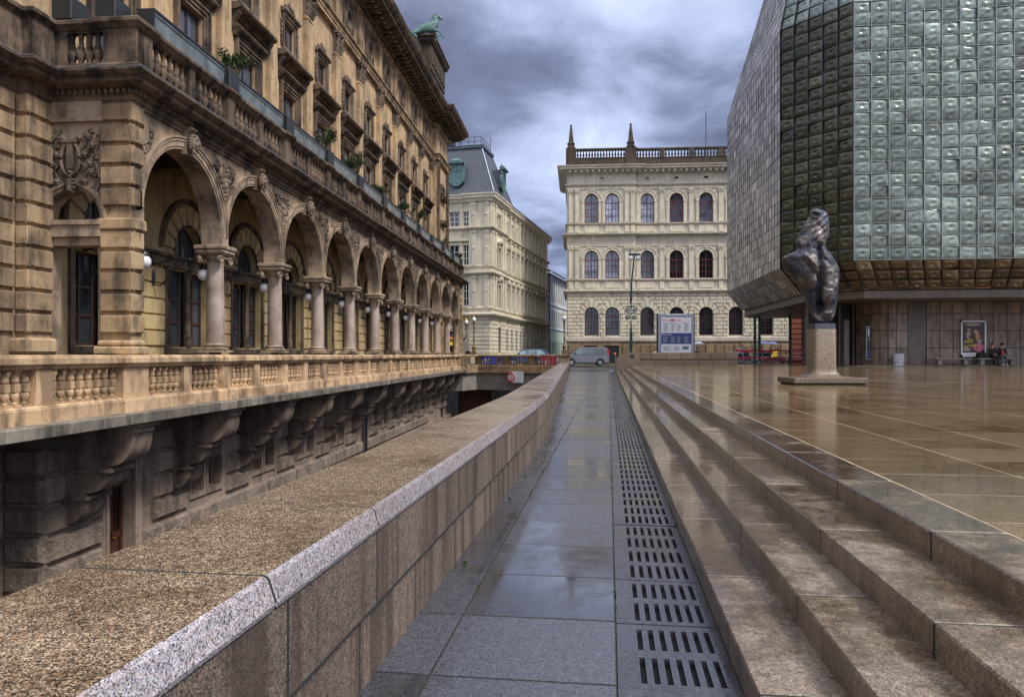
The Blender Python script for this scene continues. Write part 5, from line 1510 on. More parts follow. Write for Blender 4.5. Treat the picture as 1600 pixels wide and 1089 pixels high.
def dormer(parent, loc, rz):
    d = MB(); d.ring(0, 1.15, .66, .92, -.18, .05, 24, 0, 2*pi, sz=1.35)
    d.prism_x([(.1,2.2),(-.35,2.2),(-.45,2.3),(-.45,2.42),(.1,2.5)], -.95, .95)
    d.prism_x([(.1,2.5),(-.30,2.5),(-.30,2.62),(.1,2.9)], -.5, .5)
    for sx in (-1, 1): d.ball((sx*.82, -.12, 1.95), (.12, .1, .22), 8, 6)
    o = d.build('dormer', MT['copper'], parent, loc, rz=rz, smooth=35)
    f = MB(); f.box(-.8, .8, -.02, 1.9, .3, 2.2); f.build('dormer_cheek', MT['slate'], o, smooth=0)
    f = MB(); f.ring(0, 1.15, .02, .66, -.08, -.06, 24, 0, 2*pi, sz=1.35); f.build('dormer_pane', MT['copper_dark'], o)
    f = MB(); f.box(-.05, .05, -.14, -.08, .35, 1.95); f.box(-.55, .55, -.14, -.08, 1.5, 1.56); f.build('glazing_bar', MT['copper'], o)
dormer(cb2, (-.50, 3.45, 18.75), -pi/2); dormer(cb2, (3.4, -.50, 18.75), 0)
# shop entrance on the end face
mb = MB(); mb.box(-.9, -.02, 2.95, 5.95, 2.75, 2.80); mb.add([(-.95,2.9,2.2),(-.95,6.0,2.2),(-.02,6.0,3.0),(-.02,2.9,3.0),(-.95,2.9,2.05),(-.95,6.0,2.05)], [(0,1,2,3),(0,4,5,1)])
mb.build('awning', MT['yellow'], cb2, smooth=0)
mb = MB(); mb.box(-.16, -.02, 2.9, 6.0, 3.02, 3.22); mb.build('shop_sign_blue', MT['navy'], cb2, smooth=0)
mb = MB(); mb.box(-.17, -.02, 2.9, 6.0, 2.86, 3.01); mb.build('shop_sign_red', MT['redpaint'], cb2, smooth=0)
mb = MB(); mb.box(.5, .6, 2.5, 11.5, 0, 3.7); mb.build('shop_interior', MT['black'], cb2, smooth=0)
mb = MB(); mb.box(.1, .2, 5.2, 5.35, .3, 1.9); mb.box(.1, .2, 5.55, 5.62, .3, 1.9); mb.box(-.12, -.02, 5.0, 5.2, .4, 2.1); mb.build('shop_banner', MT['yellow'], cb2, smooth=0)
mb = MB(); mb.box(.5, LB-.1, .35, 12, 0, 17.9); mb.build('building_body', MT['cream'], cb2, smooth=0)
mb = MB(); mb.box(15, 16.2, 5.5, 6.5, 20, 22.2); mb.box(24, 25, 5.5, 6.3, 20, 21.8); mb.build('chimney', MT['white_wall'], cb2, smooth=0)

# ================================================================ white and green house with a red roof
wx0, wy0 = gx(856.5, 109.5), 109.5
wh = empty('red_roofed_house', (wx0, wy0, .03), pi/2-B2, 'white and pale green house with a dark red tiled roof beyond the cream corner house', 'building')
mb = MB(); WXX = [1.2+1.9*k for k in range(16)]
for z0, z1, za, zb, mt in ((8.6, 13.2, 9.0, 12.2, 0), (4.9, 8.6, 5.2, 7.7, 0), (-1, 4.9, .3, 3.0, 1)):
    mb.m = mt; mb.wall(0, 32, z0, z1, [(x-.5, x+.5, za, zb, False) for x in WXX], 0, .35)
mb.m = 0
mb.mould([(0, 0), (32, 0)], [(0,8.4),(.15,8.45),(.15,8.6),(0,8.65)]); mb.mould([(0, 0), (32, 0)], [(0,4.8),(.15,4.85),(.15,5.0),(0,5.05)])
mb.build('facade_wall', [MT['white_wall'], MT['green_wall']], wh, smooth=0)
mb = MB(); mb.add([(-.2,-.7,13.2),(32,-.7,13.2),(32,6,17.2),(-.2,6,17.2),(-.2,12,13.2),(32,12,13.2)], [(0,1,2,3),(3,2,5,4),(0,3,4)]); mb.build('tiled_roof', MT['redroof'], wh, smooth=0)
mb = MB(); mb.mould([(-.2, -.7), (32, -.7)], [(0,13.0),(.12,13.02),(.12,13.2),(0,13.2)]); mb.tube([(0.1, -.15, 0), (.1, -.15, 13)], .09, 6); mb.build('gutter', MT['dark_metal'], wh)
for hw, za, zb in ((.5, 9.0, 12.2), (.5, 5.2, 7.7), (.5, .3, 3.0)):
    fm, gmx = flat_window(hw, za, zb, 3)
    for x in WXX: o = put(fm, 'window', wh, (x, .1, 0)); put(gmx, 'pane', o, (0, 0, 0))
mb = MB(); mb.box(.1, 31.9, .42, 12, 0, 13.2); mb.build('building_body', MT['white_wall'], wh, smooth=0)
mb = MB()
for x, h in ((9, 1.6), (14, 2.2), (19, 1.5)): mb.box(x, x+1.5, 5.5, 6.5, 16.2, 17.0+h)
mb.build('chimney', MT['stucco'], wh, smooth=0)
mb = MB(); mb.tube([(16, 6, 17), (16, 6, 20.5)], .04, 5); mb.tube([(16, 5, 19.8), (16, 7.2, 19.8)], .04, 5); mb.tube([(16, 5.4, 19.2), (16, 6.8, 19.2)], .04, 5); mb.build('antenna', MT['dark_metal'], wh)

# ================================================================ red stone building glimpsed under the overhang
rb = empty('red_stone_building', (gx(1238, 72), 72, .03), -radians(4.9), 'dark red banded stone building glimpsed beneath the overhang behind the statue', 'building')
mb = MB(); mb.box(0, 22, .3, .75, 0, 9)
for k in range(16): mb.block(0, 1.0, .1+k*.5, .55+k*.5, .3, .1, .04)
for k in range(16): mb.block(2.6, 22, .1+k*.5, .55+k*.5, .3, .1, .04)
mb.build('banded_wall', MT['red_stone'], rb, smooth=0)
mb = MB(); mb.box(1.02, 2.58, .15, .35, 0, 5); mb.build('doorway', MT['black'], rb, smooth=0)
# ================================================================ bridge across the sunken yard
BZ0 = .22
br = empty('stone_bridge', (0, 0, 0), 0, 'short bridge with a brown stone balustrade and a pale concrete beam over the sunken yard', 'bridge')
bp = [(-3.62, 53.55), (-3.35, 55.0), (-2.55, 55.9), (3.45, 52.55)]
def off_path(path, o):
    m = MB(); m.mould(path, [(o, 0), (o+.001, 0)], caps=False); return [(m.v[i*2][0], m.v[i*2][1]) for i in range(len(path))]
mb = MB(); mb.mould(bp, [(-.3,BZ0-.12),(.12,BZ0-.12),(.12,BZ0+.08),(.05,BZ0+.12),(.05,BZ0+.2),(-.3,BZ0+.2)]); mb.mould(bp, [(-.28,.98),(.03,.98),(.08,1.02),(.08,1.1),(.02,1.15),(-.28,1.15)])
mb.mould(bp, [(-.6,-.18),(.35,-.18),(.35,BZ0-.12),(-.6,BZ0-.12)])
dirv = Vector((6.0, -3.35)).normalized()
def bpt(f): return (bp[2][0]+(bp[3][0]-bp[2][0])*f, bp[2][1]+(bp[3][1]-bp[2][1])*f)
for f in (.0, .355, .66): 
    x, y = bpt(f); mb.add([(x+dirv.x*a-(-dirv.y)*b*-1*0+ (dirv.y)*b, y+dirv.y*a-(dirv.x)*b, z) for z in (BZ0+.2, .98) for a, b in ((-.24,.02),(.24,.02),(.24,-.26),(-.24,-.26))], [(0,1,5,4),(1,2,6,5),(2,3,7,6),(3,0,4,7)])
for k in range(3): x, y = bp[0][0]+.13*k*2, bp[0][1]+.45*k; mb.box(x-.15, x+.1, y-.1, y+.12, BZ0+.2, .98)
bb = mb.build('balustrade', MT['plinth_brown'], br, smooth=0)
bmesh_b = bal_low().copy(); bmesh_b.materials[0] = MT['plinth_brown']
for f0, f1 in ((.05, .32), (.385, .625), (.695, .93)):
    n = int((f1-f0)*6.87/.235)
    for k in range(n):
        x, y = bpt(f0+(f1-f0)*(k+.5)/n); put(bmesh_b, 'baluster', bb, (x-dirv.y*-.12*0+.06, y+.12, BZ0+.2), scale=(1, 1, 1.05))
mb = MB(); mb.bbox(-.36, .36, -.36, .36, -.02, 1.0, .03); mb.bbox(-.44, .44, -.44, .44, 1.0, 1.17, .04); mb.bbox(-.42, .42, -.42, .42, -.02, .3, .03)
mb.build('end_pedestal', MT['plinth_brown'], br, (gx(882, 52.7), 52.9, 0), smooth=0, rz=-A)
mb = MB(); mb.mould(bp, [(-.6, -1.45), (.12, -1.45), (.12, -.18), (-.6, -.18)]); mb.build('concrete_beam', MT['concrete'], br, smooth=0)
mb = MB(); mb.add([(-4,56,.10),(3.5,53,.10),(3.5,64,.10),(-6,64,.10)], [(0,1,2,3)]); mb.build('deck', MT['asphalt'], br, smooth=0)
# masonry under the far side of the bridge
em = empty('embankment_wall', (0, 0, 0), 0, 'banded pale masonry visible beneath the bridge in the sunken yard', 'wall')
mb = MB(); mb.box(-14, 3.5, 62.2, 62.6, -4.9, .02)
for k in range(7):
    x = -4; 
    while x < 3.4: mb.block(x, min(x+1.3, 3.4), -4.6+k*.62, -4.05+k*.62, 62.2, .16, .1); x += 1.32
mb.build('masonry', MT['concrete'], em, smooth=0)
mb = MB(); a = at(716, 655, 57.5); b = at(769, 600, 57.5)
mb.box(a.x, b.x, 57.5, 57.7, -4.9, gz(606, 57.5)); mb.box(b.x, b.x+.14, 57.4, 57.7, -4.9, gz(602, 57.5))
mb.m = 1; mb.box(b.x-.02, b.x+.1, 57.36, 57.4, -4.9, gz(602, 57.5))
tag(mb.build('rusty_gate', [MT['rust'], MT['concrete']], None, smooth=0), 'rusty brown sheet panel closing the yard under the bridge', 'gate')
# clearance sign
def text_mesh(s, size, name, mat, ext=.004, align='CENTER'):
    c = bpy.data.curves.new(name, 'FONT'); c.body = s; c.size = size; c.extrude = ext; c.align_x = align; c.align_y = 'CENTER'
    o = bpy.data.objects.new(name, c); SC.collection.objects.link(o)
    bpy.context.view_layer.update()
    me = bpy.data.meshes.new_from_object(o.evaluated_get(bpy.context.evaluated_depsgraph_get()))
    bpy.data.objects.remove(o); me.materials.clear(); me.materials.append(MT[mat]); return me
def text(s, size, name, mat, parent, loc, align='CENTER', rx=pi/2, rz=0):
    o = put(text_mesh(s, size, name, mat, align=align), name, parent, loc); o.rotation_euler = (rx, 0, rz); return o
bx, by = bpt(.575); rzb = atan2(-3.35, 6.0)
sg_ = empty('clearance_sign', (gx(799, by), by-.17, gz(589, by)), rzb, 'round red ringed height limit sign beside a blank white plate on the bridge beam', 'road sign')
mb = MB(); mb.ring(0, 0, .001, .335, -.03, 0, 32, 0, 2*pi); mb.build('sign_disc', MT['white_paint'], sg_)
mb = MB(); mb.ring(0, 0, .235, .33, -.038, -.028, 32, 0, 2*pi); mb.build('sign_ring', MT['redpaint'], sg_)
text('3,5', .20, 'sign_digits', 'black', sg_, (0, -.036, 0))
mb = MB()
for s_ in (-1, 1): mb.add([(-.05,-.036,s_*.215),(.05,-.036,s_*.215),(0,-.036,s_*.13),(-.05,-.03,s_*.215),(.05,-.03,s_*.215),(0,-.03,s_*.13)], [(0,1,2),(3,5,4),(0,2,5,3),(1,4,5,2)])
mb.build('sign_arrow', MT['black'], sg_, smooth=0)
mb = MB(); mb.box(.02, .98, -.0, .02, -.40, .42); mb.build('sign_plate', MT['white_paint'], sg_, smooth=0)

# ================================================================ lamps
def candelabra(loc, label, h=2.55):
    e = empty('lamp_post', loc, 0, label, 'street lamp', 'gilded globe lamps on the balustrade')
    m = MB(); m.bbox(-.16, .16, -.16, .16, 0, .22, .02)
    m.lathe(0, 0, [(.15,.22),(.17,.28),(.10,.36),(.13,.46),(.15,.55),(.08,.64),(.06,.7),(.09,.76),(.055,.82),(.05,1.2),(.075,1.24),(.05,1.28),(.042,h-.5),(.07,h-.44),(.04,h-.38),(.09,h-.24),(.11,h-.18),(.05,h-.16)], 12)
    m.build('lamp_shaft', MT['bronze_brown'], e)
    m = MB(); m.lathe(0, 0, [(.115,.29),(.125,.31),(.115,.33)], 12); m.lathe(0, 0, [(.085,.745),(.10,.76),(.085,.775)], 12); m.lathe(0, 0, [(.07,1.22),(.085,1.24),(.07,1.26)], 12); m.lathe(0, 0, [(.12,h-.2),(.12,h-.16)], 12); m.lathe(0, 0, [(.09,h+.14),(.05,h+.2),(.02,h+.34),(.0,h+.4)], 10)
    m.build('gilding', MT['gold'], e)
    m = MB(); m.ball((0, 0, h), .165, 16, 12); m.build('globe', MT['globe'], e); return e
candelabra((gx(882, 52.7), 52.9, 1.17), 'gilded lamp post with one white globe on the pedestal where the bridge balustrade ends')
candelabra((gx(740.5, 55.9), 55.9, 1.15), 'gilded lamp post with one white globe in front of the cream corner house', 2.6)
# globe lamps inside the loggia
def wall_lamp():
    e = empty('wall_lamp', (0, 0, 0), 0, 'x', 'wall lamp', 'globe lamps bracketed between the arcade windows')
    m = MB(); m.tube([(0, 1.3, 3.30), (0, .8, 3.42), (0, .35, 3.42), (0, .1, 3.38), (0, 0, 3.26)], .02, 6)
    m.tube([(0, 1.3, 2.85), (0, 1.1, 2.8), (0, .8, 3.05), (0, .7, 3.38)], .018, 6); m.ball((0, 1.27, 3.0), (.07, .05, .22), 8, 6)
    m.lathe(0, 0, [(.03,3.30),(.09,3.26),(.11,3.20),(.10,3.17)], 12); m.ball((0, .35, 3.42), .05, 8, 6); m.build('bracket', MT['dark_metal'], e)
    m = MB(); m.ball((0, 0, 3.06), .145, 16, 12); m.build('globe', MT['globe'], e); return e
names = ['right behind the corner pier', 'behind the first arcade column', 'behind the second arcade column', 'behind the third arcade column', 'behind the fourth arcade column', 'behind the fifth arcade column', 'behind the sixth arcade column', 'behind the seventh arcade column', 'behind the eighth arcade column', 'behind the ninth arcade column']
wl0 = wall_lamp(); tm = lambda t, y: (-7.07+t*sin(TH)-y*cos(TH), 17.85+t*cos(TH)+y*sin(TH))
for i, n in enumerate(range(-1, 9)):
    t = n*S+.02 if n > -1 else -S+1.05
    x, y = tm(t, .30); o = wl0 if i == 0 else copy_tree(wl0)
    o.location = (x, y, 0); o.rotation_euler[2] = pi/2-TH; o['label'] = 'white globe lamp on a dark bracket '+names[i]
e = wl0.copy; 
x, y = gx(728.5, 57.5), 57.5
ln = empty('wall_lamp', (x, y, 0), 0, 'white globe lamp on a curved dark arm at the far end of the theatre', 'wall lamp')
m = MB(); m.tube([(-.9, .1, 2.0), (-.4, 0, 2.05), (0, 0, 2.5), (0, 0, 3.4)], .05, 8); m.lathe(0, 0, [(.05,3.3),(.12,3.42),(.1,3.46)], 10); m.build('bracket', MT['dark_metal'], ln)
m = MB(); m.ball((0, 0, 3.62), .17, 16, 12); m.build('globe', MT['globe'], ln); m = MB(); m.lathe(0, 0, [(.13,3.74),(.09,3.82),(.02,3.95)], 10); m.build('lamp_cap', MT['gold'], ln)
# tall street lamp
tl = empty('street_lamp', (gx(986, 53), 53, .03), 0, 'tall dark green street lamp with two globes and four floodlights behind the parapet', 'street lamp')
m = MB(); m.tube([(0,0,0),(0,0,2.6)], .10, 12); m.tube([(0,0,2.6),(0,0,5.2),(.03,0,6.2),(.15,0,7.3),(.24,0,8.15)], [.075,.07,.06,.055,.05], 10); m.lathe(0,0,[(.13,0),(.13,.4),(.10,.5)],12); m.lathe(0,0,[(.11,2.5),(.12,2.6),(.09,2.7)],12)
m.box(-.32, .32, -.03, .03, 4.02, 4.08); m.box(-.3, .3, -.03, .03, 4.5, 4.56); m.build('pole', MT['green_post'], tl)
m = MB(); m.bbox(-.16, .66, -.11, .11, 8.12, 8.27, .03); m.build('lamp_head', MT['green_post'], tl)
for x in (-.02, .50): m = MB(); m.ball((x, 0, 7.93), .19, 14, 10); m.build('globe', MT['globe'], tl)
for x, z in ((-.28, 4.25), (.26, 4.25), (-.26, 3.72), (.22, 3.72)):
    m = MB(); m.bbox(-.14, .14, -.10, .12, -.12, .14, .02); o = m.build('floodlight', MT['dark_metal'], tl, (x, -.08, z)); m = MB(); m.box(-.11, .11, -.105, -.10, -.09, .11); m.build('floodlight_glass', MT['trough_panel'], o)

# ================================================================ parapet at the far end of the plaza
pq, ps = qs(gx(1000, 47.7), 47.7)
pr = empty('plaza_parapet', (gx(1000, 47.7), 47.7, 0), -A, 'low grey granite parapet in two courses closing the far end of the plaza', 'wall')
mb = MB(); x = 0
while x < 5.9:
    w = min(.92, 6.02-x); mb.bbox(x+.008, x+w-.008, 0, .5, ZP-.02, ZP+.37, .012)
    mb.bbox(x+.008-.2*(x > 0), min(x+w-.008-.2+(.2 if x+w > 5.9 else 0), 6.05), -.03, .53, ZP+.42, ZP+.835, .015); x += w
mb.box(.01, 6.0, .06, .48, ZP, ZP+.8)
mb.build('stone_course', MT['pedestal_granite'], pr, smooth=0)
mb = MB()
P = [(-1.48, -.02), (0.0, -.02), (0.0, ZP+.835), (-1.02, ZP+.835), (-1.48, ZP+.50)]
mb.prism_y(P, -.25, .55); mb.build('corner_block', MT['pedestal_granite'], pr, smooth=0)
mb = MB(); mb.box(-.62, -.38, -.262, -.25, ZP+.5, ZP+.68); mb.build('vent', MT['black'], pr, smooth=0)
# small marker post
mk = empty('bollard', (gx(961.5, 49.5), 49.5, 0), 0, 'thin grey metal post with a small orange light at the end of the walkway', 'bollard')
m = MB(); m.tube([(0,0,0),(0,0,1.12)], .035, 8); m.cbox(0,0,0,.16,.16,.3); m.build('post', MT['pewter'], mk); m = MB(); m.ball((-.03,0,1.2), .08, 8, 6); m.build('lantern', MT['orange'], mk)

# ================================================================ information board
ik = empty('information_board', (gx(1056.5, 50.5), 50.5, .03), 0, 'large grey framed theatre programme board with a blue band, standing behind the parapet', 'billboard')
kw = 57*50.5/1170/2; k0, k1 = gz(552, 50.5)-.9, gz(490.5, 50.5)-.03
m = MB(); m.bbox(-kw, kw, 0, .35, .0, k1, .03); m.build('cabinet', MT['pewter'], ik, smooth=0)
m = MB(); m.box(-kw-.04, -kw, .05, .33, 0, k1); m.box(kw, kw+.04, .05, .33, 0, k1); m.box(-.25, .3, .05, .25, k1, k1+.08); m.build('cabinet_edge', MT['black'], ik, smooth=0)
m = MB(); m.bbox(-kw*.62, kw*.62, -.08, .02, k1-.10, k1-.02, .02); m.build('light_strip', MT['white_paint'], ik, smooth=0)
s_ = 50.5/1170
def kz(py): return gz(py, 50.5)-.03
def kx(px): return (px-1056.5)*s_
pw0, pw1 = kx(1033.3), kx(1080)
m = MB(); m.box(pw0, pw1, -.03, 0.0, kz(549.5)-.4, kz(496)); po = m.build('poster', MT['white_paint'], ik, smooth=0)
m = MB(); m.box(pw0, pw1, -.036, -.029, kz(537.5), kz(520.3)); m.build('blue_band', MT['navy'], po, smooth=0)
text('Národní', .21, 'title', 'redpaint', po, (kx(1042.2), -.036, kz(500.4))); text('divadlo', .21, 'title', 'redpaint', po, (kx(1057.5), -.036, kz(500.4)))
m = MB(); m.ring(kx(1050.3), kz(500.4), .03, .09, -.04, -.03, 14, 0, 2*pi); m.build('emblem', MT['redpaint'], po)
text('Nová scéna', .14, 'heading', 'white_paint', po, (kx(1041.5), -.042, kz(522.8)))
rk = random.Random(5); m = MB(); mw = MB()
def lines(mm, px0, px1, py0, py1, st, y, th=.012):
    py = py0
    while py < py1: mm.box(kx(px0), kx(px0+(px1-px0)*rk.uniform(.55, 1)), y-.004, y, kz(py)-th, kz(py)+th); py += st
m.box(kx(1036), kx(1057), -.036, -.03, kz(505.8), kz(505.0)); m.box(kx(1065), kx(1076), -.036, -.03, kz(505.8), kz(505.0))
for a, b in ((1036, 1045), (1048, 1055), (1058, 1064), (1069, 1077)): lines(m, a, b, 507.5, 518.5, 1.25, -.031, .009); lines(mw, a, b, 526, 536, 1.15, -.037, .012)
lines(m, 1036, 1050, 541.5, 549, 1.3, -.031, .009); lines(m, 1052, 1063, 541.5, 549, 1.3, -.031, .009)
m.build('small_print', MT['slate'], po, smooth=0); mw.build('small_print', MT['pewter'], po, smooth=0)
m = MB(); m.box(kx(1066), kx(1076), -.036, -.03, kz(546), kz(541)); m.build('picture_field', MT['copper_dark'], po, smooth=0)

# ================================================================ statue
PZ = 17.95
sx0 = gx(1283, PZ)
stt = empty('bronze_statue', (sx0, PZ, 0), 0, 'abstract twisting dark bronze figure on a speckled granite pedestal in the wet plaza', 'statue')
z1 = gz(590, 17.6)
mb = MB()
def slab(mb, x0, x1, y0, y1, za, zb, c):
    mb.prism_z([(x0+c*1.3, y0), (x1-.05, y0), (x1, y0+.05), (x1, y1), (x0, y1), (x0, y0+c)], za, zb)
hw = 139/2*17.5/1170
mb.bbox(-.855, .875, -.56, .56, ZP+.045, z1, .012)
mb.build('base_slab', MT['pedestal_granite'], stt, smooth=0)
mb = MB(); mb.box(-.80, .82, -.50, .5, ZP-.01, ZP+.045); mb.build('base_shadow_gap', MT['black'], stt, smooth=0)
zt = gz(515, PZ); w_ = 26*PZ/1170
mb = MB(); mb.lathe(0, 0, [(.45,z1-.01),(.445,z1+.012),(.40,z1+.03),(.35,z1+.07),(.305,z1+.13),(.28,z1+.22),(.28,zt-.01),(.273,zt)], 48, sq=6)
mb.build('pedestal', MT['pedestal_granite'], stt, smooth=40)
mb = MB(); mb.lathe(0, 0, [(.262,zt),(.262,gz(506,PZ))], 40, sq=8); mb.build('plinth_plate', MT['slate'], stt, smooth=40)
rowsS = [(40,272,325),(52,250,365),(75,240,392),(100,236,398),(130,226,402),(160,205,404),(200,182,405),(235,165,404),(262,152,402),(285,140,398),(310,132,380),(340,134,372),(365,136,372),(385,128,385),(400,112,398),(420,62,418),(438,24,430),(455,8,440),(480,6,455),(510,22,470),(540,46,482),(565,62,487),(600,90,484),(640,116,486),(680,148,480),(720,180,478),(760,200,474),(800,214,472),(840,222,470),(880,234,466),(920,250,458),(950,266,446),(980,290,428),(1000,314,405),(1008,330,392)]
def srow(y):
    for (a, b) in zip(rowsS, rowsS[1:]):
        if a[0] <= y <= b[0]:
            f = (y-a[0])/(b[0]-a[0]); f = f*f*(3-2*f)*.5+f*.5; return a[1]+(b[1]-a[1])*f, a[2]+(b[2]-a[2])*f
    return rowsS[-1][1:]
kS = PZ/1170/5.445
def sfn(u, v):
    y = 40+968*v; Lx, Rx = srow(y); c, h = (Lx+Rx)/2, (Rx-Lx)/2
    a = 2*pi*u; ca, sa = cos(a), sin(a)
    x = c+h*ca*(1 if abs(ca) < 1 else 1)
    dep = min(h*.78, 118)*(1-.15*cos(v*6)); yy = -dep*sa     # sa>0 : front
    X, Y, Z = (x-340)*kS, yy*kS, gz(320+y/5.445, PZ)
    p = Vector((X*1.8, Y*1.8, Z*1.8)); edge = 1-abs(ca)**6
    d = .09*noise.noise(p*.9+Vector((3, 0, 0)))+.06*noise.noise(p*2.6)+.05*(abs(noise.noise(p*1.5+Vector((0,0,7))))-.2)+.018*noise.noise(p*7)
    if y < 330:                                           # swirling drapery of the head
        fr = 1-abs(((x*1.0+y*1.35)/38) % 2-1); d += .032*(fr-.5)*min(1, (330-y)/80)
        sw = sqrt((x-275)**2+(y-95)**2); ang = atan2(y-95, x-275)
        if sa > 0: d -= .075*math.exp(-((sw-4)/15)**2); d += .04*math.exp(-((sw-28)/9)**2)
    else:
        cl = 300-14*sin((y-400)/140)
        g1 = math.exp(-((x-cl)/26)**2)*(1 if 380 < y < 930 else max(0, 1-abs(y-(380 if y <= 380 else 930))/60))
        if sa > 0:
            d -= .20*g1
            rx, ry = x-395, y-560; d += .07*math.exp(-((x-400)/60)**2-((y-720)/170)**2)
            d -= .06*math.exp(-((x-345)/28)**2-((y-715-(x-345)*.3)/11)**2)
            d += .05*math.exp(-((x-350)/30)**2-((y-738)/12)**2); d -= .06*math.exp(-((x-335)/24)**2-((y-870)/24)**2)
            d -= .05*math.exp(-((y-(470+(x-330)*.9))/16)**2)*(1 if 330 < x < 440 else 0)
            d -= .05*math.exp(-((x-430)/30)**2-((y-590)/14)**2); d += .04*math.exp(-((x-430)/34)**2-((y-615)/14)**2)
            d += .05*math.exp(-((y-(430+(x-150)*1.25))/26)**2)*(1 if 120 < x < 290 else 0)
            d -= .045*math.exp(-((y-(520+(x-170)*1.1))/18)**2)*(1 if 130 < x < 290 else 0)
    d *= edge*.9+.1
    n = Vector((ca*.35, -sa, 0)); return Vector((X, Y, Z))+n*d
mb = MB(); NU, NV = 160, 220
vs = [sfn(i/NU, j/NV) for j in range(NV+1) for i in range(NU)]
fs = [(j*NU+i, j*NU+(i+1) % NU, (j+1)*NU+(i+1) % NU, (j+1)*NU+i) for j in range(NV) for i in range(NU)]+[tuple(range(NU)), tuple(NV*NU+i for i in range(NU-1, -1, -1))]
mb.add(vs, fs)
m, nt, p = newmat('bronze'); v = posn(nt)
n = noise_n(nt, v, 2.6, 7, .62, .6); c = ramp(nt, n, [(.32, (.012,.014,.018)), (.46, (.05,.056,.08)), (.56, (.09,.068,.055)), (.68, (.32,.31,.34))])
setc(nt, p, 'Base Color', c); p.inputs['Metallic'].default_value = .35; nt.links.new(ramp(nt, noise_n(nt, v, 9, 4), [(.3, .34), (.7, .6)]), p.inputs['Roughness']); bump(nt, p, noise_n(nt, v, 14, 5, .6), .25, .02)
mb.build('figure', MT['bronze'], stt, smooth=80)

# ================================================================ benches, bin, posters on the panel wall
YB = 45.75; ZG = ZP+.035
def bench(px0, px1, label):
    x0, x1 = gx(px0, YB), gx(px1, YB); e = empty('stone_bench', ((x0+x1)/2, YB, ZG), 0, label, 'bench', 'stone benches along the panel wall')
    h = (x1-x0)/2; m = MB(); m.bbox(-h, h, -.22, .22, .37, .46, .015); m.build('seat', MT['concrete'], e, smooth=0)
    for s_ in (-1, 1): m = MB(); m.bbox(s_*(h-.3)-.13, s_*(h-.3)+.13, -.17, .17, 0, .37, .012); m.build('leg', MT['concrete'], e, smooth=0)
    return (x0+x1)/2
bench(1459, 1515, 'empty pale stone bench left of the seated people'); bench(1525, 1588, 'pale stone bench on which people are sitting')
lb_ = empty('litter_bin', (gx(1403.5, 45.9), 45.9, ZG), 0, 'squat round pale concrete litter bin by the panel wall', 'litter bin')
m = MB(); m.lathe(0, 0, [(.27,0),(.27,.17),(.25,.18),(.25,.21),(.29,.22),(.30,.70),(.27,.73),(.22,.73),(.21,.6)], 24, sq=3.2); m.build('bin_body', MT['white_wall'], lb_); m = MB(); m.lathe(0,0,[(.21,.58),(.0,.58)],20); m.build('bin_opening', MT['black'], lb_)
ps_ = empty('wall_poster', (gx(1522, 46.2), 46.28, 0), 0, 'white framed theatre poster with yellow lettering over two embracing figures', 'poster')
s_ = 46.3/1170
def qx(px): return (px-1521.5)*s_
def qz(py): return gz(py, 46.3)
m = MB()
for a, b, c, d in ((1501.8,1504,501,557.5),(1538.8,1541,501,557.5),(1501.8,1541,501,503.2),(1501.8,1541,554.2,557.5)): m.box(qx(a), qx(b), -.05, .0, qz(d), qz(c))
m.build('frame', MT['white_paint'], ps_, smooth=0)
m = MB(); m.box(qx(1504), qx(1538.8), -.02, 0, qz(554.2), qz(503.2)); po = m.build('print', MT['slate'], ps_, smooth=0)
plain('poster_dark', (.035,.025,.035), .4, var=.6, scale=3); plain('poster_skin', (.42,.25,.16), .5, var=.4, scale=9); plain('poster_pink', (.55,.16,.20), .5, var=.5, scale=10); plain('poster_tan', (.35,.28,.22), .5, var=.5, scale=7)
def blob(px, py, rx, rz, mat, y, name='printed_shape'):
    mm = MB(); mm.add([(qx(px)+rx*s_*cos(2*pi*k/16)*(1+.1*sin(k*3)), y, qz(py)+rz*s_*sin(2*pi*k/16)*(1+.08*cos(k*2))) for k in range(16)], [tuple(range(16))]); mm.build(name, MT[mat], po, smooth=0)
m = MB(); m.box(qx(1504.5), qx(1538.5), -.023, -.02, qz(550.5), qz(504)); m.build('print_ground', MT['poster_dark'], po, smooth=0)
m = MB(); m.box(qx(1504.5), qx(1538.5), -.024, -.02, qz(554), qz(551)); m.build('print_footer', MT['white_paint'], po, smooth=0)
for a in ((1520,507,13,2.6,'poster_tan',-.024),(1512,517,5.5,5,'poster_dark',-.0242),(1514.5,514,3,3.2,'poster_skin',-.0245),(1514.5,511.5,3.2,2,'black',-.0247),(1525.5,518,3.6,4.2,'poster_skin',-.0245),(1526,513.5,4,2.4,'bark',-.0247),(1514,524,4,7,'poster_tan',-.0243),(1528,526,3.5,7,'poster_skin',-.0243),(1520,527,5,5,'frame_brown',-.0246),(1531,533,3.6,3.4,'poster_tan',-.025),(1529.5,543,9,6.5,'poster_pink',-.0252),(1511,546,6,3,'poster_tan',-.025)): blob(*a)
o = text('naši', .36, 'lettering', 'yellow', po, (qx(1514), -.028, qz(533))); o.rotation_euler[1] = -.08
o = text('furianti', .27, 'lettering', 'yellow', po, (qx(1516), -.028, qz(540))); o.rotation_euler[1] = -.14
p2_ = empty('wall_poster', (gx(1363, 47.5), 47.55, 0), -.35, 'narrow tall poster in a steel frame on the curved panel wall', 'poster')
s2 = 47.5/1170; m = MB(); zt2, zb2 = gz(510, 47.5), gz(562, 47.5)
hw2 = .36
for a, b, c, d in ((-hw2,-hw2+.05,zb2,zt2),(hw2-.09,hw2,zb2,zt2),(-hw2,hw2,zb2,zb2+.05),(-hw2,hw2,zt2-.05,zt2)): m.box(a, b, -.2, -.1, c, d)
m.build('frame', MT['pewter'], p2_, smooth=0)
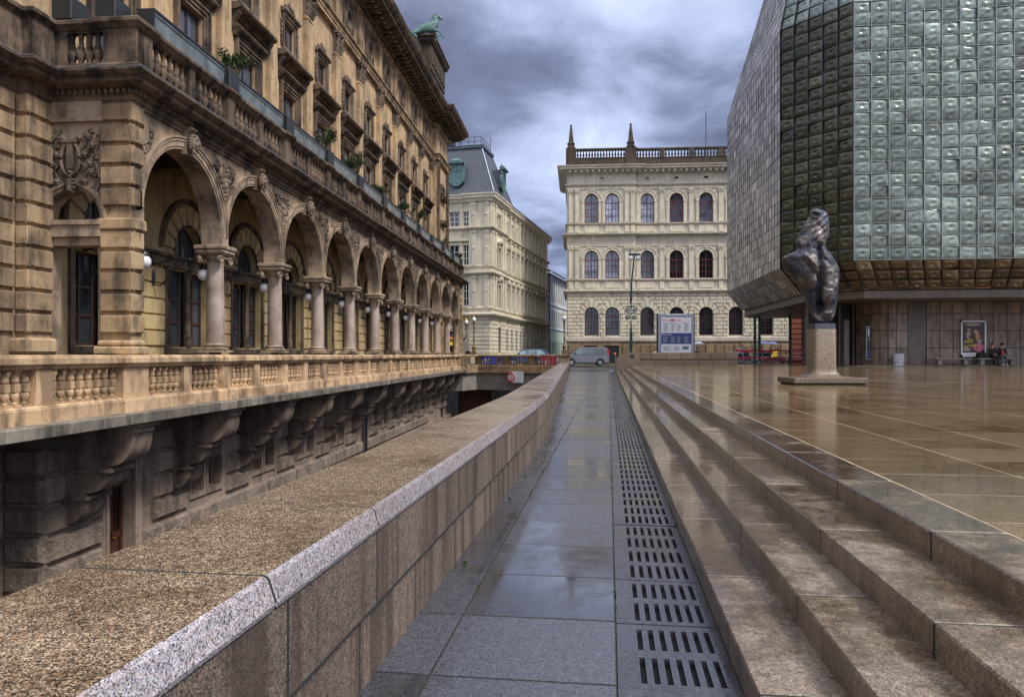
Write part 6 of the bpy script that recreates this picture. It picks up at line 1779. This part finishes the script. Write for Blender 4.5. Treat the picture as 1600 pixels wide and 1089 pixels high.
m = MB(); m.box(-hw2, hw2, -.14, -.0, zb2, zt2); po2 = m.build('print', MT['poster_dark'], p2_, smooth=0)
def b2(x, z, rx, rz, mat, y):
    mm = MB(); mm.add([(x+rx*cos(2*pi*k/14), y, z+rz*sin(2*pi*k/14)) for k in range(14)], [tuple(range(14))]); mm.build('printed_shape', MT[mat], po2, smooth=0)
for a in ((-.2,zt2-.35,.06,.28,'white_paint',-.145),(.14,zt2-.35,.06,.28,'white_paint',-.145),(-.03,zt2-.8,.22,.12,'poster_tan',-.145),(-.05,zb2+.75,.10,.4,'black',-.146),(-.03,zb2+.38,.24,.24,'navy',-.147),(.1,zb2+.6,.1,.35,'poster_tan',-.1455),(.02,zb2+.15,.12,.07,'poster_pink',-.148)): b2(*a)

# ================================================================ people
def figure(name, J, E, R_, mats, parent, seg_mat, sub=1):
    """J joints, E edges, R_ radii, seg_mat edge->material index: one continuous skinned body"""
    keys = list(J); me = bpy.data.meshes.new(name); me.from_pydata([J[k] for k in keys], [(keys.index(a), keys.index(b)) for a, b in E], [])
    o = bpy.data.objects.new(name, me); SC.collection.objects.link(o)
    md = o.modifiers.new('skin', 'SKIN'); md.use_smooth_shade = True
    for i, k in enumerate(keys): 
        r = R_[k]; me.skin_vertices[0].data[i].radius = (r, r) if not hasattr(r, '__len__') else r
    me.skin_vertices[0].data[keys.index('pelvis')].use_root = True
    s = o.modifiers.new('sub', 'SUBSURF'); s.levels = sub; s.render_levels = sub
    bpy.context.view_layer.update()
    m2_ = bpy.data.meshes.new_from_object(o.evaluated_get(bpy.context.evaluated_depsgraph_get())); bpy.data.objects.remove(o)
    m2_.materials.clear()
    for mm in mats: m2_.materials.append(MT[mm])
    segs_ = [(Vector(J[a]), Vector(J[b]), seg_mat.get((a, b), 0)) for a, b in E]
    for p in m2_.polygons:
        best = (1e9, 0)
        for a, b, mi in segs_:
            ab = b-a; t = max(0, min(1, (p.center-a).dot(ab)/max(1e-9, ab.length_squared))); d = (a+ab*t-p.center).length
            if d < best[0]: best = (d, mi)
        p.material_index = best[1]; p.use_smooth = True
    m2_.name = name; b = bpy.data.objects.new('body', m2_); SC.collection.objects.link(b); b.parent = parent; return b
def add_hand(J, E, R_, w, d, sd, sm, mi):
    """palm with four fingers and a thumb; d: direction of the fingers"""
    d = Vector(d).normalized(); side = d.cross(Vector((0, 0, 1))); side = side.normalized() if side.length > .1 else Vector((1, 0, 0))
    W_ = Vector(J[w]); pk = w+'_p'; J[pk] = tuple(W_+d*.07); R_[pk] = (.038, .02); E.append((w, pk)); sm[(w, pk)] = mi
    for i in range(4):
        b = W_+d*.095+side*(.03-.02*i); k = pk+str(i); J[k] = tuple(b); R_[k] = .009; E.append((pk, k)); sm[(pk, k)] = mi
        t = k+'t'; J[t] = tuple(b+d*(.045-.006*abs(i-1.3))+Vector((0, 0, -.022))); R_[t] = .0075; E.append((k, t)); sm[(k, t)] = mi
    k = w+'th'; J[k] = tuple(W_+d*.05+side*.05+Vector((0, 0, -.01))); R_[k] = .010; E.append((pk, k)); sm[(pk, k)] = mi
def head_bits(parent, hp, fwd, hair, hat=None):
    """hair, eyes, nose, ears around the head centre"""
    f = Vector(fwd).normalized(); r = f.cross(Vector((0, 0, 1))).normalized(); hp = Vector(hp)
    m = MB()
    c = hp-f*.02+Vector((0, 0, .035))
    m.ball(c, (.098, .098, .105), 12, 8); m.build('hair', MT[hair], parent)
    m = MB(); m.ball(hp+f*.035+Vector((0,0,-.02)), (.075,.075,.10), 12, 8); m.ball(hp+f*.115+Vector((0,0,-.02)), (.016,.016,.025), 6, 5)
    for s in (-1, 1): m.ball(hp+r*s*.085+Vector((0,0,-.02)), (.015,.015,.03), 6, 5)
    m.build('face', MT['skin'], parent)
    m = MB()
    for s in (-1, 1): m.ball(hp+f*.105+r*s*.032+Vector((0,0,.0)), .011, 6, 5)
    m.ball(hp+f*.105+Vector((0,0,-.065)), (.022,.022,.006), 6, 4); m.build('features', MT['frame_brown'], parent)
def seated(x, y, z, rz, label, mats, lean=.0, arms='lap', turn=0.0, legmat=1, inner=None):
    e = empty('person', (x, y, z), rz, label, 'person')
    h = .46; L_ = lean
    J = dict(pelvis=(0, .0, h+.10), waist=(0, .0+L_*.3, h+.26), chest=(0, L_*.8, h+.46), neck=(0, L_*1.2, h+.60), head0=(0, L_*1.3-.02, h+.68), head=(0, L_*1.4-.03, h+.79))
    R_ = dict(pelvis=(.17,.13), waist=(.155,.12), chest=(.175,.13), neck=.06, head0=.065, head=(.088,.10))
    E = [('pelvis','waist'),('waist','chest'),('chest','neck'),('neck','head0'),('head0','head')]; sm = {('neck','head0'):2, ('head0','head'):2}
    for s, n in ((-1, 'l'), (1, 'r')):
        J['hip'+n] = (s*.09, -.02, h+.08); J['knee'+n] = (s*.13, -.42, h+.06); J['ank'+n] = (s*.13, -.40+.05*s, .09); J['toe'+n] = (s*.14, -.57+.05*s, .04)
        J['sh'+n] = (s*.19, L_*1.0, h+.54); J['el'+n] = (s*.25, L_*.8-.10, h+.29); J['wr'+n] = (s*.09, -.26, h+.22)
        R_.update({'hip'+n:.10, 'knee'+n:.065, 'ank'+n:.045, 'toe'+n:(.04,.03), 'sh'+n:.068, 'el'+n:.052, 'wr'+n:.03})
        E += [('pelvis','hip'+n),('hip'+n,'knee'+n),('knee'+n,'ank'+n),('ank'+n,'toe'+n),('chest','sh'+n),('sh'+n,'el'+n),('el'+n,'wr'+n)]
        sm.update({('pelvis','hip'+n):1, ('hip'+n,'knee'+n):1, ('knee'+n,'ank'+n):1, ('ank'+n,'toe'+n):3})
        add_hand(J, E, R_, 'wr'+n, (-s*.5, -.8, -.1), s, sm, 2)
    figure('person_body', J, E, R_, mats, e, sm); head_bits(e, J['head'], (sin(turn), -cos(turn), 0), 'black')
    return e, J
e, J = seated(gx(1549, YB), YB-.02, ZG, .1, 'person in a black coat with dark hair sitting left on the bench, bag beside', ['cloth_black','cloth_black','skin','black'], -.05, turn=.5)
m = MB(); m.bbox(-.32, .28, -.24, .12, .0, .34, .08); tag(m.build('travel_bag', MT['cloth_black'], None, (gx(1533.5, YB), YB-.0, ZG+.46)), 'bulky black bag lying on the bench left of the seated people', 'bag')
e, J = seated(gx(1563.5, YB), YB-.02, ZG, -.1, 'person in dark cap and black jacket over a red top, sitting on the bench', ['cloth_black','jeans','skin','cloth_white'], -.08, turn=-.2)
m = MB(); m.lathe(0, 0, [(.125,0),(.12,.03),(.105,.07),(.08,.11),(0,.125)], 14); m.ball((0, -.12, .01), (.08, .07, .012), 10, 4); m.build('cap', MT['cloth_black'], e, (J['head'][0], J['head'][1]+.0, J['head'][2]+.02))
m = MB(); m.ball((0, -.19, .46+.34), (.09, .04, .19), 10, 8); m.build('red_top', MT['cloth_red'], e)
def standing(x, y, z, rz, label, mats, arm=None, hair='bark'):
    e = empty('person', (x, y, z), rz, label, 'person')
    J = dict(pelvis=(0,0,.93), waist=(0,.0,1.08), chest=(0,0,1.28), neck=(0,0,1.44), head0=(0,-.01,1.50), head=(0,-.02,1.62))
    R_ = dict(pelvis=(.15,.11), waist=(.135,.10), chest=(.165,.12), neck=.055, head0=.06, head=(.085,.10))
    E = [('pelvis','waist'),('waist','chest'),('chest','neck'),('neck','head0'),('head0','head')]; sm = {('neck','head0'):2, ('head0','head'):2}
    for s, n in ((-1,'l'), (1,'r')):
        J['hip'+n] = (s*.09,0,.88); J['knee'+n] = (s*.10,-.03-.05*s,.48); J['ank'+n] = (s*.11,.02+.08*s,.09); J['toe'+n] = (s*.12,-.13+.08*s,.035)
        J['sh'+n] = (s*.18,0,1.37)
        if arm and s == 1: J['el'+n] = (.26,-.12,1.16); J['wr'+n] = (.14,-.20,1.38)
        else: J['el'+n] = (s*.24,.02,1.11); J['wr'+n] = (s*.25,-.06,.87)
        R_.update({'hip'+n:.10,'knee'+n:.062,'ank'+n:.045,'toe'+n:(.04,.03),'sh'+n:.065,'el'+n:.045,'wr'+n:.028})
        E += [('pelvis','hip'+n),('hip'+n,'knee'+n),('knee'+n,'ank'+n),('ank'+n,'toe'+n),('chest','sh'+n),('sh'+n,'el'+n),('el'+n,'wr'+n)]
        sm.update({('pelvis','hip'+n):1,('hip'+n,'knee'+n):1,('knee'+n,'ank'+n):1,('ank'+n,'toe'+n):3})
        add_hand(J, E, R_, 'wr'+n, (0,-.2,1) if arm and s == 1 else (0,-.15,-1), s, sm, 2)
    figure('person_body', J, E, R_, mats, e, sm); head_bits(e, J['head'], (0,-1,0), hair); return e
def umbrella(x, y, z, mat, label, r=.52):
    e = empty('umbrella', (x, y, z), 0, label, 'umbrella'); m = MB(); vs = []
    n = 8; K = 6
    for j in range(K+1):
        q = j/K
        for k in range(n*2):
            a = pi*k/n; sc = 1 if k % 2 == 0 else 1-.10*q; vs.append((r*q*sc*cos(a), r*q*sc*sin(a), .24*(1-q**1.8)))
    m.add(vs, [(j*n*2+k, j*n*2+(k+1) % (n*2), (j+1)*n*2+(k+1) % (n*2), (j+1)*n*2+k) for j in range(K) for k in range(n*2)]); m.build('canopy', MT[mat], e)
    m = MB(); m.tube([(0,0,-.72),(0,0,.30)], .009, 6); m.tube([(0,0,-.72),(.02,0,-.78),(.06,0,-.76)], .014, 6); m.build('shaft', MT['dark_metal'], e)
    m = MB()
    for k in range(n): a = 2*pi*k/n; m.tube([(0,0,-.05),(r*.5*cos(a), r*.5*sin(a), .14)], .004, 4)
    m.build('ribs', MT['dark_metal'], e); return e
x, y = gx(1156.5, 62.8), 62.8
standing(x, y, .03+.25, .2, 'person in a white top and dark trousers behind the red taped barriers', ['cloth_white','cloth_navy','skin','black'], hair='bronze_brown')
x, y = gx(1165, 67), 67; standing(x, y, .03, -.3, 'person dressed in black standing behind the barriers right of the one in white', ['cloth_black','jeans','skin','black'], hair='black')
x, y = gx(1089, 70), 70; standing(x, y, .03, .5, 'person in dark clothes holding a pale umbrella beside the programme board', ['cloth_navy','cloth_black','skin','black'], arm=1); umbrella(x+.10, y-.18, .03+2.12, 'cloth_white', 'pale blue white umbrella held up right of the programme board')
for i, (px, z, lab) in enumerate(((1190, 71, 'left'), (1203, 73, 'right'))):
    x = gx(px, z); standing(x, z, .03, .4-i, 'person in dark clothes under the '+lab+' blue umbrella beyond the barriers', ['cloth_navy','jeans','skin','black'], arm=1)
    umbrella(x+.12, z-.2, .03+2.15, 'umbrella_blue', lab+' one of two blue umbrellas beyond the barriers', .62)
x, y = gx(731.5, 66), 66; standing(x, y, .05, 0, 'person in a dark jacket in front of the yellow awning', ['cloth_black','cloth_navy','skin','black'], hair='black')
# ---- barriers and tape
def barrier():
    e = empty('crowd_barrier', (0, 0, 0), 0, 'x', 'barrier', 'steel crowd barriers with red tape'); m = MB()
    m.tube([(-1.0,0,.12),(-1.0,0,1.05),(1.0,0,1.05),(1.0,0,.12),(-1.0,0,.12)], .021, 6); m.tube([(-1,0,.85),(1,0,.85)], .012, 5)
    for s in (-1, 1): m.tube([(s*.8,-.3,0),(s*.8,0,.06),(s*.8,.3,0)], .018, 5)
    m.build('frame', MT['white_paint'], e); m = MB()
    for k in range(12): m.tube([(-.88+.16*k,0,.12),(-.88+.16*k,0,.85)], .008, 4)
    m.build('bars', MT['pewter'], e); return e
b0 = barrier(); bl = [(1166, 61.0, 0, 'steel barrier between the parapet end and the paired green posts'), (1200, 61.6, .12, 'steel barrier right of the paired green posts'), (1240, 64.2, -.1, 'steel barrier farthest right, beside the red stone building')]
for i, (px, z, rz, lab) in enumerate(bl):
    o = b0 if i == 0 else copy_tree(b0); o.location = (gx(px, z), z, ZP); o.rotation_euler[2] = rz; o['label'] = lab
m = MB()
pts = [(1148, 60.6), (1182, 60.8), (1214, 61.3), (1262, 63.6)]
for i in range(len(pts)-1):
    for h, w_ in ((1.0, .15), (.45, .12)):
        (a, za), (b, zb) = pts[i], pts[i+1]; n = 8; prev = None
        for k in range(n+1):
            f = k/n; z = za+(zb-za)*f; x = gx(a+(b-a)*f, z); hh = ZP+h-.10*sin(pi*f)
            cur = [(x, z-.14, hh), (x, z-.13, hh+w_)]
            if prev: m.add([prev[0], cur[0], cur[1], prev[1]], [(0,1,2,3)])
            prev = cur
tag(m.build('barrier_tape', MT['redpaint'], None, smooth=0), 'red plastic tape strung along the steel barriers', 'tape')
m = MB(); m.bbox(0, 2.1, 0, .5, 0, .45, .12); m.bbox(2.2, 3.6, .1, .5, 0, .3, .1); tag(m.build('tarpaulin_pile', MT['poster_pink'], None, (gx(1190, 63.5), 63.5, ZP)), 'low heap covered in red sheeting behind the barriers', 'tarpaulin')
m = MB(); m.bbox(-.45, .45, -.05, .05, 0, .7, .03); ys = empty('yellow_board', (gx(1208, 80), 80, .03), 0, 'yellow board standing at the foot of the academy wall', 'sign'); m.build('panel', MT['yellow'], ys, (0, 0, .75)); m = MB(); m.tube([(-.4,0,0),(-.4,0,.8)], .04, 6); m.tube([(.4,0,0),(.4,0,.8)], .04, 6); m.build('leg', MT['pewter'], ys)

# ================================================================ vehicles
def car(name, loc, rz, prof, wins, wheels, mat, label, W2=.88, rw=.33, grp=None, tail=None, cat='car'):
    e = empty(name, loc, rz, label, cat, grp)
    m = MB(); cx = sum(p[0] for p in prof)/len(prof); cz = .9; vs = []; n = len(prof)
    lay = [(-W2, .06), (-W2+.05, .015), (-W2+.12, 0), (0, -.01), (W2-.12, 0), (W2-.05, .015), (W2, .06)]
    for y, s in lay:
        for px, pz in prof:
            tum = max(0, pz-1.0)*.22; yy = y*(1-tum/W2*1.0); vs.append((px+(cx-px)*s*.3, yy, pz+(cz-pz)*s*.6))
    fs = [(j*n+i, j*n+(i+1) % n, (j+1)*n+(i+1) % n, (j+1)*n+i) for j in range(len(lay)-1) for i in range(n)]+[tuple(range(n-1,-1,-1)), tuple((len(lay)-1)*n+i for i in range(n))]
    m.add(vs, fs); m.build('body', MT[mat], e, smooth=40)
    for w in wins:
        m = MB(); q = [(a, b) for a, b in w]
        for s in (-1, 1):
            vv = [(a, s*(W2+.012)*(1-max(0, b-1.0)*.22/W2), b) for a, b in q]; m.add(vv, [tuple(range(len(vv)))])
        m.build('side_window', MT['car_glass'], e, smooth=0)
    for wx in wheels:
        for s in (-1, 1):
            m = MB(); t = MB(); t.lathe(0, 0, [(.001,-.11),(rw-.03,-.11),(rw,-.08),(rw,.08),(rw-.03,.11),(.001,.11)], 24); m.add([(a, c, b) for a, b, c in t.v], t.f)
            o = m.build('wheel', MT['tyre'], e, (wx, s*(W2-.10), rw)); m = MB(); m.ring(0, 0, .001, rw*.62, -.125, .125, 20, 0, 2*pi); m.build('rim', MT['chrome'], o)
            m = MB(); m.ring(0, 0, rw+.02, rw+.09, -.02, .02, 18, 0, pi); m.build('wheel_arch', MT['black'], e, (wx, s*(W2+.004), rw), smooth=0)
    if tail:
        for s in (-1, 1): m = MB(); m.bbox(tail[0]-.14, tail[0]+.03, s*(W2-.14)-.08, s*(W2-.14)+.08, tail[1], tail[2], .02); m.build('tail_light', MT['tail_red'], e)
    m = MB()
    for s in (-1, 1): m.bbox(wins[0][0][0]+.1, wins[0][0][0]+.3, s*(W2+.1)-.08, s*(W2+.1)+.08, wins[0][0][1]+.02, wins[0][0][1]+.2, .03)
    m.build('wing_mirror', MT[mat], e); m = MB(); m.box(.05, prof[-1][0]-.05, -W2+.06, W2-.06, .22, .42); m.build('underbody', MT['black'], e)
    return e
vp = [(.10,.30),(0,.45),(0,.75),(.12,.98),(.55,1.10),(.95,1.18),(1.35,1.52),(1.68,1.78),(1.95,1.86),(4.35,1.88),(4.55,1.80),(4.68,1.35),(4.75,1.0),(4.76,.42),(4.68,.30)]
vz = 76.0
car('van', (gx(950.5, vz)-4.76, vz, .03), 0, vp, [[(1.12,1.18),(1.72,1.70),(2.0,1.72),(2.0,1.18)], [(2.10,1.18),(2.10,1.72),(3.18,1.72),(3.18,1.18)], [(3.28,1.18),(3.28,1.72),(4.12,1.70),(4.30,1.50),(4.30,1.20)]], [.95, 3.82], 'car_silver', 'silver passenger van driving past behind the gilded lamp post', W2=.94, tail=(4.72, .95, 1.6), cat='van')
mp2 = [(.10,.30),(0,.5),(.05,.8),(.4,.95),(1.1,1.06),(1.75,1.55),(2.1,1.68),(3.7,1.72),(4.25,1.6),(4.55,1.1),(4.62,.8),(4.6,.4),(4.5,.3)]
vz = 79.0
car('parked_car', (gx(795, vz)-.4, vz, .03), 0, mp2, [[(1.25,1.08),(1.82,1.50),(2.2,1.58),(2.2,1.08)], [(2.28,1.08),(2.28,1.6),(3.2,1.62),(3.2,1.1)], [(3.28,1.1),(3.28,1.62),(3.8,1.58),(4.25,1.2)]], [.9, 3.7], 'car_blue', 'dark blue people carrier seen over the bridge balustrade', tail=(4.56, .85, 1.25))
cp2 = [(.10,.28),(0,.45),(.05,.72),(.5,.86),(1.15,.95),(1.8,1.36),(2.2,1.44),(3.2,1.42),(3.8,1.08),(4.3,.95),(4.36,.5),(4.28,.3)]
cw = [[(1.32,.97),(1.9,1.32),(2.4,1.37),(2.4,.97)], [(2.48,.97),(2.48,1.37),(3.1,1.34),(3.55,1.05)]]
car('parked_car', (gx(1000, 80)-.3, 80, .03), 0, cp2, cw, [.85, 3.45], 'car_white', 'pale car parked left of the programme board, mostly hidden by the parapet', grp=None)
car('parked_car', (gx(1120, 79)-.5, 79, .03), 0, cp2, cw, [.85, 3.45], 'car_silver', 'silver car parked right of the pale umbrella, mostly hidden by the parapet')
# low banners glimpsed through the bridge balusters
for i, (a, b, mt, lab) in enumerate(((744, 786, 'bluepaint', 'low blue banner panel glimpsed between the left bridge balusters'), (843, 870, 'redpaint', 'low red panel glimpsed between the right bridge balusters'))):
    z = 64; e = empty('banner_panel', (gx(a, z), z, .05), 0, lab, 'banner'); w = gx(b, z)-gx(a, z); m = MB(); m.box(0, w, -.02, .02, .12, .92); m.build('panel', MT[mt], e, smooth=0)
    m = MB(); r5 = random.Random(i)
    for k in range(9): x = r5.uniform(0, w-.3); m.box(x, x+r5.uniform(.05, .3), -.028, -.02, r5.uniform(.2, .5), r5.uniform(.55, .85))
    m.build('print', MT['white_paint'], e, smooth=0); m = MB(); m.tube([(0,0,0),(0,0,.95),(w,0,.95),(w,0,0)], .03, 6); m.build('frame', MT['pewter'], e)

# ================================================================ balcony planters and shrubs
def troughs():
    for n in range(0, 11):
        a = (n-1)*S+(.32 if n else .24); b = n*S-.30
        x, y = tm(a, 0); e = empty('planter_trough', (x, y, 7.44), pi/2-TH, 'grey metal planter trough on the balcony rail, number', 'planter', 'planter troughs along the balcony rail')
        e['label'] = ['grey panelled planter trough on the balcony rail nearest the corner', 'grey panelled planter trough on the balcony rail, second from the corner', 'grey panelled planter trough on the balcony rail, third from the corner', 'grey panelled planter trough on the balcony rail, fourth from the corner', 'grey panelled planter trough on the balcony rail, fifth from the corner', 'grey panelled planter trough on the balcony rail, sixth from the corner', 'grey panelled planter trough on the balcony rail, seventh from the corner', 'grey panelled planter trough on the balcony rail, fifth from the far end', 'grey panelled planter trough on the balcony rail, third from the far end', 'grey panelled planter trough on the balcony rail, second from the far end', 'grey panelled planter trough at the far end of the balcony rail'][n]
        l = b-a; m = MB(); m.add([(0,-.34,0),(l,-.34,0),(l,-.40,.40),(0,-.40,.40),(0,-.12,0),(l,-.12,0),(l,-.08,.40),(0,-.08,.40)], [(0,1,2,3),(5,4,7,6),(4,0,3,7),(1,5,6,2)]); m.build('trough_side', MT['trough_panel'], e, smooth=0)
        m = MB(); m.box(-.02, l+.02, -.42, -.395, .39, .43); m.box(-.02, l+.02, -.08, -.05, .39, .43); m.box(0, l, -.39, -.09, .30, .34)
        for x_ in (0, l): m.box(x_-.02, x_+.02, -.41, -.06, 0, .43)
        m.build('trough_rim', MT['dark_metal'], e, smooth=0)
troughs()
ordn = ['first', 'second', 'third', 'fourth', 'fifth', 'sixth', 'seventh', 'eighth', 'ninth', 'tenth', 'last']
def cube_planter(n, y0=-.33, t=None, lab=None):
    x, y = tm(n*S if t is None else t, y0+.05); e = empty('cube_planter', (x, y, 7.44), pi/2-TH, lab or 'dark cube planter on the balcony rail above the '+ordn[n]+' arcade column', 'planter', 'cube planters on the balcony pedestals')
    m = MB(); m.bbox(-.26, .26, -.20, .20, 0, .44, .015); m.build('box', MT['dark_metal'], e, smooth=0); m = MB(); m.box(-.23, .23, -.17, .17, .42, .445); m.build('soil', MT['bark'], e, smooth=0)
for n in range(0, 11): cube_planter(n)
cube_planter(0, .2, -3.55, 'dark cube planter on the corner of the balcony rail'); cube_planter(0, 1.0, -3.65, 'dark cube planter at the inner end of the return balustrade')
def shrub(n, w, h, seed, lab, round_=False, dx=0):
    x, y = tm(n*S+dx, -.28); e = empty('balcony_shrub', (x, y, 7.86), pi/2-TH, lab, 'shrub', 'shrubs in the balcony planters'); r = random.Random(seed); st_ = MB(); lf = MB()
    tips = []
    for k in range(9 if not round_ else 14):
        a = r.uniform(0, 2*pi); up_ = r.uniform(.5, 1) if not round_ else r.uniform(.3, 1); rr_ = w*(r.uniform(.3, 1))*(1 if not round_ else .9)
        p0 = Vector((r.uniform(-.06, .06), r.uniform(-.06, .06), 0)); p2 = Vector((rr_*cos(a), rr_*sin(a), h*up_)); p1 = p0.lerp(p2, .5)+Vector((0, 0, h*.18)); st_.tube([p0, p1, p2], [.018, .012, .006], 5)
        for q in range(5): tips.append((p1.lerp(p2, q/4), .13 if not round_ else .17))
    for (c, s_) in tips:
        for k in range(20):
            d = Vector((r.gauss(0, 1), r.gauss(0, 1), r.gauss(0, 1)*.7)).normalized()*s_*r.random()**.4; p = c+d
            a = Vector((r.gauss(0, 1), r.gauss(0, 1), r.gauss(0, 1))).normalized(); b = a.cross(Vector((r.random(), r.random(), 1))).normalized(); l = r.uniform(.03, .06)
            lf.add([p-a*l, p+b*l*.35, p+a*l, p-b*l*.35], [(0,1,2,3)])
    st_.build('stem', MT['bark'], e); lf.build('foliage', MT['leaf'], e, smooth=0)
for a in ((0, .42, .62, 1, 'bushy green shrub in the balcony planter nearest the corner', False, .35), (2, .5, .75, 2, 'loose green shrub in a planter above the third arcade column'), (3, .42, .95, 3, 'tallest upright green shrub on the balcony above the fourth column'), (3, .35, .4, 8, 'small green shrub just left of the tallest balcony shrub', False, -.7),
          (4, .5, .42, 4, 'low rounded green shrub above the fifth arcade column', True), (5, .45, .5, 5, 'thin green shrub above the sixth arcade column'), (6, .5, .8, 6, 'loose green shrub above the seventh arcade column'), (8, .7, .4, 7, 'spreading low shrub above the ninth arcade column'), (10, .6, .35, 9, 'trailing green shrub at the far end of the balcony')): shrub(*a)

# ================================================================ horse on the roof pylon
hx, hy = tm(27.5, .05)
hs_ = empty('horse_statue', (hx, hy, 20.84), pi/2-TH, 'green patinated rearing horse statue on the theatre roof against the sky', 'statue')
hs_.location.z = 19.9; hs_.scale = (.76, .76, .76)
J = dict(pelvis=(0,1.5,1.0), back=(0,.9,1.25), chest=(0,.15,1.30), neckb=(0,-.08,1.62), neckm=(0,-.12,1.95), poll=(0,-.22,2.22), face=(0,-.48,2.08), muz=(0,-.66,1.86),
         el_=(-.13,-.05,1.05), kl=(-.16,-.45,.92), fl=(-.16,-.72,.50), hl=(-.16,-.86,.36), er=(.13,.0,1.0), kr=(.16,-.28,.72), fr=(.16,-.12,.42), hr=(.16,-.16,.28),
         tl=(-.16,1.6,.75), stl=(-.18,1.35,.45), hkl=(-.18,1.75,.28), ftl=(-.18,1.7,.02), tr=(.16,1.6,.75), str=(.18,1.45,.45), hkr=(.18,1.85,.28), ftr=(.18,1.8,.02), t1=(0,1.85,1.05), t2=(0,2.1,.6))
R_ = dict(pelvis=.36, back=.34, chest=.38, neckb=(.22,.34), neckm=(.16,.30), poll=(.12,.20), face=(.10,.14), muz=.075, el_=.13, kl=.07, fl=.05, hl=.055, er=.13, kr=.07, fr=.05, hr=.055, tl=.17, stl=.1, hkl=.055, ftl=.06, tr=.17, str=.1, hkr=.055, ftr=.06, t1=.06, t2=.05)
E = [('pelvis','back'),('back','chest'),('chest','neckb'),('neckb','neckm'),('neckm','poll'),('poll','face'),('face','muz'),('chest','el_'),('el_','kl'),('kl','fl'),('fl','hl'),('chest','er'),('er','kr'),('kr','fr'),('fr','hr'),('pelvis','tl'),('tl','stl'),('stl','hkl'),('hkl','ftl'),('pelvis','tr'),('tr','str'),('str','hkr'),('hkr','ftr'),('pelvis','t1'),('t1','t2')]
b = figure('horse_body', J, E, R_, ['copper'], hs_, {}, 2)
m = MB()
for s in (-1, 1): m.tube([(s*.06,-.18,2.28),(s*.07,-.2,2.42)], [.035,.008], 6)
for k in range(12): f = k/11; m.tube([(0,-.12+.28*f,2.32-.62*f),(.0,.06+.30*f,2.30-.66*f)], .045, 5)
m.build('mane', MT['copper'], hs_); m = MB(); m.tube([(0,-.52,2.0),(.12,-.2,1.75),(.2,.6,1.62),(.1,1.6,1.95),(0,2.4,2.5)], .022, 6); m.build('rein', MT['copper'], hs_)
